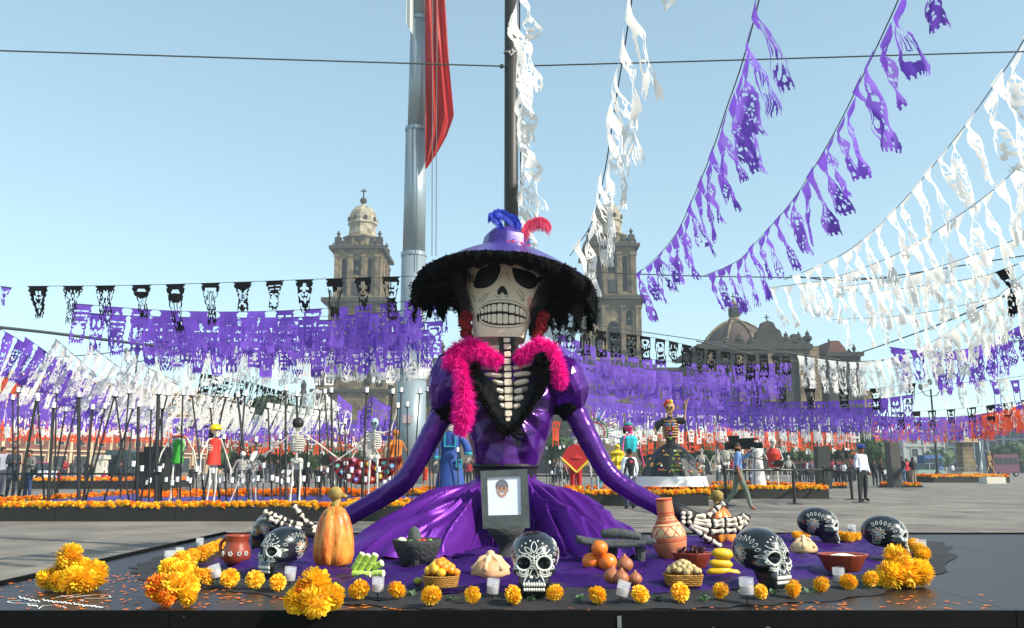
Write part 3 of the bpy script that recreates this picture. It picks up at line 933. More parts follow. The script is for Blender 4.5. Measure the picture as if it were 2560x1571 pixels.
garland('upper white paper flag string on the right, over the purple ones', [(2600, 20, 8.5), (2545, 125, 9.2), (2480, 220, 10.2), (2420, 305, 11.2), (2345, 400, 12.5), (2265, 495, 14), (2180, 580, 15.6), (2090, 645, 17.4), (1960, 700, 20)], 'w', .50, 1.0, .10, (.18, 0, 0), 0.7, .2, 1.0, seed=9, lacy=.5, skip=0, hv=.2)
garland('second white paper flag string on the right, below the upper one', [(2640, 350, 11), (2560, 405, 12), (2490, 470, 13.2), (2410, 530, 14.5), (2320, 590, 16), (2210, 650, 18), (2060, 700, 20.5), (1905, 722, 23)], 'w', .50, 1.0, .10, (.16, 0, 0), 0.7, .2, 1.0, seed=10, lacy=.5, skip=.03, hv=.2)
garland('third white paper flag string on the right, nearly level', [(2640, 565, 15), (2560, 592, 16), (2470, 625, 17), (2370, 660, 18.5), (2250, 695, 20), (2080, 722, 23)], 'w', .50, 1.0, .14, (.12, 0, 0), 0.7, .2, 1.0, seed=11, lacy=.5, skip=.05, hv=.2)
garland('fourth white string on the right with two torn black flags', [(2640, 630, 16), (2560, 655, 17), (2460, 690, 18), (2330, 712, 20), (2150, 735, 24)], 'kwkwwwwwwwwwwwww', .50, 1.0, .12, (.1, 0, 0), 1.2, .3, 1.2, seed=12, lacy=.5, skip=0)
garland('long low white string climbing from the church annex to the right', [(1990, 888, 33), (2120, 905, 30), (2230, 895, 27), (2330, 855, 24), (2430, 790, 21), (2520, 720, 18), (2600, 650, 16)], 'w', .5, 1.15, .12, (.1, 0, 0), .9, .25, 1.1, seed=13, lacy=.5, skip=.05)
garland('extra white string crowded under the nearly level ones on the right', [(2640, 700, 19), (2520, 735, 20), (2400, 765, 22), (2250, 790, 25), (2080, 800, 29)], 'w', .52, 1.0, .25, (.1, 0, 0), .7, .2, 1.0, seed=19, lacy=.5, skip=.08)
garland('purple string behind the low white one, right of the church', [(2225, 868, 27), (2330, 880, 26), (2430, 870, 24.5), (2510, 835, 22.5), (2600, 790, 21)], 'p', .5, 1.0, .12, (.1, 0, 0), 1.0, .25, 1.1, seed=14, lacy=.5, skip=.05)
garland('purple string behind the low white one, closest to the sky', [(2330, 905, 27), (2430, 885, 25), (2520, 855, 23.5), (2600, 820, 22)], 'p', .5, 1.0, .15, (-.1, 0, 0), 1.0, .25, 1.1, seed=24, lacy=.5, skip=.1)
garland('hazy white string under the purple ones on the right', [(2350, 960, 34), (2440, 955, 32), (2560, 940, 30)], 'w', .5, 1.1, .5, (.1, 0, 0), .9, .25, 1.1, seed=15, skip=.05)
garland('single hanging purple strips low in the right sky', [(2480, 957, 36), (2600, 945, 34)], 'p', .4, 1.3, .55, (0, 0, 0), .4, .1, .6, seed=16, skip=0)
# --- level rows on the left
garland('black paper flag string stretched across the sky left of the hat', [(70, 716, 19.5), (300, 714, 20), (560, 707, 20.5), (800, 698, 21), (1060, 690, 21)], 'k', .44, .98, .30, (.10, 0, 0), .5, .35, .7, seed=31, skip=0, hv=.25)
garland('purple tassel of crumpled paper at the left edge', [(-30, 712, 16), (30, 720, 16)], 'p', .2, .42, .05, (0, 0, 0), 1.2, .3, 1.3, seed=32, skip=0)
rows = [
 ('top', [(180, 759, 21.5), (420, 777, 22), (640, 779, 22.5), (860, 768, 22.5), (1130, 742, 22)], .20),
 ('second', [(222, 783, 22.5), (330, 790, 22.5), (620, 795, 23), (870, 788, 23), (1120, 765, 23)], .06),
 ('third', [(355, 797, 23.5), (620, 799, 24), (870, 800, 24), (1120, 785, 23.5)], .03),
 ('fourth', [(358, 812, 24.5), (620, 816, 25), (870, 818, 25), (1110, 803, 24.5)], .02),
 ('fifth', [(350, 828, 25.5), (620, 834, 26), (870, 836, 26), (1110, 822, 25.5)], .02),
 ('sixth', [(390, 846, 26.5), (640, 856, 27), (870, 852, 27), (1110, 838, 26.5)], .02)]
for nm, pts, gp in rows:
    garland(f'{nm} row of level purple paper flags left of the hat', pts, 'p', .50, 1.05, gp, (0.02, 0, 0), .35, .15, .45, seed=40 + len(nm) + int(pts[0][1]), skip=.03, swing=.18)
for nm, pts in [('first', [(560, 868, 29), (760, 872, 29), (930, 868, 29), (1110, 850, 28)]), ('second', [(380, 875, 31), (620, 884, 31), (870, 880, 31), (1090, 868, 30)]), ('third', [(460, 888, 33), (700, 893, 33), (1040, 880, 32)])]:
    garland(f'{nm} row of white paper flags hanging under the level purple rows', pts, 'w', .5, 1.15, .12, (0.02, 0, 0), .5, .15, .6, seed=60 + int(pts[0][1]), skip=.05)
# --- slanted strings on the left, dropping away to the right
garland('slanted purple string at the left edge under the dark cable', [(-60, 790, 20), (40, 845, 22), (110, 890, 24), (180, 930, 26), (330, 1000, 31)], 'p', .5, .95, .2, (-.42, 0, 0), .22, .28, .35, swing=.04, lacy=.7, seed=70)
garland('second slanted purple string, tied to the dark cable', [(62, 842, 22), (130, 890, 23.5), (200, 940, 25.5), (300, 985, 29)], 'p', .5, .95, .2, (-.42, 0, 0), .22, .28, .35, swing=.04, lacy=.7, seed=71)
garland('slanted white string tied to the dark cable near the purple one', [(140, 848, 22), (190, 892, 24), (260, 950, 27), (330, 985, 30), (440, 1020, 35)], 'w', .5, 1.0, .26, (-.42, 0, 0), .22, .28, .35, swing=.04, lacy=.7, seed=72)
garland('long slanted white string right of the first white one', [(222, 858, 23), (280, 905, 25), (350, 952, 28), (420, 985, 31), (540, 1020, 37), (660, 1040, 43)], 'w', .5, 1.0, .26, (-.42, 0, 0), .22, .28, .35, swing=.04, lacy=.7, seed=73)
garland('slanted white string starting under the purple rows', [(315, 875, 24), (365, 915, 26), (430, 955, 29), (520, 990, 33), (640, 1020, 39), (800, 1042, 46)], 'w', .5, 1.0, .26, (-.4, 0, 0), .22, .28, .35, swing=.04, lacy=.7, seed=74)
garland('faint slanted white string behind the candle poles', [(380, 925, 30), (450, 955, 33), (540, 980, 36), (660, 1005, 41), (820, 1030, 48)], 'w', .5, 1.1, .22, (-.35, 0, 0), .22, .25, .35, swing=.04, lacy=.7, seed=75)
garland('lower slanted white string at the left edge', [(-60, 855, 28), (40, 890, 30), (140, 935, 33), (240, 965, 37), (360, 1000, 42)], 'w', .5, 1.1, .26, (-.45, 0, 0), .22, .25, .35, swing=.04, lacy=.7, seed=76)
garland('lowest slanted white string at the left edge', [(-60, 905, 34), (60, 940, 36), (170, 970, 40), (300, 1000, 44), (420, 1020, 50)], 'w', .5, 1.1, .26, (-.45, 0, 0), .22, .25, .35, swing=.04, lacy=.7, seed=77)
garland('small purple string among the slanted white ones', [(150, 900, 33), (240, 940, 35), (330, 980, 38), (420, 1005, 42)], 'p', .5, 1.0, .35, (-.4, 0, 0), .22, .25, .35, swing=.04, lacy=.7, seed=78)
garland('red paper string far behind the slanted white ones', [(-30, 935, 40), (60, 955, 40)], 'o', .5, .8, .1, (0, 0, 0), .22, .25, .35, swing=.04, lacy=.7, seed=79)
garland('slanted black string in front of the hazy tree', [(505, 935, 33), (560, 942, 35), (620, 955, 38), (690, 975, 42), (745, 992, 46)], 'k', .42, 1.15, .18, (-.35, 0, 0), .6, .2, .8, seed=80)
garland('white string peaking left of the cathedral', [(700, 978, 44), (770, 985, 44), (795, 972, 42), (840, 1005, 44), (880, 1035, 47)], 'w', .5, 1.25, .1, (-.2, 0, 0), .5, .2, .7, seed=81)
garland('purple string hung from a peak at the tower foot', [(845, 985, 40), (872, 1010, 41), (905, 1030, 42), (935, 1042, 43)], 'p', .45, 1.15, .04, (-.12, 0, 0), .22, .25, .35, swing=.04, lacy=.7, seed=82)
garland('purple string hung from a peak beside the flagpole', [(905, 1025, 41), (928, 990, 40), (950, 1005, 40), (985, 1020, 41)], 'p', .45, 1.15, .04, (-.1, 0, 0), .22, .25, .35, swing=.04, lacy=.7, seed=83)
# --- far level rows, left
def farrow(label, pts, c, n=1, **k):
    return garland(label, pts, c, k.get('w', .5), k.get('h', 1.2), k.get('gap', .03), k.get('drift', (0, 0, 0)), k.get('twist', .3), .1, .5, seed=int(pts[0][0] * 3 + pts[0][1]) % 997, skip=k.get('skip', .02))
for i, (nm, y) in enumerate([('highest', 985), ('upper', 998), ('middle', 1010), ('lower', 1020)]):
    farrow(f'{nm} far purple row behind the candle poles', [(-40, y - 4, 42 + i * 2), (200, y + 6, 45 + i * 2), (420, y + 22, 50 + i * 2)], 'p')
farrow('far white row under the purple rows at the left', [(-40, 1022, 52), (220, 1035, 55), (480, 1045, 60)], 'w', h=1.4)
farrow('farther white row under the purple rows at the left', [(-40, 1038, 56), (220, 1046, 60), (480, 1054, 66)], 'w', h=1.3)
farrow('far orange row behind the leaning candle poles', [(-40, 1048, 60), (220, 1056, 64), (480, 1066, 70)], 'o', h=1.4)
farrow('farthest orange row behind the leaning candle poles', [(-40, 1058, 66), (220, 1064, 70), (480, 1072, 76)], 'o', h=1.3)
farrow('small black row over the far purple flags in the middle left', [(470, 1036, 56), (600, 1036, 57), (720, 1038, 58)], 'k', gap=.6, h=.9)
farrow('far purple row behind the yellow-helmet skeleton', [(430, 1046, 56), (640, 1050, 58), (840, 1052, 60), (1000, 1050, 60)], 'p', h=1.3)
farrow('second far purple row behind the black-haired skeleton', [(430, 1056, 60), (640, 1060, 62), (840, 1060, 64), (1000, 1056, 64)], 'p', h=1.3)
farrow('far white row over the orange flags in the middle left', [(430, 1068, 64), (640, 1074, 66), (900, 1072, 68), (1010, 1066, 68)], 'w', h=1.3)
farrow('far orange row above the clipped trees on the left', [(430, 1080, 66), (640, 1088, 68), (900, 1084, 70), (1010, 1078, 70)], 'o', h=1.4)
farrow('orange and white row above the clipped trees on the left', [(560, 1084, 72), (760, 1092, 74), (1000, 1082, 74)], 'ow', h=1.5)
# --- right side rows behind the shoulder
garland('black paper flag string from the hat past the right bell tower', [(1375, 812, 24), (1500, 828, 25), (1640, 846, 26), (1760, 872, 27), (1880, 886, 28), (1975, 890, 29)], 'k', .40, .78, .16, (0, 0, 0), .7, .15, .8, seed=90, skip=0, hv=.15)
for nm, pts, gp in [
 ('first', [(1395, 833, 25), (1470, 862, 26), (1560, 888, 27), (1660, 902, 28), (1790, 912, 29), (1980, 908, 30)], .16),
 ('second', [(1400, 868, 27), (1500, 905, 28), (1640, 925, 29), (1800, 930, 30), (1975, 924, 31)], .03),
 ('third', [(1420, 900, 29), (1520, 922, 30), (1660, 938, 31), (1820, 944, 32), (1970, 940, 33)], .02),
 ('fourth', [(1430, 925, 31), (1540, 938, 32), (1680, 950, 33), (1820, 958, 34), (1900, 958, 34)], .02)]:
    garland(f'{nm} purple paper row right of the shoulder, before the dark church', pts, 'p', .48, 1.02, gp, (0, 0, 0), .3, .1, .4, seed=91 + int(pts[0][1]), skip=.02)
garland('black paper flag row in front of the church annex', [(1880, 965, 32), (2020, 972, 32), (2180, 972, 31), (2290, 958, 30), (2330, 950, 29)], 'k', .40, .78, .62, (0, 0, 0), .7, .15, .8, seed=95, skip=0)
for nm, pts, gp in [
 ('first', [(1440, 985, 38), (1640, 998, 39), (1900, 1005, 38), (2120, 1002, 36), (2260, 990, 34), (2330, 975, 33)], .04),
 ('second', [(1440, 1000, 42), (1640, 1012, 43), (1900, 1018, 42), (2120, 1020, 40), (2240, 1016, 39)], .02),
 ('third', [(1480, 1012, 45), (1700, 1024, 46), (1950, 1030, 45), (2200, 1030, 44)], .02)]:
    garland(f'{nm} long lower purple row over the distant crowd on the right', pts, 'p', .5, 1.1, gp, (0, 0, 0), .3, .1, .4, seed=101 + int(pts[0][1]), skip=.02)
farrow('white row between the lower purple and orange rows on the right', [(1480, 1015, 50), (1700, 1036, 52), (1950, 1042, 52), (2200, 1044, 50)], 'w', h=1.4, gap=.2)
farrow('second white row between the purple and orange rows on the right', [(1480, 1040, 54), (1600, 1050, 56), (1800, 1058, 58), (2150, 1058, 56)], 'w', h=1.3, gap=.2)
farrow('white swag behind the cyan and pink skeleton', [(1480, 1048, 56), (1530, 1072, 57), (1590, 1078, 58), (1640, 1050, 58)], 'w', h=1.2)
farrow('orange row behind the flowered black dress', [(1600, 1088, 60), (1700, 1082, 60), (1790, 1062, 60), (1850, 1080, 62)], 'o', h=1.4)
farrow('orange row above the television cameraman', [(1720, 1092, 62), (1830, 1078, 62), (1960, 1078, 64), (2150, 1084, 64)], 'o', h=1.2)
farrow('white and orange striped row above the clipped trees on the right', [(1820, 1092, 66), (1960, 1088, 68), (2150, 1086, 68)], 'wo', h=1.4, gap=0)
farrow('orange scrap of paper flags beside the bodice', [(1380, 1052, 50), (1402, 1055, 50)], 'o', h=1.4)
farrow('purple low row between policeman and right edge', [(2180, 1040, 42), (2300, 1044, 43), (2420, 1040, 44), (2500, 1028, 44)], 'p', h=1.1)
farrow('second purple low row between policeman and right edge', [(2200, 1052, 47), (2330, 1056, 48), (2440, 1050, 49), (2600, 1020, 46)], 'p', h=1.1, gap=.15)
farrow('orange row behind the low purple rows on the right', [(2180, 1056, 54), (2330, 1056, 54), (2460, 1034, 48), (2600, 1002, 42)], 'o', h=1.2, gap=.06)
farrow('nearer orange row at the right edge', [(2420, 1046, 46), (2500, 1028, 42), (2600, 1000, 38)], 'o', h=1.2)
farrow('white row mixed into the orange at the right edge', [(2400, 1040, 47), (2500, 1018, 44), (2600, 996, 40)], 'w', h=1.2, gap=.5)
farrow('small black flag row above the orange ones on the right', [(2240, 1032, 38), (2400, 1022, 38), (2500, 1010, 37), (2600, 994, 36)], 'k', h=.72, w=.38, gap=.4)
# ================================================================ stage in front
stagem = M('stage_top', '#121110', '#211f1d', rough=.38, nscale=1.5, contrast=.3, spec=.4, bump=.04, bscale=9)
stageside = M('stage_side', '#060606', '#0c0c0c', rough=.8, nscale=3, contrast=.2, bump=.1, bscale=30, spec=.12)
ZS = 0.30
SX0, SX1, SY0, SY1 = -3.12, 5.6, 4.46, 9.58
stage = thing('low_stage', 'wide low black stage with glossy top under the skeleton lady', 'stage', ((SX0 + SX1) / 2, SY0, 0))
xs = [SX0, -2.2, -.62 + .45, 0.74, 2.45, 4.1, SX1]
xs = [SX0, -1.7, G(1556, 1540, ZS).x * .995, 2.5, 4.05, SX1]
for a, c in zip(xs, xs[1:]):
    for k in range(3):
        y0, y1 = SY0 + k * (SY1 - SY0) / 3, SY0 + (k + 1) * (SY1 - SY0) / 3
        MB().box(((a + c) / 2, (y0 + y1) / 2, ZS - .02), (c - a - .004, y1 - y0 - .004, .04)).build('top_panel', stagem, stage)
for a, c in zip(xs, xs[1:]):
    MB().box(((a + c) / 2, SY0 - .012, ZS / 2 + .002), (c - a - .006, .022, ZS + .008)).build('front_board', stageside, stage)
    MB().box(((a + c) / 2, SY1 + .012, ZS / 2 + .006), (c - a - .006, .022, ZS + .02)).build('back_board', stageside, stage)
MB().box((SX0 - .012, (SY0 + SY1) / 2, ZS / 2 + .01), (.022, SY1 - SY0 + .05, ZS + .03)).build('side_board', stageside, stage)
MB().box((SX1 + .012, (SY0 + SY1) / 2, ZS / 2 + .01), (.022, SY1 - SY0 + .05, ZS + .03)).build('side_board', stageside, stage)
MB().box((xs[2], SY0 - .026, ZS - .045), (.02, .006, .055)).build('metal_hinge', M('hinge', '#8b8e90', rough=.4, metal=.7), stage)
# loose petals and chalk writing on the glossy top
petm = M('loose_petal', '#c9531d', '#e2821f', rough=.7, nscale=12)
b = MB()
for i in range(620):
    if R.random() < .55: x = R.uniform(SX0, -1.1); y = R.uniform(SY0 + .03, 6.2)
    else: x = R.uniform(-1.2, 4.8); y = SY0 + abs(R.gauss(0, .22)) + .03
    s = R.uniform(.008, .022); a = R.uniform(0, pi)
    q = Matrix.Rotation(a, 3, 'Z'); c = V((x, y, ZS + .003))
    b.add([c + q @ V((-s, -s * .5, 0)), c + q @ V((s * .6, -s * .6, .003)), c + q @ V((s, s * .3, .001)), c + q @ V((-s * .5, s * .6, .002))], [(0, 1, 2, 3)])
o = b.build('loose_petals', petm); tag(o, 'orange petals scattered over the glossy black stage top', 'petals', kind='stuff')
chalk = M('chalk_white', '#e8e6e0', rough=.8)
b = MB()
def stroke(pts, wd=2.2):
    ps = smooth_path([G(x, y, ZS + .003) for x, y in pts], 8 * len(pts))
    for i, p in enumerate(ps[:-1]):
        q = ps[i + 1]; t = (q - p).normalized(); n = V((-t.y, t.x, 0)) * .0038
        b.add([p - n, q - n, q + n, p + n], [(0, 1, 2, 3)])
Wc = lambda x, y: (x / 4.567, 1240 + y / 4.567)
stroke([Wc(640, 1160), Wc(760, 1140), Wc(940, 1120)]); stroke([Wc(700, 1140), Wc(860, 1150), Wc(1040, 1135)])
stroke([Wc(760, 1170), Wc(900, 1145), Wc(1100, 1130), Wc(1240, 1140), Wc(1250, 1160), Wc(1100, 1170), Wc(960, 1168)])
stroke([Wc(240, 1195), Wc(140, 1195), Wc(90, 1210), Wc(180, 1225), Wc(420, 1225)])
x = 220
def word(x0, y0, n, dx=26, dy=5, amp=9):
    pts = []
    for i in range(n):
        pts.append(Wc(x0 + i * dx, y0 + i * dy + (amp if i % 2 else -amp) * (1 if i % 5 else 1.8)))
    stroke(pts)
word(220, 1160, 10); word(490, 1190, 14, 25, 3); word(840, 1232, 15, 24, 3); word(320, 1248, 6, 22, 1)
stroke([Wc(440, 1290), Wc(500, 1255), Wc(640, 1248), Wc(760, 1278)])
stroke([Wc(915, 1195), Wc(940, 1185), Wc(950, 1195), Wc(930, 1200)])
o = b.build('chalk_writing', chalk, stage, kind='stuff')

b = MB()
for i in range(34):
    x = R.uniform(SX0, SX1); z = R.uniform(.03, ZS - .02); s = R.uniform(.001, .0035)
    b.box((x, SY0 - .0245, z), (s * R.uniform(1, 6), .002, s))
b.build('paint_specks', M('speck', '#8a8780', rough=.8), stage, kind='stuff')
# purple satin spread under the offerings, black tulle round it
satin = M('purple_satin', '#6a2a98', '#481a74', rough=.38, metal=.35, nscale=1.2, contrast=.4, sheen=.0, tint='#e0a0ff', spec=.5)
tulle = M('black_tulle', '#1a1a1c', '#303032', rough=.8, nscale=8, alpha=.88)
def sheet(name, outline, z0, amp, mat, seed, freq=1.0, edge=0.0, nr=60, label=None):
    pts = [G(x, y, ZS) for x, y in outline]
    cx = sum(p.x for p in pts) / len(pts); cy = sum(p.y for p in pts) / len(pts)
    loop = smooth_path(pts + [pts[0]], 220)
    def f(u, v):
        p = loop[int(round(u * 219)) % 220]
        k = v
        if edge: k = v * (1 + edge * sin(u * 2 * pi * 37 + 2 * sin(u * 50)) * sstep(.7, 1, v))
        x, y = cx + (p.x - cx) * k, cy + (p.y - cy) * k
        q = V((x * 1.1 * freq, y * 2.2 * freq, seed))
        h = abs(noise.noise(q)) * 1.2 + .7 * (1 - abs(noise.noise(V((x * 2.3 * freq + y * .9, y * 4.4 * freq - x, seed + 9))))) ** 4 + .18 * noise.noise(q * 5)
        return V((x, y, z0 + amp * h * (1 - .85 * sstep(.9, 1, v)) + .001))
    b = MB(); b.grid(f, 219, nr, closeu=True)
    o = b.build(name, mat, smooth=True)
    return o
o = sheet('black_tulle_cloth', [(330, 1418), (360, 1450), (520, 1472), (760, 1500), (1000, 1522), (1300, 1528), (1650, 1526), (1950, 1512), (2180, 1490), (2340, 1440), (2380, 1385), (2300, 1350), (1900, 1343), (1300, 1345), (900, 1350), (600, 1350), (430, 1385)], ZS + .002, .025, tulle, 3.0, 2.2, .012)
tag(o, 'black tulle gathered round the edge of the purple cloth on the stage', 'cloth')
satin2 = M('purple_cloth', '#3b1b68', '#28104c', rough=.5, metal=.2, nscale=1.6, contrast=.4, tint='#c090ff', bump=.1, bscale=6)
o = sheet('purple_satin_cloth', [(490, 1420), (560, 1440), (700, 1458), (950, 1485), (1300, 1492), (1650, 1490), (1900, 1474), (2100, 1452), (2270, 1410), (2300, 1372), (2180, 1352), (1900, 1348), (1300, 1350), (900, 1354), (640, 1360), (540, 1385)], ZS + .006, .062, satin2, 7.3, 1.15, .004, 110)
tag(o, 'rumpled purple satin cloth spread over the stage under the offerings', 'cloth')
ZC = ZS + .040       # mean height of the rumpled cloth

# ================================================================ the giant skeleton lady
D0 = 7.6
KP = .0036
bone = M('bone_paint', '#eedfca', '#dfcdb2', rough=.5, nscale=5, contrast=.3)
blackm = M('matt_black', '#0d0d0f', rough=.55)
inkm = M('ink_line', '#2a2320', rough=.7)
vinyl = M('purple_vinyl', '#3c0f62', '#521a80', rough=.25, nscale=1.5, contrast=.35, metal=.30, coat=.35, tint='#e6b3ff', bump=.35, bscale=9)
hatm = M('hat_purple', '#49348c', '#3f2c7e', rough=.38, nscale=3, metal=.15, coat=.3)
lace = M('black_lace', '#070708', '#0f0f10', rough=.9, nscale=20, spec=.15)
veilm = M('veil', '#1c1c1e', '#2c2a2c', rough=.9, nscale=6, alpha=.62)
pinkm = M('boa_pink', '#ff10b0', '#fa0aa6', rough=.7, nscale=9, contrast=.4, transl=.3)
lady = thing('giant_skeleton_lady', 'giant skeleton lady in purple dress with wide black-laced hat and pink boa', 'statue', (P(1268, 1300, 7.6).x, 7.6, ZS))
# ---- head
DF = 7.30
HL = [(604, 1263, 78, 66, 2.2), (640, 1263, 96, 82, 2.2), (665, 1263, 100, 88, 2.2), (700, 1263, 102, 90, 2.3), (735, 1262, 101, 90, 2.4), (752, 1259, 94, 90, 2.6),
      (770, 1254, 83, 88, 2.9), (790, 1251, 76, 86, 3.2), (815, 1249, 70, 83, 3.8), (834, 1248, 67, 80, 4.5), (839, 1248, 64, 77, 4.5)]
def hl(py, k): return interp([(h[0], h[k]) for h in HL], py)
def face_pt(px, py, lift=0.0):
    cx, a, bb, n = hl(py, 1), hl(py, 2), hl(py, 3), hl(py, 4)
    dx = max(-.995, min(.995, (px - cx) / a))
    k = (1 - abs(dx) ** n) ** (1 / n)
    p = P(px, py, DF)
    return V((p.x, DF + .34 - bb * KP * k - lift, p.z))
b = MB()
def headf(u, v):
    py = lerp(839, 604, v); cx, a, bb, n = hl(py, 1), hl(py, 2), hl(py, 3), hl(py, 4)
    t = -2 * pi * u
    c, s = cos(t), sin(t)
    X_ = a * (abs(c) ** (2 / n)) * (1 if c > 0 else -1); Y_ = bb * (abs(s) ** (2 / n)) * (1 if s > 0 else -1)
    p = P(cx + X_, py, DF)
    return V((p.x, DF + .34 - Y_ * KP, p.z))
b.grid(headf, 72, 46, closeu=True)
n0 = len(b.v); b.f.append(tuple(range(72))); b.m.append(0); b.f.append(tuple(range(n0 - 72, n0))); b.m.append(0)
head = b.build('skull_head', bone, lady, smooth=True)
head.data.polygons[-1].use_smooth = False; head.data.polygons[-2].use_smooth = False
def decal(name, pts, mat, parent, fn=face_pt, lift=.003, closed=True, rings=5, n=48):
    loop = smooth_path([V((x, y, 0)) for x, y in pts] + [V((pts[0][0], pts[0][1], 0))], n + 1)[:-1]
    cx = sum(p.x for p in loop) / n; cy = sum(p.y for p in loop) / n
    b = MB()
    b.grid(lambda u, v: fn(lerp(cx, loop[int(round(u * n)) % n].x, v), lerp(cy, loop[int(round(u * n)) % n].y, v), lift), n, rings, closeu=True)
    return b.build(name, mat, parent)
def ribbon(mb, pts, wd, fn=face_pt, lift=.0035, n=None):
    ps = smooth_path([V((x, y, 0)) for x, y in pts], n or 7 * len(pts))
    for i, p in enumerate(ps[:-1]):
        q = ps[i + 1]; t = (q - p)
        if t.length < 1e-6: continue
        t.normalize(); nn = V((-t.y, t.x, 0)) * wd / 2
        mb.add([fn(*(p - nn).xy, lift), fn(*(q - nn).xy, lift), fn(*(q + nn).xy, lift), fn(*(p + nn).xy, lift)], [(0, 1, 2, 3)])
decal('eye_socket', [(1182, 709), (1186, 688), (1198, 669), (1225, 660), (1249, 663), (1250, 680), (1238, 704), (1217, 717), (1193, 717)], blackm, head)
decal('eye_socket', [(1280, 668), (1304, 671), (1331, 677), (1345, 690), (1344, 706), (1328, 719), (1310, 717), (1291, 704), (1282, 683)], blackm, head)
decal('nose_hole', [(1256, 713), (1263, 719), (1269, 730), (1267, 737), (1261, 736), (1256, 730), (1250, 736), (1244, 735), (1244, 726), (1249, 718)], blackm, head, rings=3, n=40)
b = MB()
for k in range(7):
    ribbon(b, [(1184 - k * .2, 700 - k * 3), (1174, 697 - k * 3.4), (1166, 690 - k * 4)], 1.6)
    ribbon(b, [(1343, 695 + k * 2 - 6), (1350, 690 + k * 2 - 6), (1357, 680 + k * 2.6 - 6)], 1.6)
b.build('eyelashes', blackm, head, kind='stuff')
dark_gum = M('mouth_line', '#241c19', rough=.7)
tx = [1201, 1210, 1218, 1227.5, 1242, 1256.6, 1271, 1288, 1299, 1308, 1315]
utop = lambda x: interp([(1201, 772), (1210, 765), (1227, 760), (1256, 757), (1288, 762), (1308, 769), (1315, 776)], x)
ubot = lambda x: interp([(1201, 784), (1227, 780.5), (1256, 779), (1288, 784.5), (1315, 790)], x)
lbot = lambda x: interp([(1201, 796), (1210, 801), (1227, 807), (1256, 810), (1288, 808), (1308, 803), (1315, 797)], x)
backing = [(1199, 778), (1204, 768), (1216, 760), (1240, 756), (1256, 755.5), (1280, 758), (1300, 764), (1313, 771), (1318, 780), (1318, 793), (1312, 802), (1300, 808), (1280, 811.5), (1256, 812), (1235, 811), (1215, 806), (1203, 798), (1199, 790)]
decal('gum_line', backing, dark_gum, head, lift=.002, rings=4, n=72)
toothm = M('tooth_paint', '#f2e6d2', '#e6d6bc', rough=.45, nscale=12)
for row in (0, 1):
    for i in range(10):
        xa, xb = tx[i] + .7, tx[i + 1] - .7
        xm = (xa + xb) / 2
        if row == 0: ya, yb = utop(xm) + .9, ubot(xm) - 1.2
        else: ya, yb = ubot(xm) + 3.4, lbot(xm) - .9
        rr_ = min((xb - xa) * .38, 4)
        loop = []
        for cx_, cy_, a0 in ((xb - rr_, yb - rr_, 0), (xa + rr_, yb - rr_, 90), (xa + rr_, ya + rr_, 180), (xb - rr_, ya + rr_, 270)):
            for k in range(4):
                a = radians(a0 + k * 30); loop.append((cx_ + rr_ * cos(a), cy_ + rr_ * sin(a)))
        bb = MB(); n = len(loop)
        bb.add([face_pt(x, y, .0025) for x, y in loop] + [face_pt(xm + (x - xm) * .93, (ya + yb) / 2 + (y - (ya + yb) / 2) * .93, .010) for x, y in loop],
               [tuple(range(n, 2 * n))[::-1]] + [(j, (j + 1) % n, (j + 1) % n + n, j + n) for j in range(n)])
        bb.build('tooth', toothm, head)
b = MB()
ribbon(b, [(1190, 789), (1200, 786), (1227, 781.5), (1256, 780), (1288, 786), (1316, 792)], 4.4, lift=.012)
ribbon(b, [(1193, 780), (1194, 790), (1195, 801)], 5, lift=.005)
for pts in ([(1196, 772), (1205, 762), (1216, 756), (1236, 750), (1256, 749), (1280, 752), (1300, 758), (1315, 767), (1321, 776)],
            [(1197, 800), (1207, 808), (1227, 815), (1256, 818), (1288, 816), (1308, 809), (1319, 800)],
            [(1195, 752), (1205, 742), (1215, 732)], [(1200, 756), (1212, 744), (1222, 730)], [(1238, 738), (1243, 742), (1250, 740)], [(1262, 740), (1269, 741), (1273, 735)],
            [(1290, 726), (1300, 738), (1308, 748), (1304, 754)], [(1298, 722), (1308, 736), (1312, 744)], [(1350, 708), (1356, 720), (1352, 735), (1344, 748)], [(1346, 722), (1340, 735), (1342, 746)],
            [(1168, 722), (1172, 740), (1178, 752)], [(1176, 728), (1184, 738), (1186, 750)], [(1246, 700), (1252, 690), (1256, 678)], [(1275, 700), (1270, 690), (1268, 678)],
            [(1302, 746), (1307, 751), (1311, 748), (1308, 744)]):
    ribbon(b, pts, 1.1)
b.build('ink_lines', inkm, head, kind='stuff')
bx_ = decal('cheek_blush', [(1318, 745), (1326, 738), (1334, 745), (1330, 762), (1320, 766)], M('blush', '#d7a596', rough=.6), head, lift=.0015, rings=3, n=24)
# ---- hat
hc = P(1261, 703, D0); RH = 222 * mpp(D0, 2.8)
rollm = Matrix.Rotation(radians(3.2), 3, 'Y') @ Matrix.Rotation(radians(-4.9), 3, 'X')
def hatp(r, a, z): return hc + rollm @ V((r * cos(a), r * sin(a), z - .07 * (min(1, r / RH) ** 3) * abs(cos(a)) ** 3))
hat = MB()
wob = lambda a: 1 + .018 * sin(3 * a + 1) + .015 * noise.noise(V((cos(a) * 3, sin(a) * 3, 1)))
prof = [(.205, .345), (.22, .30), (.30, .27), (.5, .17), (.7, .06), (.82, 0.0)]
prof = [(r * RH / .82, z) for r, z in prof]
def brimf(u, v):
    i = v * (len(prof) - 1); k = min(int(i), len(prof) - 2); f = i - k
    r = lerp(prof[k][0], prof[k + 1][0], f); z = lerp(prof[k][1], prof[k + 1][1], f)
    a = 2 * pi * u
    facet = 1 - .02 * abs(sin(a * 5))
    return hatp(r * (wob(a) if v > .5 else 1) * facet, a, z)
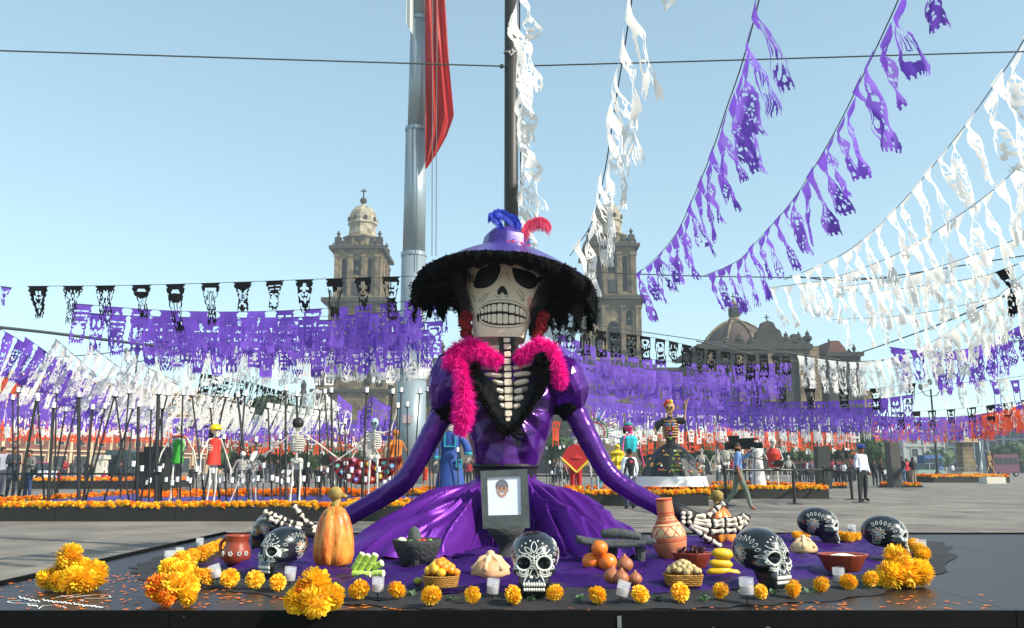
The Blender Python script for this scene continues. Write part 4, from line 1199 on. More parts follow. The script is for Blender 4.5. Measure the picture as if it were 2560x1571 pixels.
hat.grid(brimf, 120, 15, closeu=True)
brim = hat.build('hat_brim', hatm, lady, smooth=True, solid=.012)
cr = MB()
cr.grid(lambda u, v: hatp(interp([(0, .225), (.35, .215), (.7, .15), (.92, .06), (1, .0)], v) * (1 - .05 * abs(sin(u * 2 * pi * 4))), 2 * pi * u, .285 + .215 * sin(v * pi / 2) ** .9), 64, 8, closeu=True)
cr.build('hat_crown', hatm, lady)
b = MB()
for i in range(26):
    a = -pi / 2 + .05 + i * .055
    b.ball(hatp(.245 + .02 * (i % 2), a, .285 - .01 * (i % 3)), .018, 6, 4)
b.build('red_bead_trim', M('bead_red', '#c2152f', rough=.5), lady, kind='stuff')
# underside lining with gathered folds
b = MB()
def under(u, v):
    a = 2 * pi * u
    r = lerp(RH * .985 * wob(a), .26, v)
    z = lerp(-.015, .18, v) - .11 * sin(pi * v) * (1 + .35 * noise.noise(V((cos(a) * 2.2, sin(a) * 2.2, v * 1.5))))
    z += .022 * sin(a * 23 + 3 * noise.noise(V((cos(a) * 3, sin(a) * 3, v * 2)))) * (1 - v * .5) * sin(pi * min(1, v * 1.3 + .1))
    return hatp(r, a, z)
b.grid(under, 168, 14, closeu=True)
b.build('hat_lining', M('lining', '#0b0b0c', '#121113', rough=.95, nscale=7, spec=.1), lady, smooth=True)
# lace ruffle round the rim
b = MB()
rr = random.Random(5)
def ruff(u, v):
    a = 2 * pi * u
    back = .5 + .5 * sin(a)                      # more hangs at the back and the sides
    side = abs(cos(a)) ** 2
    drop = (.045 + .10 * side + .11 * back) * max(.35, 1 + 1.5 * noise.noise(V((cos(a) * 7, sin(a) * 7, 2))) + .5 * noise.noise(V((cos(a) * 30, sin(a) * 30, 7))))
    r = RH * wob(a) * (1 + .03 * sin(a * 61) * v + .03 * noise.noise(V((cos(a) * 14, sin(a) * 14, v * 3))))
    return hatp(r + .02 * v, a, .004 - drop * v)
b.grid(ruff, 360, 6, closeu=True)
for i in range(9000):
    a = rr.uniform(0, 2 * pi); v = rr.random() ** .8
    p = ruff(a / (2 * pi), v * 1.08) + V((rr.uniform(-.02, .02), rr.uniform(-.02, .02), rr.uniform(-.03, .010)))
    s = rr.uniform(.003, .010); q = V((rr.gauss(0, 1), rr.gauss(0, 1), rr.gauss(0, 1))).normalized().to_track_quat('Z', 'Y').to_matrix()
    b.add([p + q @ V((-s, -s, 0)), p + q @ V((s, -s * .6, 0)), p + q @ V((s * .7, s, 0)), p + q @ V((-s * .8, s * .5, 0))], [(0, 1, 2, 3)])
b.build('lace_ruffle', lace, lady, kind='stuff')
# veil hanging from the back and right of the rim
b = MB()
def veil(u, v):
    a = lerp(radians(-8), radians(150), u)
    r = RH * .93 * wob(a) - .10 * v - .04 * v * sin(u * 60)
    ln = interp([(0, .12), (.08, .36), (.2, .44), (.38, .34), (.6, .20), (.8, .16), (1, .12)], u) * (1 + .25 * noise.noise(V((u * 9, 3, 1))))
    return hatp(r, a, -.02 - ln * v)
b.grid(veil, 160, 12); b.build('back_veil', veilm, lady, smooth=True)
b = MB()
b.grid(lambda u, v: hatp(RH * (.55 - .2 * v) + .02 * sin(u * 70), lerp(radians(-38), radians(20), u), .02 - .03 * v - (.30 + .18 * u) * v), 90, 10)
b.build('side_veil', veilm, lady, smooth=True)
b = MB()
b.grid(lambda u, v: hatp(RH * (.60 - .2 * v) + .02 * sin(u * 70), lerp(radians(172), radians(215), u), .0 - (.30 + .06 * sin(u * 9)) * v), 60, 10)
b.build('side_veil', veilm, lady, smooth=True)
# feathers
def feather(name, path, wd, mat, n=900, seed=1, droop=.03):
    rr = random.Random(seed); ps = smooth_path(path, 60)
    b = MB(); b.tube(ps[::4], [.006 * (1 - i / 16) + .0015 for i in range(len(ps[::4]))], 5)
    for i in range(n):
        t = rr.random() ** .8; k = min(int(t * 58), 57); p = ps[k].lerp(ps[k + 1], rr.random())
        tg = (ps[k + 1] - ps[k]).normalized()
        sd_ = V((tg.z, rr.uniform(-.9, .9), -tg.x)).normalized() * rr.choice((-1, 1))
        l = wd * (sin(pi * min(1, .12 + t * .9)) ** .6) * rr.uniform(.6, 1.1)
        d1 = (sd_ + tg * .5).normalized(); m1 = p + d1 * l * .55; e1 = p + d1 * l + V((0, 0, -droop * rr.uniform(.3, 1.4)))
        wv = tg * .0022
        b.add([p - wv, p + wv, m1 + wv, m1 - wv, e1 + wv * .3, e1 - wv * .3], [(0, 1, 2, 3), (3, 2, 4, 5)])
    return b.build(name, mat, lady, kind='stuff')
bluem = M('feather_blue', '#2036b8', '#2d4fd6', rough=.6, nscale=20, transl=.2)
pf = M('feather_pink', '#f4436f', '#ff6a8d', rough=.6, nscale=20, transl=.3)
feather('blue_feather', [P(1288, 580, 7.5), P(1283, 555, 7.5), P(1262, 535, 7.5), P(1240, 530, 7.48), P(1222, 548, 7.46)], .055, bluem, 1300, 1)
feather('blue_feather', [P(1262, 580, 7.5), P(1250, 560, 7.45), P(1240, 545, 7.45), P(1228, 535, 7.4), P(1220, 552, 7.4)], .045, bluem, 900, 3)
feather('blue_feather', [P(1292, 580, 7.5), P(1296, 560, 7.55), P(1284, 543, 7.55), P(1268, 535, 7.55)], .045, bluem, 900, 4)
feather('pink_feather', [P(1306, 606, 7.5), P(1310, 580, 7.5), P(1326, 558, 7.5), P(1350, 550, 7.48), P(1370, 560, 7.46), P(1374, 582, 7.45)], .060, pf, 1700, 2, .05)

# ---- earrings
redf = M('earring_red', '#9c0d18', '#7a0a12', rough=.7, nscale=30, bump=.6, bscale=60)
def fuzzy(mb, c, r, n, rr, s=.12):
    mb.ball(c, r * .86, 10, 7)
    for i in range(n):
        d = V((rr.gauss(0, 1), rr.gauss(0, 1), rr.gauss(0, 1))).normalized(); p = c + d * r * rr.uniform(.82, 1.02)
        q = (d + V((rr.uniform(-.5, .5),) * 3)).normalized().to_track_quat('Z', 'Y').to_matrix(); k = r * s * rr.uniform(.7, 1.5)
        mb.add([p + q @ V((-k, -k, 0)), p + q @ V((k, -k, k * .5)), p + q @ V((k, k, 0)), p + q @ V((-k, k, k * .5))], [(0, 1, 2, 3)])
for lst in ([(1166, 793), (1160, 806), (1168, 820), (1164, 834), (1172, 846)], [(1358, 792), (1352, 805), (1356, 820), (1346, 832), (1340, 846)]):
    b = MB(); 
    for k, (x, y) in enumerate(lst): fuzzy(b, P(x, y, 7.42), .052 - .002 * k, 90, rr, .2)
    b.build('red_flower_earring', redf, lady, kind='stuff')

# ---- neck, spine and ribs
DN = 7.38
b = MB(); pts = [(1247, 1286, 836), (1247, 1286, 880), (1240, 1296, 915)]
b.box((P(1267, 870, DN).x, DN + .075, P(1267, 880, DN).z), (.135, .12, .40)); b.build('neck', blackm, lady)
b = MB()
chest = [(1180, 905), (1345, 905), (1350, 940), (1325, 1000), (1290, 1060), (1268, 1085), (1246, 1060), (1215, 1000), (1185, 940)]
def chestf(px, py, lift=0):
    p = P(px, py, 7.33); return V((p.x, 7.31 + ((px - 1267) / 90) ** 2 * .06 + max(0, (1000 - py)) * .0005 - lift, p.z))
o = decal('chest_panel', chest, blackm, lady, fn=chestf, lift=0, rings=6, n=60); 
verts = [(1267, 851, 9.5, 6), (1268, 867, 10, 7), (1268, 886, 10, 7.5), (1268, 904, 10.5, 7.5), (1269, 921, 11, 7.5), (1269, 938, 11.5, 7.5), (1270, 956, 12, 8.5), (1271, 976, 12.5, 8.5), (1271, 995, 12.5, 8.5), (1271, 1014, 12, 8.5), (1271, 1034, 10.5, 8), (1270, 1049, 7, 5)]
for x, y, a, h in verts:
    D_ = DN - .002 if y < 900 else 7.30
    loop = []
    for t in range(20):
        an = 2 * pi * t / 20; c, s = cos(an), sin(an)
        loop.append((x + a * (abs(c) ** .5) * (1 if c > 0 else -1) * (1 - .14 * (1 - abs(s))), y + h * (abs(s) ** .55) * (1 if s > 0 else -1)))
    bb = MB(); n = len(loop)
    f1 = [P(u, v_, D_) for u, v_ in loop]; f2 = [P(x + (u - x) * .8, y + (v_ - y) * .8, D_ - .022) for u, v_ in loop]
    bb.add(f1 + f2, [tuple(range(n, 2 * n))[::-1]] + [(j, (j + 1) % n, (j + 1) % n + n, j + n) for j in range(n)])
    bb.build('vertebra', bone, lady)
def rib(p, rads):
    ps = smooth_path([chestf(x, y, .018) for x, y in p], 12)
    bb = MB(); bb.tube(ps, [interp(list(zip([0, .15, .5, .85, 1], rads)), i / 11) * 1.45 * mpp(7.3, 1.6) for i in range(12)], 8, flat=.75); bb.build('rib', bone, lady)
for p, r_ in [([(1256, 919), (1230, 920), (1202, 918)], (3, 4.5, 4, 4, 1)), ([(1282, 922), (1305, 915), (1330, 908)], (4, 6, 5, 5, 2)),
              ([(1257, 940), (1235, 938), (1210, 935)], (3, 5.5, 5.5, 5, 1.5)), ([(1283, 938), (1305, 935), (1327, 933)], (3, 6, 6, 5.5, 2)),
              ([(1259, 959), (1245, 957), (1230, 952)], (3, 5.5, 5.5, 5, 1.5)), ([(1285, 960), (1303, 956), (1321, 952)], (3, 6, 6.5, 6, 3)),
              ([(1259, 980), (1250, 978), (1240, 974)], (3, 5.5, 5.5, 5, 1.5)), ([(1285, 980), (1302, 977), (1319, 971)], (3, 6, 6.5, 6, 3)),
              ([(1259, 998), (1252, 996), (1247, 993)], (3, 5, 5.5, 5, 1.5)), ([(1285, 999), (1298, 996), (1309, 993)], (3, 6, 6.5, 6, 3)),
              ([(1260, 1018), (1255, 1015), (1250, 1011)], (3, 5, 5, 4, 1.5)), ([(1284, 1019), (1292, 1016), (1300, 1013)], (3, 6, 6, 5, 3))]:
    rib(p, r_)
# ---- bodice
BL = [(900, 1192, 1350), (925, 1160, 1385), (960, 1152, 1398), (1000, 1155, 1395), (1040, 1160, 1386), (1100, 1168, 1370), (1165, 1184, 1344)]
rb_ = random.Random(8)
def bodf(u, v):
    py = lerp(1165, 900, v); a0, a1 = interp([(x[0], x[1]) for x in BL], py), interp([(x[0], x[2]) for x in BL], py)
    t = -2 * pi * u; cx, a = (a0 + a1) / 2, (a1 - a0) / 2
    px = cx + a * (abs(cos(t)) ** .9) * (1 if cos(t) > 0 else -1)
    th = atan2(px - 1268, py - 1010)
    tri = abs(((th * 5.2 / pi * 2 + .3) % 2) - 1)
    dist = sstep(20, 90, sqrt((px - 1268) ** 2 + (py - 1010) ** 2))
    cre = (tri - .5) * .055 * dist
    p = P(px, py, 7.45); dep = .27
    y = 7.62 - dep * sin(-t) * 1.0
    if sin(-t) > 0: y -= cre * min(1, sin(-t) * 2)
    y += .03 * noise.noise(V((px * .02, py * .03, 1)))
    return V((p.x + .01 * tri, y, p.z))
b = MB(); b.grid(bodf, 260, 60, closeu=True)
bod = b.build('bodice', vinyl, lady, smooth=True)
b = MB(); b.tube([P(1264, 1160, 7.62), P(1264, 1195, 7.62)], [.29, .27], 20); b.build('waist_frame', blackm, lady)
b = MB(); b.lathe([(.285, 0), (.30, .02), (.285, .04)], 40, P(1264, 1172, 7.62)); b.build('waist_band', blackm, lady)
# ---- puff sleeves, arms
def puff(name, c, rx, ry, rz, rot, seed):
    b = MB()
    def fn(d):
        return 1 + .16 * noise.noise(d * 1.7 + V((seed, 0, 0))) + .10 * abs(noise.noise(d * 3.5 + V((0, seed, 0)))) - .05 * abs(sin(atan2(d.y, d.x) * 4 + seed))
    b.ball(c, (rx, ry, rz), 26, 16, fn=fn, mat=Matrix.Rotation(radians(rot), 3, 'Y'))
    o = b.build(name, vinyl, lady)
    return o
puff('puff_sleeve', P(1124, 955, 7.62), .195, .21, .285, 10, 1)
puff('puff_sleeve', P(1414, 960, 7.58), .195, .21, .26, -24, 5)
puff('shoulder_cap', P(1165, 905, 7.6), .15, .17, .12, 0, 8)
puff('shoulder_cap', P(1370, 905, 7.6), .14, .17, .13, 0, 9)
def armtube(name, pts, rads, mat=vinyl):
    px_seed = pts[0][0] * .01
    ps = smooth_path([P(x, y, d) for x, y, d in pts], 40)
    b = MB(); b.tube(ps, [interp([(i / (len(rads) - 1), r) for i, r in enumerate(rads)], k / 39) * (1 + .05 * noise.noise(V((k * .5, px_seed, 0))) + .02 * sin(k * 2.2)) for k in range(40)], 20)
    return b.build(name, mat, lady, smooth=True)
armtube('arm', [(1112, 1022, 7.62), (1075, 1095, 7.64), (1030, 1175, 7.66), (1005, 1208, 7.68), (960, 1240, 7.75), (868, 1293, 7.75)], [.105, .10, .092, .092, .088, .082])
armtube('arm', [(1428, 1008, 7.60), (1465, 1085, 7.58), (1505, 1160, 7.56), (1532, 1195, 7.55), (1585, 1232, 7.52), (1668, 1278, 7.46)], [.105, .10, .090, .088, .082, .075])
b = MB()
for c, r_ in ((P(1118, 1026, 7.6), .105), (P(1138, 1032, 7.58), .06)): fuzzy(b, c, r_, 120, rr, .3)
b.build('black_cuff', lace, lady, kind='stuff')
b = MB()
for c, r_ in ((P(1420, 1014, 7.58), .105), (P(1402, 1010, 7.58), .06)): fuzzy(b, c, r_, 120, rr, .3)
b.build('black_cuff', lace, lady, kind='stuff')
# ---- boas and ruffles
def boa(name, pts, rad, n, mat, seed, wd=.0026, core=.30):
    n = int(n * 1.7)
    rr = random.Random(seed); ps = smooth_path([P(*p) for p in pts], 80)
    if not isinstance(rad, (list, tuple)): rad = [rad, rad]
    rf = lambda t: interp([(i / (len(rad) - 1), r) for i, r in enumerate(rad)], t)
    b = MB(); b.tube(ps[::4], [rf(i / 20) * core for i in range(len(ps[::4]))], 8)
    for i in range(n):
        t = rr.random(); k = min(int(t * 79), 78); p = ps[k].lerp(ps[k + 1], rr.random()); tg = (ps[k + 1] - ps[k]).normalized()
        d = V((rr.gauss(0, 1), rr.gauss(0, 1), rr.gauss(0, 1))); d = (d - tg * d.dot(tg)).normalized()
        r = rf(t); l = r * rr.uniform(.5, 1.2)
        d = (d + tg * rr.uniform(-.5, .5)).normalized()
        m1 = p + d * l * .6; e1 = p + d * l + V((rr.uniform(-.2, .2), rr.uniform(-.2, .2), -.45 * rr.random())) * r
        wv = d.cross(V((rr.gauss(0, 1), rr.gauss(0, 1), rr.gauss(0, 1)))).normalized() * wd * rr.uniform(.7, 1.6)
        a0 = p + d * l * .25
        b.add([a0 - wv * .6, a0 + wv * .6, m1 + wv, m1 - wv, e1 + wv * .25, e1 - wv * .25], [(0, 1, 2, 3), (3, 2, 4, 5)])
    return b.build(name, mat, lady, kind='stuff')
boa('pink_boa', [(1250, 908, 7.30), (1215, 884, 7.28), (1175, 868, 7.30), (1138, 884, 7.30), (1130, 915, 7.28)], [.07, .10, .11, .10, .09], 3200, pinkm, 1)
boa('pink_boa', [(1148, 905, 7.26), (1158, 950, 7.22), (1160, 1000, 7.20), (1157, 1045, 7.20), (1150, 1085, 7.22)], [.08, .085, .10, .10, .055], 3800, pinkm, 2)
boa('pink_boa', [(1292, 902, 7.30), (1315, 882, 7.28), (1350, 862, 7.28), (1378, 878, 7.28), (1392, 915, 7.26), (1400, 945, 7.26), (1394, 970, 7.28)], [.06, .09, .09, .09, .085, .08, .04], 3800, pinkm, 3)
boa('black_neck_ruffle', [(1192, 905, 7.26), (1178, 935, 7.24), (1188, 968, 7.23), (1215, 1010, 7.23), (1240, 1055, 7.23), (1266, 1084, 7.22)], [.035, .045, .04, .03, .028, .05], 1300, lace, 4, .007, .42)
boa('black_neck_ruffle', [(1348, 885, 7.22), (1358, 920, 7.22), (1354, 960, 7.23), (1332, 1005, 7.23), (1302, 1052, 7.23), (1272, 1084, 7.22)], [.06, .07, .055, .03, .03, .05], 1500, lace, 5, .007, .42)
for i, (cx, cy, rx, ry) in enumerate([(1210, 1010, 38, 60), (1335, 1010, 32, 50), (1268, 1085, 55, 28)]):   # sheer tulle over the bodice
    b = MB()
    def tf(u, v, cx=cx, cy=cy, rx=rx, ry=ry):
        a = 2 * pi * u; r = v * (1 + .3 * sin(a * 5 + i) * v)
        px, py = cx + rx * r * cos(a), cy + ry * r * sin(a)
        p = P(px, py, 7.24); return V((p.x, 7.235 + .05 * v + .015 * sin(a * 9) * v, p.z))
    b.grid(tf, 48, 8, closeu=True); b.build('sheer_tulle', M('sheer', '#0d0c0f', rough=.9, alpha=.5), lady, smooth=True)

# ---- skirt
out = [(-1.08, 8.45), (-1.24, 7.9), (-1.24, 7.2), (-1.08, 6.75), (-.78, 6.50), (-.42, 6.72), (-.2, 7.12), (-.02, 7.22), (.18, 7.12), (.42, 6.75), (.75, 6.60), (.98, 7.0), (1.06, 7.6), (1.02, 8.3)]
loop = smooth_path([V((x, y, 0)) for x, y in out], 400)
def skirtf(u, v):
    o_ = loop[min(399, int(u * 399))]
    ang = lerp(radians(200), radians(-20), u)
    wx, wy = -.055 + .26 * cos(ang), 7.62 - .25 * sin(ang)
    t = v
    r = t ** 1.05
    ph = u * 62 + 5 * noise.noise(V((u * 7, 0, 3))) + 1.5 * t * noise.noise(V((u * 4, t * 1.2, 8)))
    f1 = (abs(sin(ph * .5)) ** .7) - .5
    f2 = sin(ph * 1.37 + 2)
    amp = .12 * sstep(0, .45, t) * (1 + 1.1 * noise.noise(V((u * 9, 1, 1))))
    cr_ = (1 - abs(noise.noise(V((u * 22 + t * 2, t * 1.6 - u * 4, 4))))) ** 6 * .05 * sstep(.08, .3, t) + .006 * noise.noise(V((u * 60, t * 5, 2))) * sstep(.1, .5, t)
    x, y = lerp(wx, o_.x, r), lerp(wy, o_.y, r)
    z = ZC - .01 + (.93 - ZC) * (1 - t) ** .78
    nx_, ny_ = (o_.x - wx), (o_.y - wy); l = sqrt(nx_ * nx_ + ny_ * ny_)
    x += nx_ / l * (amp * f1 + .018 * f2 * sstep(.1, .5, t)); y += ny_ / l * (amp * f1 + .018 * f2 * sstep(.1, .5, t))
    z += amp * f1 * .5 * (1 - t) + cr_ * .8
    x += nx_ / l * cr_; y += ny_ / l * cr_
    return V((x, y, max(z, ZS + .012)))
b = MB(); b.grid(skirtf, 400, 90); b.build('satin_skirt', satin, lady, smooth=True)
b = MB()
b.grid(lambda u, v: V((-.055 + .27 * cos(2 * pi * u), 7.62 - .26 * sin(2 * pi * u) - .012 * sin(u * 120), .905 + .05 * v)), 160, 2, closeu=True); b.build('skirt_waistband', satin, lady, smooth=True)

# ---- bony hands
def bone_seg(mb, a, c, r, mi=0):
    a, c = V(a), V(c); n = 7
    pr = [1.15, 1.2, .85, .75, .85, 1.2, 1.1]
    mb.tube([a.lerp(c, i / (n - 1)) for i in range(n)], [r * k for k in pr], 8)
def bhand(name, fingers, dflt, rb, glove=True):
    b1 = MB(); b2 = MB()
    hand = None
    for f in fingers:
        pts = [P(x, y, d if len(q) > 2 else dflt) for q in f for x, y, d in [(q + (dflt,))[:3]]]
        if glove: b1.tube(smooth_path([p + V((0, .018, 0)) for p in pts], len(pts) * 4), rb * 1.35, 8)
        for a, c in zip(pts, pts[1:]):
            g = (c - a) * .09
            bone_seg(b2, a + g, c - g, rb)
            b1.ball(c, rb * .9, 7, 5)
    b1.build(name + '_glove', blackm, lady, smooth=True); b2.build(name + '_bones', bone, lady, smooth=True)
b = MB(); b.tube([P(1655, 1268, 7.44), P(1700, 1282, 7.42), P(1735, 1300, 7.40)], [.07, .075, .07], 12); b.ball(P(1735, 1302, 7.4), (.10, .05, .075), 12, 8); b.build('glove_palm', blackm, lady, smooth=True)
bhand('right_hand', [
    [(1716, 1290), (1768, 1292), (1790, 1274), (1812, 1256)],
    [(1722, 1298), (1780, 1306), (1812, 1302), (1843, 1300), (1864, 1288)],
    [(1725, 1306), (1782, 1314), (1812, 1312), (1846, 1312), (1872, 1292)],
    [(1725, 1312), (1774, 1330), (1812, 1328), (1842, 1326), (1868, 1302)],
    [(1722, 1312), (1756, 1338), (1778, 1352), (1804, 1368)]], 7.36, .020)
b = MB()
for i in range(6): b.ball(P(1708 + (i % 2) * 16, 1284 + (i // 2) * 11, 7.345), (.022, .012, .018), 8, 5)
b.build('wrist_bones', bone, lady, smooth=True)
bhand('left_hand', [
    [(800, 1322, 7.5), (732, 1308, 7.25), (706, 1298, 7.22), (682, 1288, 7.22), (660, 1279, 7.26)],
    [(800, 1332, 7.5), (728, 1318, 7.22), (698, 1308, 7.18), (672, 1296, 7.20)],
    [(800, 1342, 7.5), (742, 1330, 7.22), (712, 1324, 7.20)],
    [(800, 1320, 7.5), (768, 1308, 7.4), (750, 1284, 7.36), (733, 1262, 7.34)]], 7.3, .020)
# ================================================================ offerings
def spot(px, by, z=None):
    p = G(px, by, ZC if z is None else z)
    return p, mpp(p.y, p.z)
def item(name, label, cat, px, by, group=None, z=None):
    p, k = spot(px, by, z)
    return thing(name, label, cat, tuple(p), group), p, k

# ---- framed portrait
fr, p, k = None, None, None
Dfr = 6.98
frm = M('frame_grey', '#3e4644', '#59615e', rough=.6, nscale=9, bump=.2, bscale=30)
c = P(1262, 1247, Dfr)
fr = thing('portrait_frame', 'grey framed photograph of a smiling man with moustache, leaning on the purple skirt', 'picture frame', (c.x, Dfr, P(1262, 1318, Dfr).z))
F_ = lambda x, y, l=0: P(x, y, Dfr) + V((0, (y - 1247) * -.0004 * 0 - l, 0))
def quadbar(name, pts, mat, d0, d1, par):
    b = MB(); b.prism([P(x, y, Dfr) for x, y in pts], (0, d0, 0), (0, d1, 0)); return b.build(name, mat, par)
quadbar('frame_board', [(1201, 1178), (1318, 1173), (1325, 1320), (1207, 1322)], frm, 0, .05, fr)
for pts in ([(1201, 1178), (1318, 1173), (1303, 1190), (1217, 1194)], [(1318, 1173), (1325, 1320), (1305, 1288), (1303, 1190)], [(1325, 1320), (1207, 1322), (1220, 1290), (1305, 1288)], [(1207, 1322), (1201, 1178), (1217, 1194), (1220, 1290)]):
    quadbar('frame_rail', pts, frm, -.022, -.001, fr)
ph = quadbar('photo_print', [(1218, 1193), (1302, 1189), (1304, 1287), (1221, 1289)], M('photo_white', '#f1f1f3', '#dfe6f4', rough=.25, nscale=2), -.006, -.0015, fr)
def disc(name, cx, cy, rx, ry, col, lift, pts=None, n=24):
    b = MB(); l = pts or [(cx + rx * cos(2 * pi * i / n), cy + ry * sin(2 * pi * i / n)) for i in range(n)]
    b.add([P(x, y, Dfr - lift) for x, y in l], [tuple(range(len(l)))[::-1]]); return b.build(name, M('print_' + col[1:], col, rough=.35), ph)
disc('printed_hair', 1255, 1216, 16, 17, '#6e7078', .0075)
disc('printed_face', 1255, 1226, 13, 18, '#b98b76', .0085)
disc('printed_fringe', 1255, 1211, 14, 6.5, '#75777f', .0095)
disc('printed_moustache', 1254, 1231, 8, 2.6, '#a9a6a6', .0095)
disc('printed_smile', 1254, 1235.5, 5.5, 1.8, '#e9e4e0', .0095)
for ex in (1249.5, 1260): disc('printed_eye', ex, 1222, 2.6, 1.3, '#3a2f2c', .0095)
for ex in (1249.5, 1260): disc('printed_brow', ex, 1218, 3.6, 1.0, '#55504f', .0095)
disc('printed_nose', 1254.5, 1227, 2.2, 3, '#a87864', .0095)
disc('printed_ear', 1269, 1227, 2.3, 4, '#b0806c', .0080)

# ---- painted black skulls
def ell(p, c, r):
    q = V(((p.x - c[0]) / r[0], (p.y - c[1]) / r[1], (p.z - c[2]) / r[2])); l = q.length
    return (l - 1) * min(r) if l > 1e-6 else -min(r)
def rbox(p, c, h, r):
    q = V((abs(p.x - c[0]) - h[0], abs(p.y - c[1]) - h[1], abs(p.z - c[2]) - h[2]))
    return V((max(q.x, 0), max(q.y, 0), max(q.z, 0))).length + min(max(q.x, q.y, q.z), 0) - r
def smin(a, b, k):
    h = max(k - abs(a - b), 0) / k; return min(a, b) - h * h * k / 4
def smax(a, b, k): return -smin(-a, -b, k)
def sksdf(p):
    d = ell(p, (0, .06, .62), (.37, .47, .37))
    d = smin(d, rbox(p, (0, -.20, .38), (.15, .11, .16), .09), .12)
    d = smin(d, rbox(p, (0, -.24, .14), (.16, .10, .07), .07), .08)
    for s in (-1, 1):
        d = smin(d, ell(p, (s * .24, -.24, .40), (.10, .14, .08)), .08)
        d = smax(d, -ell(p, (s * .155, -.44, .52), (.095, .16, .09)), .05)
        d = smax(d, -ell(p, (s * .50, -.16, .50), (.15, .22, .17)), .10)
        d = smax(d, -ell(p, (s * .34, -.18, .20), (.08, .3, .09)), .10)
    d = smax(d, -ell(p, (0, -.44, .355), (.05, .10, .075)), .03)
    return d
def march(o, d):
    t = 0
    for _ in range(60):
        s = sksdf(o + d * t)
        if s < .0006: break
        t += s * .9
        if t > 2: break
    return o + d * t
def star(d):
    o = V((0, -.02, .48)); t = .9
    for _ in range(40):                              # come from outside
        s = sksdf(o + d * t)
        if s < .001: break
        t -= s * .8
        if t < .05: break
    return o + d * t
skv = MB()
skv.grid(lambda u, v: star(V((cos(-pi / 2 + pi * v) * cos(2 * pi * u), cos(-pi / 2 + pi * v) * sin(2 * pi * u), sin(-pi / 2 + pi * v)))), 84, 60, closeu=True)
blacksk = M('skull_black', '#0d1113', '#171d20', rough=.24, nscale=5, coat=.5, spec=.6, bump=.05, bscale=14)
whitep = M('paint_white', '#dcdcd4', '#b9bcb6', rough=.5, nscale=14)
goldp = M('petal_gap_orange', '#d9822a', rough=.6)
socketm = M('socket_dark', '#060607', rough=.8)
def frontpt(x, z, l=.006):
    return march(V((x, -1.2, z)), V((0, 1, 0))) + V((0, -l, 0))
def sidept(s):
    return lambda y, z, l=.006: march(V((s * 1.2, y, z)), V((-s, 0, 0))) + V((s * l, 0, 0))
def toppt(x, y, l=.006):
    return march(V((x, y, 1.6)), V((0, 0, -1))) + V((0, 0, l))
def rib2(mb, pts, wd, fn, n=None, closed=False):
    ps = [V((x, z, 0)) for x, z in pts]
    if closed: ps = ps + [ps[0]]
    ps = smooth_path(ps, n or 5 * len(pts))
    prev = None
    for i, p in enumerate(ps):
        t = (ps[min(i + 1, len(ps) - 1)] - ps[max(i - 1, 0)])
        if t.length < 1e-7: continue
        t.normalize(); nn = V((-t.y, t.x, 0)) * wd / 2
        cur = (fn((p - nn).x, (p - nn).y), fn((p + nn).x, (p + nn).y), fn(p.x, p.y, .012))
        if prev: mb.add([prev[0], prev[2], prev[1], cur[0], cur[2], cur[1]], [(0, 1, 4, 3), (1, 2, 5, 4)])
        prev = cur
def petal(mb, cx, cz, ang, l, w, fn, wd=.012, fill=None):
    c, s = cos(ang), sin(ang)
    T = lambda a, b_: (cx + a * c - b_ * s, cz + a * s + b_ * c)
    rib2(mb, [T(0, 0), T(l * .5, w), T(l, 0), T(l * .5, -w), T(0, 0)], wd, fn, 13)
def skull_pattern(seed):
    rr = random.Random(seed); b = MB()
    for s in (-1, 1):
        ex, ez = s * .155, .52
        rib2(b, [(ex + .118 * cos(a), ez + .108 * sin(a)) for a in [2 * pi * i / 12 for i in range(12)]], .028, frontpt, 40, True)
        for i in range(9):
            a = 2 * pi * i / 9 + .2
            cx, cz = ex + .142 * cos(a), ez + .132 * sin(a)
            rib2(b, [(cx + .022 * cos(t), cz + .022 * sin(t)) for t in [2 * pi * j / 6 for j in range(6)]], .014, frontpt, 10, True)
        for j, (x0, z0, x1, z1, x2, z2) in enumerate([(.08, .40, .16, .345, .27, .37), (.085, .375, .15, .315, .26, .335), (.08, .35, .13, .29, .15, .24)]):
            rib2(b, [(s * x0, z0), (s * x1, z1), (s * x2, z2)], .026 - .004 * j, frontpt, 14)
        # side rosette and top loops
        fn = sidept(s)
        for i in range(10):
            petal(b, .16, .58, 2 * pi * i / 10, .15, .032, fn, .011)
        rib2(b, [(.16 + .02 * cos(t), .58 + .02 * sin(t)) for t in [2 * pi * j / 6 for j in range(6)]], .014, fn, 10, True)
        for i in range(7):
            a = radians(58 + i * 17); petal(b, .10 + .26 * cos(a), .55 + .24 * sin(a), a, .09, .025, fn, .010)
        for i in range(4):
            rib2(b, [(.30, .36 + i * .03), (.20, .34 + i * .035), (.12, .38 + i * .03)], .009, fn, 8)
    rib2(b, [(0, .45), (.045, .39), (.065, .32), (.035, .295), (0, .33), (-.035, .295), (-.065, .32), (-.045, .39)], .016, frontpt, 34, True)
    petal(b, 0, .68, pi / 2, .17, .045, frontpt, .014)
    for s in (-1, 1):
        petal(b, s * .03, .67, pi / 2 - s * .9, .15, .03, frontpt, .012)
        rib2(b, [(0, .56), (s * .02, .62), (s * .10, .665), (s * .20, .68), (s * .24, .73)], .014, frontpt, 18)
    rib2(b, [(0, .47), (0, .56), (0, .66)], .014, frontpt, 10)
    for s in (-1, 1):
        for x, z in ((.06, .86), (.13, .82), (.19, .78), (.08, .245), (.22, .62)):
            rib2(b, [(s * x + .008 * cos(t), z + .008 * sin(t)) for t in [2 * pi * j / 5 for j in range(5)]], .014, frontpt, 7, True)
    return b
pat0 = skull_pattern(1)
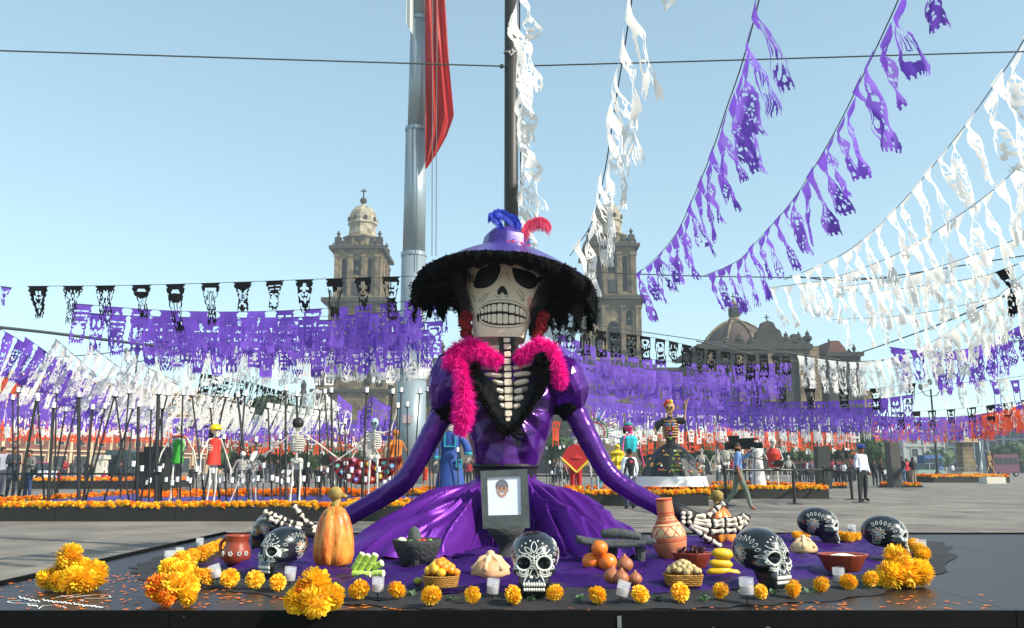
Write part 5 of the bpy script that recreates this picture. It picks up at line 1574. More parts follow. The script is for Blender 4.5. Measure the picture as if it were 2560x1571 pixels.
goldb = MB()
for s in (-1, 1):
    fn = sidept(s)
    for i in (1, 3, 4, 7, 8):
        a = 2 * pi * i / 10
        rib2(goldb, [(.16 + .05 * cos(a), .58 + .05 * sin(a)), (.16 + .11 * cos(a), .58 + .11 * sin(a))], .026, fn, 5)
SKG = 'black painted skulls on the purple cloth'
sk_proto = None
def teeth_row(n, z, w_, h_):
    b = MB()
    for i in range(n):
        x = (i - (n - 1) / 2) * w_
        p = frontpt(x, z, 0.0)
        b.ball((x, p.y - .004 + 0 * x, z), (w_ * .56, .018, h_ / 2), 8, 6)
    return b
def painted_skull(px, by, hpx, yaw, label, pitch=0):
    global sk_proto
    p, k = spot(px, by)
    s = hpx * k / .985
    if sk_proto is None:
        t = thing('painted_skull', label, 'skull', (0, 0, 0), SKG)
        skv.build('skull_body', blacksk, t, smooth=True, world=False)
        pat0.build('painted_pattern', whitep, t, world=False, kind='stuff')
        goldb.build('orange_fill', goldp, t, world=False, kind='stuff')
        for x in (-1, 1):
            b = MB(); b.ball((x * .155, -.20, .52), (.088, .10, .082), 12, 8); b.build('eye_hole', socketm, t, smooth=True, world=False)
        b = MB(); b.box((0, -.40, .155), (.33, .03, .022)); b.build('mouth_gap', socketm, t, world=False)
        teeth_row(9, .195, .038, .07).build('upper_teeth', M('teeth_white', '#e9e6dc', rough=.35), t, smooth=True, world=False, kind='stuff')
        teeth_row(9, .115, .036, .06).build('lower_teeth', MATS['teeth_white'], t, smooth=True, world=False, kind='stuff')
        sk_proto = t; o = t
    else:
        o = dup(sk_proto, (0, 0, 0), label=label, group=SKG)
    o.location = p + V((0, 0, -.012)); o.rotation_euler = (radians(pitch), 0, radians(yaw)); o.scale = (s * 1.06, s * 1.06, s)
    return o
painted_skull(1337, 1478, 150, -3, 'black painted skull facing forward, white flower rings round its eyes, in front of the portrait')
painted_skull(705, 1434, 118, -38, 'black painted skull turned left between the clay mug and the tall pumpkin')
painted_skull(672, 1372, 92, -120, 'black painted skull behind another one, bony fingers lying across its top')
painted_skull(1908, 1462, 142, 34, 'black painted skull turned right beside the yellow squash')
painted_skull(2052, 1362, 94, 72, 'black painted skull seen from the side behind the small bread')
painted_skull(2220, 1392, 104, 66, 'black painted skull with orange-filled rosette beside the clay dish')

# ---- marigolds
mg_y = M('marigold_yellow', '#ffcf12', '#ffe53a', rough=.7, nscale=16, transl=.3, objvar=.06)
mg_a = M('marigold_amber', '#ffb016', '#ffc92e', rough=.7, nscale=16, transl=.3, objvar=.08)
mg_o = M('marigold_orange', '#f26a0c', '#fa920f', rough=.7, nscale=16, transl=.3, objvar=.08)
def bloom_mesh(name, mats, n, wid, seed, low=-.9, curl=.25):
    rr = random.Random(seed); b = MB()
    for i in range(n):
        t = (i + .5) / n; z = 1 - t * (1 - low); r = sqrt(max(0, 1 - z * z)); a = i * 2.39996 + rr.uniform(-.15, .15)
        d = V((r * cos(a), r * sin(a), z)); l = rr.uniform(.88, 1.06)
        up = V((0, 0, 1)) if abs(z) < .95 else V((1, 0, 0))
        side = d.cross(up).normalized(); nrm = side.cross(d)
        w = wid * rr.uniform(.8, 1.2)
        p0 = d * .35; p1 = d * l * .78 + nrm * .02; p2 = d * l + nrm * rr.uniform(-curl, curl) * .5 
        tip = p2 + d * .02
        b.add([p0 - side * w * .3, p0 + side * w * .3, p1 + side * w * .55, p1 - side * w * .55, p1 + nrm * -w * .18, p2 + side * w * .42, p2 - side * w * .42, tip],
              [(0, 1, 2, 3), (3, 4, 7, 6), (4, 2, 5, 7)], 0 if rr.random() < .7 else 1)
    b.ball((0, 0, .05), (.55, .55, .5), 8, 6, mi=1)
    me = b.build(name, mats, None, world=False)
    m = me.data; bpy.data.objects.remove(me); return m
BM = {'Y': [bloom_mesh('yb', [mg_y, mg_a], 210, .24, s) for s in (1, 2)], 'A': [bloom_mesh('ab', [mg_a, mg_y], 230, .19, s, curl=.5) for s in (3, 4, 5)],
      'O': [bloom_mesh('ob', [mg_o, mg_a], 210, .24, s) for s in (6, 7)]}
LOWB = bloom_mesh('lowb', [mg_o, mg_a], 42, .42, 9, low=-.1)
LOWA = bloom_mesh('lowa', [mg_a, mg_y], 42, .42, 10, low=-.1)
stemm = M('stem_green', '#33501f', '#26401a', rough=.7, nscale=9)
def put_mesh(me, name, loc, r, par=None, rot=None):
    o = bpy.data.objects.new(name, me); COL.objects.link(o)
    if par: o.parent = par; o.location = V(loc) - off(par); KID.setdefault(par.name, []).append(o)
    else: o.location = loc
    o.scale = (r, r, r) if isinstance(r, (int, float)) else r
    o.rotation_euler = rot or (R.uniform(-.7, .7), R.uniform(-.7, .7), R.uniform(0, 6.28))
    return o
MGG = 'single marigolds along the edge of the cloth'
ml = [(518, 1443, 21, 'small marigold left of the tilted candle glass, near the left flower pile'), (573, 1447, 24, 'small marigold right of the tilted candle glass'),
      (637, 1451, 24, 'small marigold below the jaw of the skull turned left'), (694, 1458, 22, 'small marigold touching the votive candle under the left skull'),
      (897, 1476, 27, 'marigold left of the votive candle by the sugar cane'), (991, 1477, 25, 'marigold right of the votive candle by the sugar cane'),
      (1078, 1491, 27, 'round marigold in front of the kumquat basket'), (1181, 1489, 22, 'marigold left of the candle under the bread'),
      (1283, 1489, 25, 'marigold at the left foot of the central skull'), (1387, 1485, 24, 'marigold at the right foot of the central skull'),
      (1494, 1489, 24, 'marigold left of the leaning candle below the onions'), (1601, 1487, 24, 'marigold right of the leaning candle below the onions'),
      (1701, 1483, 25, 'marigold in front of the peanut basket'), (1802, 1479, 24, 'marigold between the peanut basket and the right skull'),
      (1903, 1481, 19, 'marigold against the candle under the right skull'), (1984, 1474, 24, 'marigold under the chin of the skull turned right'),
      (2054, 1463, 22, 'marigold left of the candle below the clay dish'), (2122, 1457, 22, 'marigold right of the candle below the clay dish'),
      (2178, 1450, 22, 'last small marigold before the big yellow pile on the right')]
for i, (x, y, r, lab) in enumerate(ml):
    q, k = spot(x, y + r * .75, ZS + .02)
    c = q + V((0, 0, r * k * .8))
    t = thing('marigold', lab, 'flower', tuple(q), MGG)
    put_mesh(BM['A'][i % 3], 'bloom', c, (r * k, r * k, r * k * .8), t, (R.uniform(.5, 1.2), R.uniform(-.6, .6), R.uniform(0, 6)))
    b = MB(); b.tube([c + V((0, .01, -r * k * .3)), q + V((.02, .06, .0)), q + V((.03, .12, -.005))], .004, 5); b.build('stem', stemm, t)
def pile(label, lst, by, cat='flower pile', name='marigold_pile'):
    cx = sum(l[0] for l in lst) / len(lst)
    q, k = spot(cx, by, ZS + .005)
    t = thing(name, label, cat, tuple(q), 'piles of paper marigolds')
    for x, y, r, c_, dd in lst:
        put_mesh(R.choice(BM[c_]), 'bloom', P(x, y, q.y + dd), r * k * 1.05, t, (R.uniform(.1, .9), R.uniform(-.5, .5), R.uniform(0, 6)))
    return t
t = pile('yellow marigold pile at the left corner of the stage beside the chalk writing', [(174, 1391, 33, 'Y', .05), (120, 1448, 28, 'Y', .05), (184, 1450, 34, 'Y', -.03), (232, 1437, 37, 'Y', .07), (150, 1455, 27, 'Y', .0), (212, 1454, 30, 'Y', -.02), (205, 1422, 27, 'Y', .1), (150, 1425, 24, 'Y', .1)], 1478)
b = MB(); c = P(172, 1420, off(t).y + .02); b.tube([c + V((0, 0, .03)), c + V((.01, 0, -.05))], .008, 6); b.build('stem', stemm, t)
pile('tall pile of orange and yellow marigolds left of the clay mug', [(452, 1402, 26, 'A', .35), (425, 1424, 30, 'Y', .2), (452, 1434, 30, 'Y', .1), (398, 1470, 35, 'O', 0), (432, 1462, 30, 'A', -.02), (462, 1466, 35, 'Y', .02), (418, 1494, 26, 'O', -.05), (470, 1492, 22, 'Y', -.04)], 1512)
pile('big yellow marigold pile at the front edge below the pumpkin', [(785, 1462, 42, 'Y', .06), (742, 1502, 33, 'Y', .02), (790, 1505, 40, 'Y', -.02), (830, 1492, 32, 'Y', .04), (760, 1478, 28, 'O', .03)], 1532)
pile('big yellow marigold pile at the right front beside the painted skull', [(2244, 1398, 36, 'Y', .05), (2226, 1438, 36, 'Y', 0), (2262, 1436, 38, 'A', .03), (2298, 1432, 34, 'Y', .05)], 1470)
# marigold garlands on the stage, back left and back right
def stage_garland(label, pts, r, mul=1):
    q0 = G(pts[0][0], pts[0][1], ZC)
    t = thing('marigold_garland', label, 'garland', tuple(q0), 'marigold garlands lying on the stage')
    ps = smooth_path([G(x, y, ZC + .01) for x, y in pts], int(10 * mul))
    for p in ps: put_mesh(R.choice(BM['A']), 'bloom', p + V((R.uniform(-.02, .02), R.uniform(-.02, .02), .025)), r * R.uniform(.8, 1.15), t)
    b = MB(); b.tube(ps, .006, 5); b.build('string', stemm, t)
    return t
stage_garland('marigold garland running back along the left side of the cloth', [(468, 1420), (480, 1402), (505, 1390), (530, 1380), (550, 1370)], .055, 1.6)
stage_garland('short marigold garland beside the clay mug and left flower pile', [(472, 1438), (490, 1446), (505, 1449)], .045, .5)
stage_garland('marigold garland at the back of the stage between two side-on skulls', [(2100, 1350), (2125, 1352), (2150, 1350)], .055, .6)
stage_garland('marigold garland at the right end of the cloth beyond the rosette skull', [(2270, 1368), (2300, 1380), (2310, 1400)], .055, .7)
stage_garland('short marigold garland behind the small bread', [(1990, 1345), (2010, 1343)], .045, .35)
# leaf sprigs between the marigolds
leafg = M('sprig_leaf', '#3a5d33', '#6c8b66', rough=.6, nscale=18, transl=.2)
for i, (x, y, lab) in enumerate([(1032, 1490, 'green leaf sprig left of the round marigold'), (1128, 1500, 'green leaf sprig under the kumquat basket'), (1330, 1502, 'small leaf sprig under the jaw of the central skull'),
        (1450, 1503, 'small leaf sprig left of the marigold below the oranges'), (1645, 1500, 'leaf sprig between the onion marigold and the peanut basket'), (1762, 1504, 'leaf sprig right of the peanut basket'),
        (1858, 1490, 'leaf sprig at the foot of the candle by the right skull'), (1935, 1488, 'leaf sprig below the right skull'), (2022, 1486, 'leaf sprig left of the marigold below the clay dish'), (2165, 1470, 'leaf sprig near the big yellow pile on the right'), (845, 1482, 'pale leaf sprig behind the big yellow pile below the pumpkin')]):
    q, k = spot(x, y, ZS + .015)
    t = thing('leaf_sprig', lab, 'leaves', tuple(q), 'leaf sprigs between the marigolds')
    for j in range(6):
        a = R.uniform(0, 6.28); l = R.uniform(.035, .06); e = R.uniform(.1, 1.0)
        d = V((cos(a) * cos(e), sin(a) * cos(e), sin(e))); sdv = V((-sin(a), cos(a), 0)) * l * .28
        b = MB(); b.add([q, q + d * l * .5 + sdv + V((0, 0, .006)), q + d * l, q + d * l * .5 - sdv + V((0, 0, .006)), q + d * l * .5], [(0, 1, 4), (1, 2, 4), (2, 3, 4), (3, 0, 4)])
        b.build('leaf', leafg, t)

# ---- votive candles in glasses on thin black stands
glass = bpy.data.materials.new('candle_glass'); glass.use_nodes = True
gb = glass.node_tree.nodes['Principled BSDF']; gb.inputs['Base Color'].default_value = (.95, .97, 1, 1); gb.inputs['Roughness'].default_value = .05
gb.inputs['Transmission Weight'].default_value = .0; gb.inputs['Alpha'].default_value = .2; gb.inputs['Specular IOR Level'].default_value = .9
wax = M('wax_white', '#d2c8c8', '#c3b6b8', rough=.45, nscale=8, transl=.2)
cproto = None
for i, (x, y, h, tilt, lab) in enumerate([
        (541, 1440, 34, 18, 'votive candle leaning left between two small marigolds near the flower pile'), (723, 1447, 34, -3, 'votive candle at the jaw of the skull turned left'),
        (944, 1463, 36, 0, 'votive candle in front of the sugar cane'), (1231, 1468, 37, -4, 'votive candle on a black stand under the bread'), (1554, 1474, 38, -14, 'votive candle leaning left below the onions'),
        (1869, 1470, 42, 2, 'tall votive candle under the skull turned right'), (2100, 1437, 34, 3, 'votive candle below the clay dish'), (424, 1404, 32, 4, 'votive candle on the tall orange and yellow flower pile'),
        (447, 1388, 24, 0, 'pale votive candle just behind the tall flower pile'), (498, 1362, 22, 0, 'votive candle on the back left marigold garland'), (2131, 1328, 22, 0, 'votive candle at the back edge between two side-on skulls'), (2305, 1374, 30, 0, 'votive candle at the right end of the stage')]):
    stand = 18 if 1450 > 0 and 900 < x < 2150 and y > 1400 else 6
    q, k = spot(x, y + h / 2 + stand, ZS + .01)
    H = h * k; r = H * .42
    if cproto is None:
        t = thing('votive_candle', lab, 'candle', (0, 0, 0), 'votive candles round the cloth')
        b = MB(); b.lathe([(.42, .0), (.44, 1.0), (.40, 1.0), (.385, .06), (0.0, .06)], 20); b.build('glass', glass, t, smooth=True, world=False)
        b = MB(); b.lathe([(0, .03), (.375, .03), (.385, .52), (.02, .50), (0, .50)], 16); b.build('wax', wax, t, smooth=False, world=False)
        b = MB(); b.tube([(0, 0, .5), (.01, 0, .64)], .012, 5); b.build('wick', blackm, t, world=False)
        b = MB(); b.lathe([(0, -.02), (.45, -.02), (.45, .0), (0, .0)], 14); b.tube([(0, 0, -.5), (0, 0, -.01)], .05, 6); b.lathe([(.0, -.52), (.25, -.52), (.25, -.49), (0, -.49)], 12); b.build('stand', blackm, t, world=False)
        cproto = t; o = t
    else: o = dup(cproto, (0, 0, 0), label=lab)
    o.location = q + V((0, 0, H * .5)); o.rotation_euler = (0, radians(-tilt), 0); o.scale = (H, H, H)

# ---- clay, baskets, fruit
clay = M('red_clay', '#9a4022', '#7b2e17', rough=.35, nscale=7, coat=.3)
clay_l = M('pale_clay', '#d98a5c', '#c46c43', rough=.6, nscale=5)
clay_cream = M('clay_cream', '#e8bd8d', rough=.7)
lava = M('lava_stone', '#2b2d2c', '#3f4241', rough=.9, nscale=30, bump=.9, bscale=60)
wicker = M('wicker', '#b7822f', '#8a5c1d', rough=.7, nscale=25, stretch=(1, 1, 3))
bread = M('bread_crust', '#b9824f', '#e0b487', rough=.7, nscale=9, bump=.3, bscale=20)
squash = M('squash_orange', '#c2500f', '#f0a040', rough=.42, nscale=14, contrast=.16, bump=.7, bscale=30, coat=.15, stretch=(1, 1, .35))
squash_d = M('squash_stem', '#b59a52', '#7f6a34', rough=.8, nscale=12, bump=.6, bscale=25)

t, p, k = item('clay_mug', 'small red clay mug with white painted flowers, left of the black skulls', 'mug', 590, 1410)
b = MB(); b.lathe([(x * k, z * k) for x, z in [(0, 0), (24, 0), (31, 8), (35, 22), (33, 36), (28, 48), (27, 56), (30, 66), (32, 70), (29, 71), (25, 60), (25, 40), (0, 38)]], 32, p); b.build('mug_body', clay, t, smooth=True)
b = MB(); b.tube(smooth_path([p + V((x * k, -8 * k, z * k)) for x, z in [(-27, 62), (-38, 50), (-38, 30), (-31, 12)]], 14), 4.2 * k, 8); b.build('handle', clay, t, smooth=True)
b = MB()
for a0 in (-2.4, -1.7, -1.1, -.6):
    for j in range(5):
        a = 2 * pi * j / 5; rr0 = 36 * k
        cth = V((cos(a0) * rr0, sin(a0) * rr0, 27 * k)); tn = V((-sin(a0), cos(a0), 0))
        b.ball(p + cth + tn * cos(a) * 4.2 * k + V((0, 0, sin(a) * 4.2 * k)), (2.4 * k, 1.2 * k, 2.4 * k), 6, 4)
b.build('painted_flowers', whitep, t, kind='stuff')

def tall_squash(label, px, by, w, h, stem_h, flip=1, sh=1.0):
    t, p, k = item('tall_squash', label, 'squash', px, by)
    b = MB()
    rib_ = lambda a, i: 1 + .20 * abs(cos(a * 3.5 + .4)) ** .6 - .12 + .02 * noise.noise(V((cos(a) * 5, sin(a) * 5, i)))
    pr = [(0, .02), (.62, .0), (.9, .06), (1.0, .2), (.98, .4), (.88, .62), (.72, .8), (.5, .92), (.25, .98), (0, .99)]
    b.lathe([(r * w / 2 * k, z * h * k) for r, z in pr], 56, p, wob=rib_); b.build('squash_body', squash, t, smooth=True)
    b = MB(); top = p + V((0, 0, h * k * .95)); s = w * k
    b.tube([top, top + V((0, 0, s * .10)), top + V((.02 * flip, 0, s * .26))], [s * .16, s * .10, s * .09], 10)
    b.ball(top + V((.0, 0, s * .36)), (s * .2, s * .19, s * .19), 12, 8, fn=lambda d: 1 + .2 * noise.noise(d * 3))
    b.ball(top + V((flip * s * .22, 0, s * .30)), (s * .10, s * .08, s * .06), 8, 6)
    for j in range(8):
        a = j * pi / 4; b.tube([top + V((0, 0, .005)), top + V((cos(a) * s * .22, sin(a) * s * .22, -s * .05)), top + V((cos(a) * s * .33, sin(a) * s * .33, -s * .18))], [s * .05, s * .04, s * .015], 6)
    b.build('stem', squash_d, t, smooth=True)
    return t
tall_squash('tall ribbed orange squash with a knobbly stem, right of the black skulls', 833, 1416, 96, 150, 30)
t2 = tall_squash('orange squash half hidden behind the raised bony hand', 1798, 1362, 78, 96, 34, -1)

t, p, k = item('sugar_cane_stack', 'stack of cut green sugar cane pieces right of the orange squash', 'sugar cane', 915, 1442)
cane = M('cane_green', '#9cc23d', '#c9dd6e', rough=.45, nscale=6, stretch=(1, 1, 1)); canew = M('cane_cut', '#e9e4b8', rough=.7)
for (x0, z0, x1, z1, yy) in [(-32, 8, 14, 6, -6), (-30, 20, -8, 56, 0), (-14, 18, 8, 52, 0), (4, 18, 24, 54, 0), (18, 22, 40, 34, 2), (20, 8, 46, 10, -8), (-26, 10, -5, 30, 10)]:
    a, c = p + V((x0 * k, yy * k, z0 * k)), p + V((x1 * k, (yy - 10) * k, z1 * k)); r = 8.5 * k
    b = MB(); b.tube([a, a.lerp(c, .48), a.lerp(c, .5), a.lerp(c, .52), c], [r, r, r * 1.1, r, r], 12); b.build('cane_piece', cane, t, smooth=False)
    b = MB(); d = (c - a).normalized(); b.tube([c, c + d * .002], r * .9, 12); b.build('cut_end', canew, t)

t, p, k = item('stone_mortar', 'black lava stone mortar with pestle and chillies, left of the skirt folds', 'mortar', 1042, 1418)
b = MB(); b.lathe([(x * k, z * k) for x, z in [(0, 8), (34, 10), (48, 26), (58, 50), (62, 66), (58, 68), (52, 60), (30, 52), (0, 50)]], 32, p, wob=lambda a, i: 1 + .02 * sin(a * 5 + i)); b.build('mortar_bowl', lava, t, smooth=True)
for j in range(3):
    a = -pi / 2 + (j - 1) * 1.9; c = p + V((cos(a) * 34 * k, sin(a) * 34 * k, 0)); b = MB(); b.tube([c, c + V((0, 0, 22 * k))], [8 * k, 13 * k], 10); b.build('leg', lava, t)
b = MB(); b.tube([p + V((-6 * k, 10 * k, 52 * k)), p + V((-8 * k, 6 * k, 74 * k)), p + V((-9 * k, 4 * k, 92 * k)), p + V((-9 * k, 3 * k, 98 * k))], [18 * k, 17 * k, 12 * k, 4 * k], 14); b.build('pestle', M('pestle_grey', '#565b58', '#43484a', rough=.9, nscale=20, bump=.5, bscale=50), t, smooth=True)
for x, y, c_, r in ((-36, -30, '#e6d9b5', 12), (-14, -40, '#3f5d2a', 7), (8, -42, '#9e5b2a', 6), (18, -34, '#b3261c', 8), (34, -25, '#7aa03a', 6)):
    b = MB(); b.ball(p + V((x * k, y * k * .8, 66 * k)), (r * k, r * k, r * k * .7), 10, 7); b.build('vegetable', M('veg' + c_[1:], c_, rough=.5), t, smooth=True)

def basket(label, px, by, w, h, fruit, n, fr_, square=False, name='fruit_basket', cat='basket', fname='fruit'):
    t, p, k = item(name, label, cat, px, by)
    for j in range(int(h / 4.5)):
        z = (j + .5) * 4.5; r = w / 2 * (.86 + .14 * z / h)
        b = MB(); n_ = 56; pts = []
        for i in range(n_ + 1):
            a = 2 * pi * i / n_; rr_ = r * (1 + .02 * (1 if (i + j) % 2 else -1))
            c, s = cos(a), sin(a)
            if square: c = abs(c) ** .45 * (1 if c > 0 else -1); s = abs(s) ** .45 * (1 if s > 0 else -1)
            pts.append(p + V((rr_ * c * k, rr_ * s * k * .85, z * k)))
        b.tube(pts, 2.7 * k, 5, cap=False); b.build('wicker_band', wicker, t)
    rr = random.Random(px)
    for i in range(n):
        lay = i / n; rad = (w / 2 - fr_ * .7) * (1 - lay) ** .8; a = i * 2.4
        c = p + V((cos(a) * rad * k, sin(a) * rad * k * .85, (h + fr_ * .3 + lay * fr_ * 2.6) * k))
        m = fruit[i % len(fruit)]
        b = MB(); b.ball(c, (fr_ * k * rr.uniform(.9, 1.1), fr_ * k, fr_ * k * rr.uniform(.85, 1.1)), 12, 8); b.build(fname, m, t, smooth=True)
    return t
org = M('kumquat_orange', '#ee7d16', '#f59b24', rough=.35, nscale=30, bump=.1, bscale=90); yel = M('kumquat_yellow', '#f5c53b', '#f2b02a', rough=.35, nscale=30)
basket('round basket heaped with small orange and yellow citrus fruit', 1102, 1466, 90, 30, [org, org, yel, org, yel], 22, 11)
t, p, k = item('lemon', 'single small greenish lemon left of the citrus basket', 'lemon', 1046, 1462)
b = MB(); b.ball(p + V((0, 0, 9 * k)), (11 * k, 10 * k, 9 * k), 12, 8); b.ball(p + V((-11 * k, 0, 9 * k)), 3 * k, 6, 5); b.build('lemon_body', M('lemon', '#a8a526', '#8f962a', rough=.45, nscale=20), t, smooth=True)
t = basket('square basket full of pale peanuts in front of the red clay bowl', 1708, 1462, 92, 30, [M('peanut', '#cdb787', '#b39a68', rough=.8, nscale=30, bump=.5, bscale=80)], 30, 8.5, True, 'peanut_basket', fname='peanut')

def dead_bread(label, px, by, w, h, mat=bread):
    t, p, k = item('sweet_bread', label, 'bread', px, by)
    b = MB(); b.lathe([(x * w / 2 * k, z * h * k) for x, z in [(0, 0), (.9, 0), (1, .15), (.95, .4), (.75, .68), (.4, .86), (0, .92)]], 28, p, sy=.85, wob=lambda a, i: 1 + .04 * sin(a * 4 + i)); b.build('loaf', mat, t, smooth=True)
    for a in (.3, 1.3, 2.3):
        b = MB(); pts = []
        for j in range(9):
            u = (j - 4) / 4; pts.append(p + V((cos(a) * u * w / 2 * k * .95, sin(a) * u * w / 2 * k * .8, (h * (.95 - .62 * u * u)) * k)))
        b.tube(pts, [w * k * (.09 if j % 2 == 0 else .055) for j in range(9)], 8); b.build('dough_bone', M('dough_pale', '#e8c7a0', '#d6a87a', rough=.75, nscale=12), t, smooth=True)
    b = MB(); b.ball(p + V((0, 0, h * k * .98)), w * k * .12, 10, 7); b.build('dough_knob', MATS['dough_pale'], t, smooth=True)
dead_bread('round sweet bread with dough bones left of the central skull', 1226, 1442, 96, 54)
dead_bread('small pale sweet bread between the right skull and the side-on skull', 2010, 1381, 66, 36, M('bread_pale', '#e2c193', '#cfa877', rough=.8, nscale=9))

t, p, k = item('black_pedestal_bowl', 'black stone bowl on a tall foot under the framed portrait', 'bowl', 1265, 1400)
b = MB(); b.lathe([(x * k, z * k) for x, z in [(0, 0), (30, 0), (28, 8), (18, 20), (16, 34), (28, 46), (42, 62), (48, 78), (45, 79), (30, 68), (0, 60)]], 28, p, wob=lambda a, i: 1 + .03 * sin(a * 12) * (i in (7, 8))); b.build('bowl_body', lava, t, smooth=True)

t, p, k = item('grinding_stone', 'grey stone metate slab with a roller, right of the skirt', 'grinding stone', 1540, 1408)
b = MB(); rot = Matrix.Rotation(radians(-4), 3, 'Y')
b.grid(lambda u, v: p + V(((u - .5) * 190 * k, (v - .5) * 110 * k + .05, (46 + 12 * (abs(u - .5) * 2) ** 2 - 5 * sin(v * pi)) * k)), 24, 10); b.build('slab', M('metate_grey', '#3b3f40', '#505556', rough=.9, nscale=20, bump=.6, bscale=50), t, smooth=True, solid=.035)
for x, y in ((-55, -30), (60, -30), (0, 45)):
    c = p + V((x * k, y * k + .05, -2 * k)); b = MB(); b.tube([c, c + V((0, 0, 42 * k))], [9 * k, 15 * k], 10); b.build('leg', MATS['metate_grey'], t)
b = MB(); pts = [p + V((x * k, .02, 70 * k + z * k)) for x, z in [(-36, 0), (-32, 0), (0, 2), (32, -1), (60, -5), (66, -5)]]; b.tube(pts, [6 * k, 11 * k, 13 * k, 12 * k, 10 * k, 5 * k], 14); b.build('roller', MATS['metate_grey'], t, smooth=True)
b = MB()
for i in range(50):
    c = p + V((R.uniform(-50, 40) * k, R.uniform(-30, 20) * k + .03, 47 * k)); b.ball(c, R.uniform(1.5, 3.4) * k, 5, 4)
b.build('ground_corn', M('corn_pale', '#d9a878', '#c98a5a', rough=.8, nscale=20), t, kind='stuff')

orange_m = M('orange_peel', '#ee6a12', '#f4821c', rough=.38, nscale=9, bump=.12, bscale=90, spec=.6)
for x, y, r, by, lab in [(1478, 1404, 23, 1428, 'orange at the lower left of its heap of three'), (1519, 1406, 24, 1430, 'orange at the lower right of its heap, touching an onion'), (1499, 1371, 21, 1430, 'orange on top of its heap beside the grinding stone')]:
    q, k = spot(x, by); t = thing('orange', lab, 'orange', tuple(P(x, y, q.y + .02)), 'oranges heaped beside the grinding stone')
    b = MB(); c = P(x, y, q.y + .02); b.ball(c, (r * k, r * k, r * k * .95), 20, 14, fn=lambda d: 1 - .05 * exp(-((1 - d.z) * 14))); b.build('orange_fruit', orange_m, t, smooth=True)
    b = MB(); b.ball(c + V((.3 * r * k, -.55 * r * k, .7 * r * k)), r * k * .07, 6, 4); b.build('stalk_scar', stemm, t)
onion = M('onion_skin', '#b4714a', '#94532f', rough=.5, nscale=9, stretch=(3, 3, .6))
for x, y, r, by, lab in [(1562, 1411, 22, 1455, 'brown onion on top of its heap'), (1530, 1440, 22, 1464, 'brown onion at the left of its heap'), (1553, 1445, 21, 1466, 'brown onion in the front middle of its heap'), (1588, 1447, 18, 1466, 'smallest brown onion at the right of its heap')]:
    q, k = spot(x, by); c = P(x, y, q.y + .01); t = thing('onion', lab, 'onion', tuple(c), 'brown onions in front of the oranges')
    b = MB(); b.lathe([(r * k * a, r * k * z) for a, z in [(0, -.9), (.5, -.82), (.9, -.4), (1, 0), (.8, .45), (.42, .75), (.2, .95), (.16, 1.15), (0, 1.2)]], 18, c, mat=Matrix.Rotation(R.uniform(-.3, .3), 3, 'Y')); b.build('onion_bulb', onion, t, smooth=True)

t, p, k = item('painted_jug', 'tall-necked pale orange clay jug with red painted bands, before the bony hand', 'jug', 1680, 1396)
rot = Matrix.Rotation(radians(-6.5), 3, 'Y')
pr = [(0, 0), (24, 0), (31, 8), (40, 26), (43, 46), (41, 62), (34, 80), (25, 94), (21, 102), (21, 112), (20, 140), (20.5, 148), (19, 148), (17, 120), (0, 110)]
b = MB(); b.lathe([(x * k, z * k) for x, z in pr], 36, p, mat=rot); b.build('jug_body', clay_l, t, smooth=True)
redpaint = M('jug_red', '#b23a1d', rough=.6)
def jr(z): return interp([(pz, px) for px, pz in pr[1:12]], z)
b = MB()
for z, h_ in ((146, 5), (113, 3), (107, 2), (92, 2.5), (88, 1.6), (50, 2.2), (45, 2.2)):
    b.lathe([((jr(z - h_) + .5) * k, (z - h_) * k), ((jr(z) + .6) * k, z * k)], 36, p, mat=rot)
for i in range(10):
    a = i * 2 * pi / 10
    for j in range(2):
        pts = [rot @ V(((jr(z) + .8) * k * cos(a + (z - 66) * .02 * (1 if j else -1)), (jr(z) + .8) * k * sin(a + (z - 66) * .02 * (1 if j else -1)), z * k)) + p for z in (56, 62, 68, 74, 80)]
        b.tube(pts, .8 * k, 4)
    b.ball(p + rot @ V(((jr(98) + .4) * k * cos(a), (jr(98) + .4) * k * sin(a), 98 * k)), 1.6 * k, 5, 4)
b.build('painted_bands', redpaint, t)
b = MB(); b.lathe([((jr(z) + .35) * k, z * k) for z in (53, 60, 68, 76, 86)], 36, p, mat=rot); b.build('cream_band', clay_cream, t, smooth=True)

def clay_bowl(label, px, by, w, h, fill, name='clay_bowl'):
    t, p, k = item(name, label, 'bowl', px, by)
    b = MB(); b.lathe([(x * w / 2 * k, z * h * k) for x, z in [(0, 0), (.62, 0), (.7, .1), (.9, .75), (1, .95), (1.0, 1), (.92, .98), (.82, .8), (0, .72)]], 48, p, sy=.8, wob=lambda a, i: 1 + (.045 * sin(a * 16) if i in (4, 5, 6) else 0)); b.build('bowl_body', clay, t, smooth=True)
    return t, p, k
t, p, k = clay_bowl('red clay bowl of dried chillies at the foot of the painted jug', 1731, 1420, 102, 38, 0)
chil = M('dried_chilli', '#4a1313', '#2a0d0d', rough=.4, nscale=9); chil2 = M('bright_chilli', '#a3161d', rough=.4)
for i in range(16):
    a = R.uniform(0, 6.28); r = R.uniform(0, 34); c = p + V((cos(a) * r * k, sin(a) * r * k * .8, 40 * k)); d = V((R.uniform(-1, 1), R.uniform(-.6, .6), R.uniform(0, .9))).normalized()
    b = MB(); b.tube([c - d * 10 * k, c, c + d * 10 * k + V((0, 0, 3 * k)), c + d * 16 * k], [2 * k, 4.4 * k, 3.4 * k, .8 * k], 6); b.build('chilli', chil2 if i == 3 else chil, t, smooth=True)
t, p, k = clay_bowl('shallow wavy-edged clay dish of white salt on the right of the cloth', 2108, 1428, 124, 42, 0, 'clay_dish')
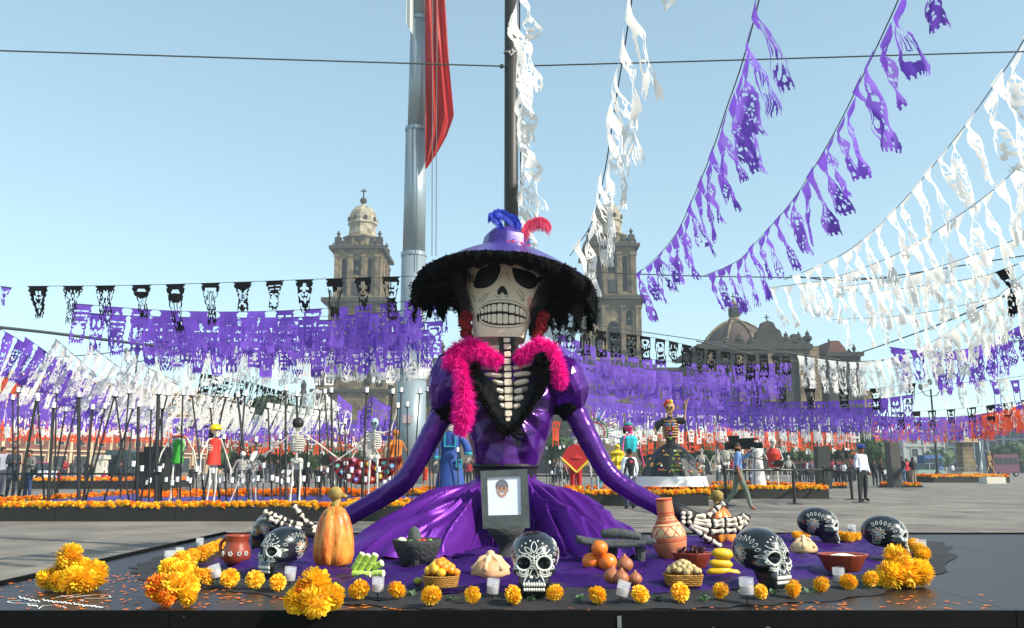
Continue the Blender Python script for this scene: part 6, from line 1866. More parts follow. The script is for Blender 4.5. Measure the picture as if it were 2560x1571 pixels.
b = MB(); b.lathe([(46 * k, 33 * k), (30 * k, 38 * k), (12 * k, 42 * k), (0, 43 * k)], 24, p, sy=.8); b.build('salt', M('salt_white', '#f0efec', rough=.9), t, smooth=True)
t, p, k = item('yellow_squash_heap', 'three smooth yellow fruits stacked beside the right black skull', 'fruit', 1812, 1440)
ym = M('yellow_fruit', '#e8bd17', '#d6a30f', rough=.45, nscale=6)
for x0, z0, x1, z1, r in [(-44, 10, 20, 12, 11), (-38, 32, 22, 26, 12), (-30, 56, 24, 50, 14), (0, 10, 40, 6, 8)]:
    a, c = p + V((x0 * k, 0, z0 * k)), p + V((x1 * k, .02, z1 * k)); b = MB(); b.tube([a, a.lerp(c, .15), a.lerp(c, .5), a.lerp(c, .85), c], [r * k * .3, r * k * .8, r * k, r * k * .9, r * k * .3], 12); b.build('yellow_fruit', ym, t, smooth=True)
# ================================================================ flower-edged platforms on the square
platm = M('platform_black', '#151513', '#232220', rough=.6, nscale=2)
carpet = M('carpet_violet', '#3a2f78', '#4b3f93', rough=.8, nscale=1)
def platform(label, x0, x1, y0, y1, h, top=carpet, front_rows=0, seed=1, boards=4, rest='all', name='display_platform', r=.062, mixA=.75, stp=.072):
    rr = random.Random(seed)
    t = thing(name, label, 'platform', ((x0 + x1) / 2, y0, 0), 'flower-edged display platforms')
    MB().box(((x0 + x1) / 2, (y0 + y1) / 2, h / 2 - .01), (x1 - x0, y1 - y0, h - .02)).build('platform_body', platm, t)
    MB().box(((x0 + x1) / 2, (y0 + y1) / 2, h - .008), (x1 - x0 - .3, y1 - y0 - .3, .016)).build('carpet', top, t)
    for i in range(boards):
        a = x0 + (x1 - x0) * i / boards; c = x0 + (x1 - x0) * (i + 1) / boards
        MB().box(((a + c) / 2, y0 - .012, h / 2), (c - a - .01, .02, h)).build('front_board', platm, t)
    # front edge: blooms one by one, the far edges in one piece
    n = 0
    if front_rows:
        x = x0
        while x < x1:
            for k in range(front_rows):
                me = LOWB if rr.random() > mixA else LOWA
                if n < 290:
                    put_mesh(me, 'bloom', V((x + rr.uniform(-.02, .02), y0 + .02 + k * .09 + rr.uniform(-.03, .03), h + .04 + rr.uniform(-.05, .03) * (1 if k == 0 else .3))), r * rr.uniform(.85, 1.25), t)
                n += 1
            x += stp
    def mass(name, pts, den, rr_):
        vo = [v.co.copy() for v in LOWB.vertices]; fo = [tuple(p.vertices) for p in LOWB.polygons]; mi = [p.material_index for p in LOWB.polygons]
        b = MB(); L_ = 0
        for a, c in zip(pts, pts[1:]):
            l = (V(c) - V(a)).length; m = max(1, int(l / den))
            for i in range(m):
                for k in range(2):
                    p = V(a).lerp(V(c), rr.random()) + V((rr.uniform(-.08, .08), rr.uniform(-.08, .08), rr.uniform(.0, .07)))
                    q = Matrix.Rotation(rr.uniform(0, 6), 3, 'Z') @ Matrix.Rotation(rr.uniform(-.8, .8), 3, 'X')
                    s = rr_ * rr.uniform(.8, 1.25); base = len(b.v)
                    b.v += [p + q @ (v * s) for v in vo[::1]]; b.f += [tuple(i2 + base for i2 in f) for f in fo]; b.m += [(m_ if rr.random() < .8 else 1 - m_) for m_ in mi]
        return b.build(name, [mg_o, mg_a], t, kind='stuff')
    if rest == 'all':
        mass('marigold_edging', [(x0 + .1, y0 + .1, h), (x0 + .1, y1 - .1, h), (x1 - .1, y1 - .1, h), (x1 - .1, y0 + .1, h)] + ([] if front_rows else [(x0, y0 + .05, h)]), .12, r * 1.1)
    return t, mass
LP0, LP1 = G(-30, 1303).x, -1.85
pl, mass = platform('long black platform edged with marigolds carrying the leaning candle poles', -11.2, -1.85, 17.0, 27.0, .27, front_rows=2, seed=3, stp=.068, r=.068)
mass('marigold_heap', [(-9.5, 22.2, .27), (-7.0, 25.2, .27), (-6.2, 26.4, .3)], .07, .10)
for x in (-7.6, -6.6, -5.6, -4.9, -4.2): mass('marigold_heap', [(x, 23.2, .3), (x + .7, 23.4, .36)], .03, .10)
platform('black platform with marigold edge behind the skirt and the blue robed figure', -2.9, 1.6, 24.2, 30.0, .3, front_rows=2, seed=4, stp=.09, r=.08)
platform('second low tier of marigolds left of the blue robed figure', -3.6, -1.7, 19.2, 20.4, .22, front_rows=2, seed=14, stp=.08, r=.07)
platform('black platform with marigold edge carrying the flowered black dress', 1.7, 5.4, 24.0, 29.0, .32, front_rows=3, seed=5, stp=.09, r=.08)
platform('black platform corner with marigold edge beside the barrier posts', 5.6, 10.75, 29.6, 38.0, .33, front_rows=3, seed=6, stp=.1, r=.09)
platform('far marigold-edged platform beyond the walking men on the right', 31.0, 36.6, 64.0, 68, .42, front_rows=1, seed=7, stp=.2, r=.13)
platform('far marigold-edged platform beyond the two men on the left', -25.0, -18.4, 44.0, 50, .4, front_rows=1, seed=8, stp=.14, r=.10)
platform('small flower strip at the feet of the tall grey panel', 20.6, 22.4, 47.5, 49, .12, front_rows=1, seed=9, stp=.14, r=.10)
platform('low flower strip behind the policeman', 10.9, 17.5, 45.5, 47, .12, front_rows=1, seed=10, stp=.14, r=.10)

# ================================================================ candle poles
polem = M('pole_thin_black', '#171717', rough=.5)
cupm = M('candle_cup', '#f0efec', rough=.4)
def candle_pole(xt, yt, xb, yb, label, group, r=.022, zb=.27, both=True, d=None):
    base = G(xb, yb, zb) if d is None else V((P(xb, yb, d).x, d, zb))
    if d is None and base.y > 26.5: base = P(xb, yb, 26.0); base.z = zb
    top = P(xt, yt, base.y)
    t = thing('candle_pole', label, 'candle pole', tuple(base), group)
    b = MB(); b.tube([base, top], [r, r * .9], 6); b.build('pole', polem, t)
    b = MB(); b.lathe([(0, -.012), (.085, -.012), (.085, .0), (0, 0)], 10, top); b.build('saucer', polem, t)
    b = MB(); b.lathe([(0, 0), (.038, 0), (.044, .12), (.040, .12), (.036, .03), (0, .03)], 10, top); b.build('candle_cup', cupm, t)
    return t
TG = 'tall candle poles on the left platform'
tall = [(32, 1000, 32, 1253, .02), (45, 981, 45, 1250, .02), (92, 996, 45, 1252, .035), (94, 1003, 111, 1255, .022), (134, 1020, 120, 1257, .035), (141, 984, 136, 1244, .02), (163, 1029, 127, 1246, .02), (197, 993, 197, 1257, .04),
        (196, 996, 136, 1245, .02), (231, 1024, 209, 1255, .03), (262, 1022, 205, 1257, .02), (286, 991, 214, 1252, .022), (289, 993, 322, 1252, .022), (322, 984, 300, 1246, .022), (332, 1022, 260, 1253, .022), (346, 1017, 343, 1255, .035),
        (396, 986, 390, 1257, .045), (418, 989, 350, 1252, .022), (457, 988, 450, 1253, .022), (480, 989, 512, 1253, .022), (564, 993, 505, 1255, .022), (594, 993, 625, 1258, .028), (613, 990, 590, 1255, .022), (714, 977, 714, 1255, .028),
        (742, 991, 747, 1257, .03), (812, 985, 830, 1250, .022), (828, 982, 834, 1255, .028), (917, 982, 905, 1255, .028), (982, 985, 960, 1255, .028), (843, 1029, 866, 1250, .02), (799, 1024, 800, 1250, .02), (670, 1020, 680, 1250, .022),
        (405, 1022, 402, 1252, .03), (526, 1020, 548, 1252, .022), (378, 1024, 372, 1254, .02), (640, 1105, 640, 1254, .02), (560, 1098, 566, 1252, .02), (862, 1060, 868, 1252, .02), (700, 1098, 700, 1250, .02), (770, 1100, 762, 1250, .02)]
def lean(dx): return 'upright' if abs(dx) < 9 else ('right-leaning' if dx > 0 else 'x')
near = [(60, 'by the two young men at the left edge'), (170, 'left of the thick upright pole'), (215, 'at the thick upright pole'), (300, 'before the reddish palace'), (360, 'left of the dark stepped block'), (430, 'before the dark stepped block'),
        (500, 'beside the green-dressed skeleton'), (570, 'beside the yellow-helmet skeleton'), (660, 'beside the white horse-headed skeleton'), (760, 'at the black-haired skeleton'), (850, 'between the two big skeletons'), (930, 'at the raised-arm skeleton'), (1100, 'beside the grey flagpole')]
cnt = {}
for i, (xt, yt, xb, yb, r) in enumerate(sorted(tall)):
    nb = min(near, key=lambda n_: abs(n_[0] - xt))[1]
    dx = xt - xb
    ln = 'upright' if abs(dx) < 9 else ('pole leaning right' if dx > 0 else 'pole leaning left')
    th_ = 'thick' if r > .03 else ('medium' if r > .025 else 'thin')
    hgt = 'tall' if yt < 1010 else 'shorter'
    key = (nb, ln, th_, hgt); cnt[key] = cnt.get(key, 0) + 1
    lab = f'{hgt} {th_} black candle {"pole, upright," if ln == "upright" else ln} {nb}'
    if cnt[key] > 1: lab = lab.replace('black candle', ['', '', 'second black candle', 'third black candle', 'fourth black candle'][min(cnt[key], 4)])
    candle_pole(xt, yt, xb, yb, lab, TG, r)
for j, (xt, yt, xb, yb, d, lab) in enumerate([(1003, 981, 990, 1250, 22, 'tall candle pole before the left side of the flagpole'), (1049, 984, 1030, 1250, 22, 'tall candle pole before the right side of the flagpole'), (1018, 1017, 1020, 1250, 21, 'medium candle pole before the middle of the flagpole'),
        (994, 1020, 985, 1250, 20, 'medium candle pole left of the flagpole plaque'), (1070, 979, 1076, 1240, 22, 'tall candle pole between flagpole and purple sleeve'), (1098, 1102, 1098, 1240, 23, 'short candle pole in front of the blue robe'), (1083, 1132, 1083, 1240, 23, 'short candle pole left of the blue robe'), (1144, 1130, 1146, 1240, 23, 'short candle pole right of the turquoise bib')]):
    candle_pole(xt, yt, xb, yb, lab, TG, .02, .27, d=d)
rr = random.Random(21)
ORD = ['first', 'second', 'third', 'fourth', 'fifth', 'sixth', 'seventh', 'eighth', 'ninth', 'tenth', 'eleventh', 'twelfth']
lown = {}
for i in range(46):
    x = 335 + i * 14.2 + rr.uniform(-5, 5); yb = rr.choice([1240, 1247, 1254, 1257]); yt = rr.choice([1203, 1206, 1209, 1214, 1180, 1168]) + rr.uniform(-3, 3)
    nb = min(near[3:12], key=lambda n_: abs(n_[0] - x))[1]; lown[nb] = lown.get(nb, 0) + 1
    candle_pole(x + rr.uniform(-2, 2), yt, x, yb, f'{ORD[lown[nb] - 1]} short candle pole {nb}, counting from the left', 'short candle poles in the low row on the left platform', .012)
nearr = [(1400, 'by the poncho skeleton'), (1520, 'by the yellow ruffled skeleton'), (1757, 'by the open-mouthed small skeleton'), (1820, 'by the cameraman'), (1897, 'by the white robed skeleton'), (1950, 'by the red-vested guitar skeleton')]
lown = {}
for x in sorted([rr.choice([rr.uniform(1360, 1440), rr.uniform(1480, 1560), rr.uniform(1740, 1960)]) for _ in range(22)]):
    d = rr.uniform(30, 34); nb = min(nearr, key=lambda n_: abs(n_[0] - x))[1]; lown[nb] = lown.get(nb, 0) + 1
    candle_pole(x, rr.choice([1100, 1125, 1165, 1185, 1200, 1196]) + rr.uniform(-8, 8), x, 1240, f'{ORD[lown[nb] - 1]} thin candle pole {nb}, counting from the left', 'thin candle poles among the skeletons on the right', .015, .3, d=d)

# ================================================================ people
skin = M('skin_brown', '#8c5a41', '#7a4b35', rough=.6, nscale=9)
hairm = M('hair_black', '#141110', rough=.6)
def cloth(hexv): return M('cloth_' + hexv[1:], hexv, None, rough=.8)
import bmesh
BCACHE = {}
def person(label, px, feet, hpx, yaw, shirt='#2b2d33', trousers='#23252b', shoes='#151515', sleeve=True, pose='stand', hair=True, group='people on the square', z=0.0, sk=skin, seed=0, h=1.72):
    q = G(px, feet, z); k = mpp(q.y, 1.2)
    H = hpx * k
    key = (pose, shirt, trousers, shoes, sleeve, sk.name)
    t = thing('person', label, 'person', tuple(q), group, radians(yaw))
    t.scale = (H, H, H)
    if key not in BCACHE:
        J = dict(pel=(0, 0, .52), w=(0, .005, .60), ch=(0, .0, .72), nk=(0, .0, .82), hd=(0, -.012, .885), tp=(0, -.008, .955),
                 sl=(-.095, 0, .80), el=(-.135, .01, .64), hl_=(-.13, -.05, .50), fl=(-.13, -.06, .455), sr=(.095, 0, .80), er=(.135, .01, .64), hr=(.13, -.05, .50), fr=(.13, -.06, .455),
                 pl=(-.052, 0, .50), kl=(-.058, -.01, .28), al=(-.06, .02, .045), tl=(-.065, -.07, .02), pr=(.052, 0, .50), kr=(.058, -.01, .28), ar=(.06, .02, .045), tr=(.065, -.07, .02))
        if pose == 'walk':
            J.update(kl=(-.05, -.10, .285), al=(-.05, -.13, .06), tl=(-.05, -.20, .025), kr=(.05, .05, .27), ar=(.05, .20, .06), tr=(.05, .14, .02), el=(-.14, .05, .65), hl_=(-.13, .10, .53), fl=(-.13, .11, .49), er=(.14, -.03, .65), hr=(.13, -.12, .56), fr=(.13, -.14, .52))
        elif pose == 'camera':
            J.update(kl=(-.05, -.10, .285), al=(-.05, -.15, .06), tl=(-.05, -.22, .025), kr=(.05, .06, .27), ar=(.05, .22, .07), tr=(.05, .16, .02), er=(.16, -.10, .74), hr=(.10, -.20, .84), fr=(.08, -.22, .87), el=(-.13, .03, .64), hl_=(-.13, -.01, .50), fl=(-.13, -.02, .455))
        elif pose == 'phone':
            J.update(el=(-.13, .0, .65), hl_=(-.06, -.13, .68), fl=(-.03, -.15, .70), er=(.13, .0, .65), hr=(.06, -.13, .68), fr=(.03, -.15, .70), hd=(0, -.03, .88), tp=(0, -.045, .945))
        elif pose == 'fold':
            J.update(el=(-.15, -.02, .66), hl_=(-.02, -.11, .68), fl=(.03, -.11, .68), er=(.15, -.02, .66), hr=(.02, -.12, .66), fr=(-.03, -.12, .66))
        elif pose == 'sit':
            J.update(kl=(-.07, -.24, .50), al=(-.07, -.26, .27), tl=(-.07, -.33, .25), kr=(.07, -.24, .50), ar=(.07, -.26, .27), tr=(.07, -.33, .25), hl_=(-.09, -.16, .56), fl=(-.08, -.2, .55), hr=(.09, -.16, .56), fr=(.08, -.2, .55))
        elif pose == 'down':
            J.update(hd=(0, -.025, .88), tp=(0, -.035, .95))
        E = [('pel', 'w'), ('w', 'ch'), ('ch', 'nk'), ('nk', 'hd'), ('hd', 'tp'), ('ch', 'sl'), ('sl', 'el'), ('el', 'hl_'), ('hl_', 'fl'), ('ch', 'sr'), ('sr', 'er'), ('er', 'hr'), ('hr', 'fr'),
             ('pel', 'pl'), ('pl', 'kl'), ('kl', 'al'), ('al', 'tl'), ('pel', 'pr'), ('pr', 'kr'), ('kr', 'ar'), ('ar', 'tr')]
        RD = dict(pel=(.085, .06), w=(.078, .055), ch=(.088, .06), nk=(.030, .030), hd=(.042, .05), tp=(.034, .040), sl=(.040, .040), sr=(.040, .040), el=(.027, .027), er=(.027, .027), hl_=(.018, .018), hr=(.018, .018), fl=(.020, .013), fr=(.020, .013),
                  pl=(.055, .055), pr=(.055, .055), kl=(.036, .036), kr=(.036, .036), al=(.025, .025), ar=(.025, .025), tl=(.024, .018), tr=(.024, .018))
        names = list(J); idx = {n_: i for i, n_ in enumerate(names)}
        me = bpy.data.meshes.new('figure_tmp'); me.from_pydata([J[n_] for n_ in names], [(idx[a], idx[c]) for a, c in E], []); me.update()
        o = bpy.data.objects.new('figure_tmp', me); COL.objects.link(o)
        md = o.modifiers.new('skin', 'SKIN'); md.use_smooth_shade = True
        for n_, v in zip(names, me.skin_vertices[0].data): v.radius = (RD[n_][0] * 1.16, RD[n_][1] * 1.16); v.use_root = (n_ == 'pel')
        s2 = o.modifiers.new('sub', 'SUBSURF'); s2.levels = 1; s2.render_levels = 1
        bpy.context.view_layer.update()
        me2 = bpy.data.meshes.new_from_object(o.evaluated_get(bpy.context.evaluated_depsgraph_get()))
        bpy.data.objects.remove(o)
        for m_ in (sk, cloth(shirt), cloth(trousers), cloth(shoes)): me2.materials.append(m_)
        segm = {}
        for a, c in E:
            m_ = 1
            if (a, c) in (('nk', 'hd'), ('hd', 'tp'), ('hl_', 'fl'), ('hr', 'fr')): m_ = 0
            if (a, c) in (('el', 'hl_'), ('er', 'hr')): m_ = 1 if sleeve else 0
            if a in ('pl', 'kl', 'pr', 'kr') or c in ('pl', 'pr'): m_ = 2
            if a in ('al', 'ar'): m_ = 3
            segm[(a, c)] = m_
        for p in me2.polygons:
            best = None
            for (a, c), m_ in segm.items():
                A, B = V(J[a]), V(J[c]); d = B - A; tt = max(0, min(1, (p.center - A).dot(d) / d.length_squared)); dd = (p.center - (A + d * tt)).length
                if best is None or dd < best[0]: best = (dd, m_)
            mi = best[1]
            if mi == 1 and p.center.z < .515: mi = 2
            if mi == 0 and p.center.z > .7 and p.center.z < .835: mi = 1 if p.center.z < .825 else 0
            p.material_index = mi; p.use_smooth = True
        BCACHE[key] = me2
    o = bpy.data.objects.new('body', BCACHE[key]); COL.objects.link(o); o.parent = t; KID.setdefault(t.name, []).append(o)
    if hair:
        b = MB(); tilt = -.02 if pose in ('phone', 'down') else 0
        b.ball((0, .006 + tilt, .925), (.046, .058, .052), 12, 8, fn=lambda d: 1 if d.z > -.2 or d.y > .1 else .8)
        b.build('hair', hairm, t, smooth=True, world=False)
    b = MB(); y0 = -.064 + (-.025 if pose in ('phone', 'down') else 0)
    b.ball((0, y0, .893), (.008, .014, .013), 6, 5); b.build('nose', sk, t, smooth=True, world=False)
    t['_h'] = 1; del t['_h']
    return t
def kit(t, name, fn, mat):
    b = MB(); fn(b); return b.build(name, mat, t, smooth=False, world=False)
# two young men and a third half in view at the left edge
t = person('young man in dark blue jacket looking down at his hands, by the left edge', 24, 1246, 130, 60, '#26303d', '#2c3542', pose='phone')
kit(t, 'backpack', lambda b: b.ball((0, .105, .72), (.075, .045, .11), 10, 8), cloth('#1b242e'))
t = person('young man in grey jacket and blue jeans with a black shoulder bag', 66, 1246, 122, -20, '#6f6f6a', '#33496b', pose='phone')
kit(t, 'shoulder_bag', lambda b: b.box((.11, .02, .52), (.06, .12, .12)), cloth('#18181a'))
kit(t, 'bag_strap', lambda b: b.tube([(-.09, .03, .81), (0, -.075, .68), (.12, .0, .56)], .006, 5), cloth('#18181a'))
person('person in pale grey cut off by the left border', -4, 1244, 128, 80, '#8d8f9c', '#3a3f52')
# cameraman
t = person('cameraman in light blue shirt striding with a big camera on his shoulder', 1850, 1277, 172, 78, '#6f8cc4', '#6b7568', '#8a5a4a', sleeve=False, pose='camera')
kit(t, 'television_camera', lambda b: (b.box((.07, -.04, .95), (.10, .30, .15)), b.box((.07, .04, 1.04), (.06, .16, .06)), b.box((.07, -.22, .96), (.11, .05, .12)), b.lathe([(.045, 0), (.05, .10), (.038, .12)], 10, (.09, -.25, .93), mat=Matrix.Rotation(pi / 2, 3, 'X'))), cloth('#131313'))
kit(t, 'belt', lambda b: b.lathe([(.082, .515), (.086, .53), (.082, .545)], 16, sy=.8), cloth('#15120f'))
kit(t, 'battery_pack', lambda b: b.box((.09, .14, .92), (.08, .06, .11)), cloth('#2a2a2a'))
kit(t, 'microphone', lambda b: b.tube([(.05, -.05, 1.02), (.05, -.28, 1.02)], .014, 8), cloth('#1d1d1d'))
# policeman
t = person('policeman in white shirt, dark trousers and bright blue cap', 2160, 1254, 140, 25, '#dfe4f2', '#1c2026', '#0f0f10', pose='down')
kit(t, 'cap', lambda b: (b.lathe([(.048, .0), (.05, .018), (.078, .04), (.07, .052), (0, .056)], 16, (0, -.01, .94)), b.box((0, -.075, .942), (.07, .05, .006))), cloth('#1f4fae'))
kit(t, 'belt', lambda b: b.lathe([(.082, .515), (.087, .535), (.082, .55)], 16, sy=.8), cloth('#0f0f10'))
kit(t, 'sleeve_badge', lambda b: (b.box((-.140, -.01, .73), (.006, .03, .04)), b.box((.140, -.01, .73), (.006, .03, .04))), cloth('#1a2536'))
# man in a vest
t = person('man in black vest over white shirt, his back to the skeleton lady', 1576, 1273, 152, 200, '#e6e9f2', '#3b4660', '#1c1c1e')
kit(t, 'vest', lambda b: b.lathe([(.094, .53), (.092, .62), (.105, .72), (.10, .79), (.05, .83)], 18, sy=.78), cloth('#19171a'))
kit(t, 'vest_badge', lambda b: b.box((.0, .083, .76), (.06, .006, .03)), cloth('#c23a4f'))
for a in [
    ('man in dark suit walking past the dark stepped block on the left', 297, 1228, 74, 70, '#1c232e', '#15181e', 'walk'), ('man in black top and pale grey trousers beyond the candle poles', 226, 1222, 62, 160, '#1d1d20', '#8d8c86', 'walk'),
    ('person in white top beside one in red, left of the thick pole', 134, 1222, 52, 0, '#d8dbe4', '#23262e', 'stand'), ('person in red top beside one in white, left of the thick pole', 143, 1222, 48, 0, '#b0252d', '#23262e', 'stand'),
    ('child-sized figure in a pink top behind the candle poles', 257, 1222, 46, 0, '#c43a58', '#2c2f38', 'stand'),
    ('person in dark suit standing behind the legs of the black-haired skeleton', 766, 1236, 78, 170, '#17181c', '#121317', 'stand'), ('person in black with a white scarf between the two big skeletons', 806, 1230, 68, 20, '#1a1b20', '#15161a', 'fold'),
    ('man in black suit right beside the person with a white scarf', 793, 1228, 62, 0, '#16171b', '#131419', 'stand'), ('man in black striding behind the black-haired skeleton', 736, 1236, 74, 60, '#15161a', '#121317', 'walk'),
    ('person in dark top half hidden by the white horse-headed skeleton', 625, 1222, 56, 0, '#232c3a', '#1c1f26', 'stand'), ('person in black with white shirt front left of the flowered round skirt', 846, 1226, 58, 30, '#1e2026', '#16171c', 'stand'),
    ('person in navy beside the one with a white shirt front', 856, 1226, 60, 0, '#2a3142', '#1f242e', 'stand'), ('person in dark clothes behind the green-dressed skeleton', 478, 1226, 62, 180, '#27272c', '#1d1e22', 'stand'),
    ('man in black with orange cap left of two standing men, by the policeman', 2189, 1216, 66, -10, '#17181c', '#202533', 'stand'), ('man in open black jacket with arms folded beside the tall grey panel', 2206, 1215, 70, 0, '#1a1a1c', '#17181b', 'fold'),
    ('man in dark jacket and faded jeans right of the tall grey panel', 2259, 1217, 76, -60, '#26262a', '#5b7391', 'phone'), ('man in black with a white pouch and beige trousers', 2286, 1216, 73, 200, '#17171a', '#8f8474', 'fold'),
    ('woman in red between the jeans man and the beige trousers man', 2271, 1212, 66, 30, '#b3222c', '#1c1c20', 'stand'), ('small far figure in white shirt beyond the far platform', 2384, 1193, 33, 30, '#dfe3ec', '#1b1c20', 'stand'),
    ('far walker in white near the right border', 2533, 1182, 24, 30, '#dfe4ea', '#23262e', 'walk'), ('far walker in pink near the right border', 2514, 1182, 22, 30, '#a94a66', '#3a2f3a', 'walk'), ('far walker in pale blue at the right border', 2552, 1182, 24, 30, '#b4c2d4', '#23262e', 'stand'),
    ('far dark walker in front of the red kiosk', 2496, 1184, 24, 30, '#2a2f3c', '#23262e', 'stand')]:
    person(a[0], a[1], a[2], a[3], a[4], a[5], a[6], pose=a[7])
person('far seated man in white shirt beside the leaning mast', 2437, 1190, 44, 60, '#dfe3ef', '#1b1c20', pose='sit')
rr = random.Random(77)
cols = ['#23252c', '#8e2430', '#2b3a5e', '#c9ccd6', '#1a1a1e', '#4b3d52', '#2d2f36', '#a82c35', '#16171b']
for i, (x0, x1, n) in enumerate([(1985, 2040, 9), (2082, 2140, 10), (1700, 1740, 4), (1790, 1900, 7), (1380, 1430, 5), (1160, 1185, 3), (560, 700, 9), (150, 240, 5), (2090, 2140, 6), (1600, 1760, 9), (880, 960, 4)]):
    for j in range(n):
        x = x0 + (x1 - x0) * (j + .5) / n
        who = {0: 'in the crowd before the low black panel', 1: 'in the crowd under the loudspeakers', 2: 'in the crowd right of the flowered dress', 3: 'in the crowd behind the cameraman', 4: 'in the crowd left of the red poncho skeleton', 5: 'beside the bodice, right of the blue robe', 6: 'behind the small skeletons on the left', 7: 'before the reddish palace on the left', 8: 'just behind the policeman', 9: 'behind the flowered black dress', 10: 'behind the flowered round skirt'}[i]
        c = cols[(j * 2 + i) % len(cols)] if j < 9 else '#6b5d3a'
        nmc = {'#23252c': 'charcoal', '#8e2430': 'dark red', '#2b3a5e': 'navy', '#c9ccd6': 'white', '#1a1a1e': 'black', '#4b3d52': 'plum', '#2d2f36': 'grey', '#a82c35': 'red', '#16171b': 'deep black', '#6b5d3a': 'olive'}[c]
        person(f'bystander in {nmc} {who}', x, 1205 + rr.uniform(-3, 4), 56 + rr.uniform(-4, 5), rr.uniform(-60, 60), c, rr.choice(['#1c1e24', '#26303f']), pose=rr.choice(['stand', 'fold', 'phone']), group='crowd behind the displays ' + who.split('crowd ')[-1])

# ================================================================ skeleton figures of the displays
boneW = M('plaster_bone', '#d9d6cc', '#b9b5a8', rough=.7, nscale=9)
boneB = M('pale_blue_bone', '#a9bcc4', '#8fa3ab', rough=.6, nscale=9)
def skeleton(label, px, feet, hpx, yaw=0, mat=boneW, arms=((-.2, .0, .62, -.24, -.05, .44), (.2, .0, .62, .24, -.05, .44)), legs=None, head=None, group='skeleton figures of the displays', z=.27, d=None, name='skeleton_figure', cat='skeleton figure'):
    q = G(px, feet, z) if d is None else V((P(px, feet, d).x, d, P(px, feet, d).z))
    H = hpx * mpp(q.y, 1.2)
    t = thing(name, label, cat, tuple(q), group, radians(yaw)); t.scale = (H, H, H)
    B = lambda nm, fn, m_=mat: kit(t, nm, fn, m_)
    hm_ = head or mat
    def sk(b):
        b.ball((0, 0, .935), (.052, .062, .060), 12, 8); b.box((0, -.028, .875), (.05, .05, .05))
    B('skull', sk, hm_)
    B('eye_sockets', lambda b: (b.ball((-.022, -.052, .93), (.014, .012, .014), 7, 5), b.ball((.022, -.052, .93), (.014, .012, .014), 7, 5), b.box((0, -.053, .868), (.035, .006, .006)), b.box((0, -.06, .905), (.010, .008, .014))), blackm)
    def sp(b):
        for i in range(13): b.lathe([(.012, 0), (.017, .01), (.012, .02)], 6, (0, .02, .53 + i * .025))
    B('spine', sp)
    def rb2(b):
        for i in range(7):
            z_ = .80 - i * .027; w_ = .062 + .022 * sin((i + 1) / 8 * pi)
            b.tube([(w_ * cos(a), .0 + .052 * sin(a), z_ - .012 * (sin(a) < 0)) for a in [radians(-80 + 340 * k / 14) for k in range(15)]], .0085, 5)
        b.box((0, -.052, .745), (.018, .010, .11))
    B('ribcage', rb2)
    B('collar_bone', lambda b: b.tube([(-.10, 0, .815), (0, -.02, .825), (.10, 0, .815)], .010, 5))
    B('pelvis', lambda b: (b.ball((-.036, 0, .515), (.042, .026, .036), 8, 6), b.ball((.036, 0, .515), (.042, .026, .036), 8, 6), b.box((0, .01, .51), (.04, .03, .05))))
    lg = legs or ((-.05, -.01, .27, -.055, .02, .03), (.05, -.01, .27, .055, .02, .03))
    for s, l in zip((-1, 1), lg):
        def lf(b, s=s, l=l):
            bone_seg(b, (s * .045, 0, .49), l[:3], .014); bone_seg(b, l[:3], l[3:], .012); b.box((l[3], l[4] - .035, l[5] - .015), (.035, .10, .022))
        B('leg', lf)
    for s, a in zip((-1, 1), arms):
        def af(b, s=s, a=a):
            bone_seg(b, (s * .10, 0, .81), a[:3], .010); bone_seg(b, a[:3], a[3:], .009)
            d_ = (V(a[3:]) - V(a[:3])).normalized()
            for j in range(4):
                o_ = V(((j - 1.5) * .010, 0, (j - 1.5) * .006)); b.tube([V(a[3:]) + o_ * .5, V(a[3:]) + d_ * .05 + o_ * 1.6], .0045, 4)
        B('arm', af)
    return t
def robe(t, nm, prof, col, sy=.8, wob=None, rough=.7, n=24):
    return kit(t, nm, lambda b: b.lathe(prof, n, sy=sy, wob=wob), M('fabric_' + col[1:], col, None, rough=rough))
t = skeleton('skeleton in a bright green dress beside the dark stepped block', 437, 1252, 190, 20); robe(t, 'green_dress', [(.075, .48), (.07, .58), (.085, .72), (.07, .80)], '#2f9a2c')
kit(t, 'orange_scarf', lambda b: b.tube([(-.09, -.04, .82), (0, -.07, .84), (.09, -.04, .82)], .016, 6), M('fabric_scarf', '#d4572a'))
t = skeleton('skeleton in a red dress and yellow helmet facing right', 527, 1265, 200, 60); robe(t, 'red_dress', [(.10, .50), (.085, .60), (.08, .70), (.085, .80), (.05, .83)], '#cc2d1d')
kit(t, 'yellow_helmet', lambda b: (b.ball((0, 0, .955), (.072, .078, .055), 14, 8, fn=lambda d: 1 if d.z > -.3 else .95), b.lathe([(.085, .94), (.085, .946)], 14)), M('helmet', '#e8c414', rough=.35))
kit(t, 'dark_hair', lambda b: b.tube([(0, .05, .94), (0, .08, .80), (0, .09, .66)], [.04, .03, .015], 8), hairm)
skeleton('small pale skeleton with spread legs between the helmet and horse-headed ones', 601, 1258, 128, 180, legs=((-.12, -.02, .25, -.22, 0, .03), (.12, -.02, .25, .2, 0, .03)))
t = skeleton('thin white skeleton with a long horse-like head', 632, 1262, 132, -20); kit(t, 'horse_head', lambda b: b.tube([(0, .02, .92), (0, -.08, .90), (0, -.13, .80)], [.07, .06, .035], 8), boneW)
t = skeleton('black-haired skeleton with both arms spread low', 737, 1264, 212, 175, arms=((-.27, 0, .70, -.46, -.02, .56), (.22, 0, .72, .38, -.02, .60)))
kit(t, 'black_hair', lambda b: b.ball((0, .01, .955), (.068, .07, .068), 12, 8), hairm)
kit(t, 'hip_cloth', lambda b: b.box((0, -.03, .47), (.13, .02, .11)), M('fabric_grey', '#b9bbbb'))
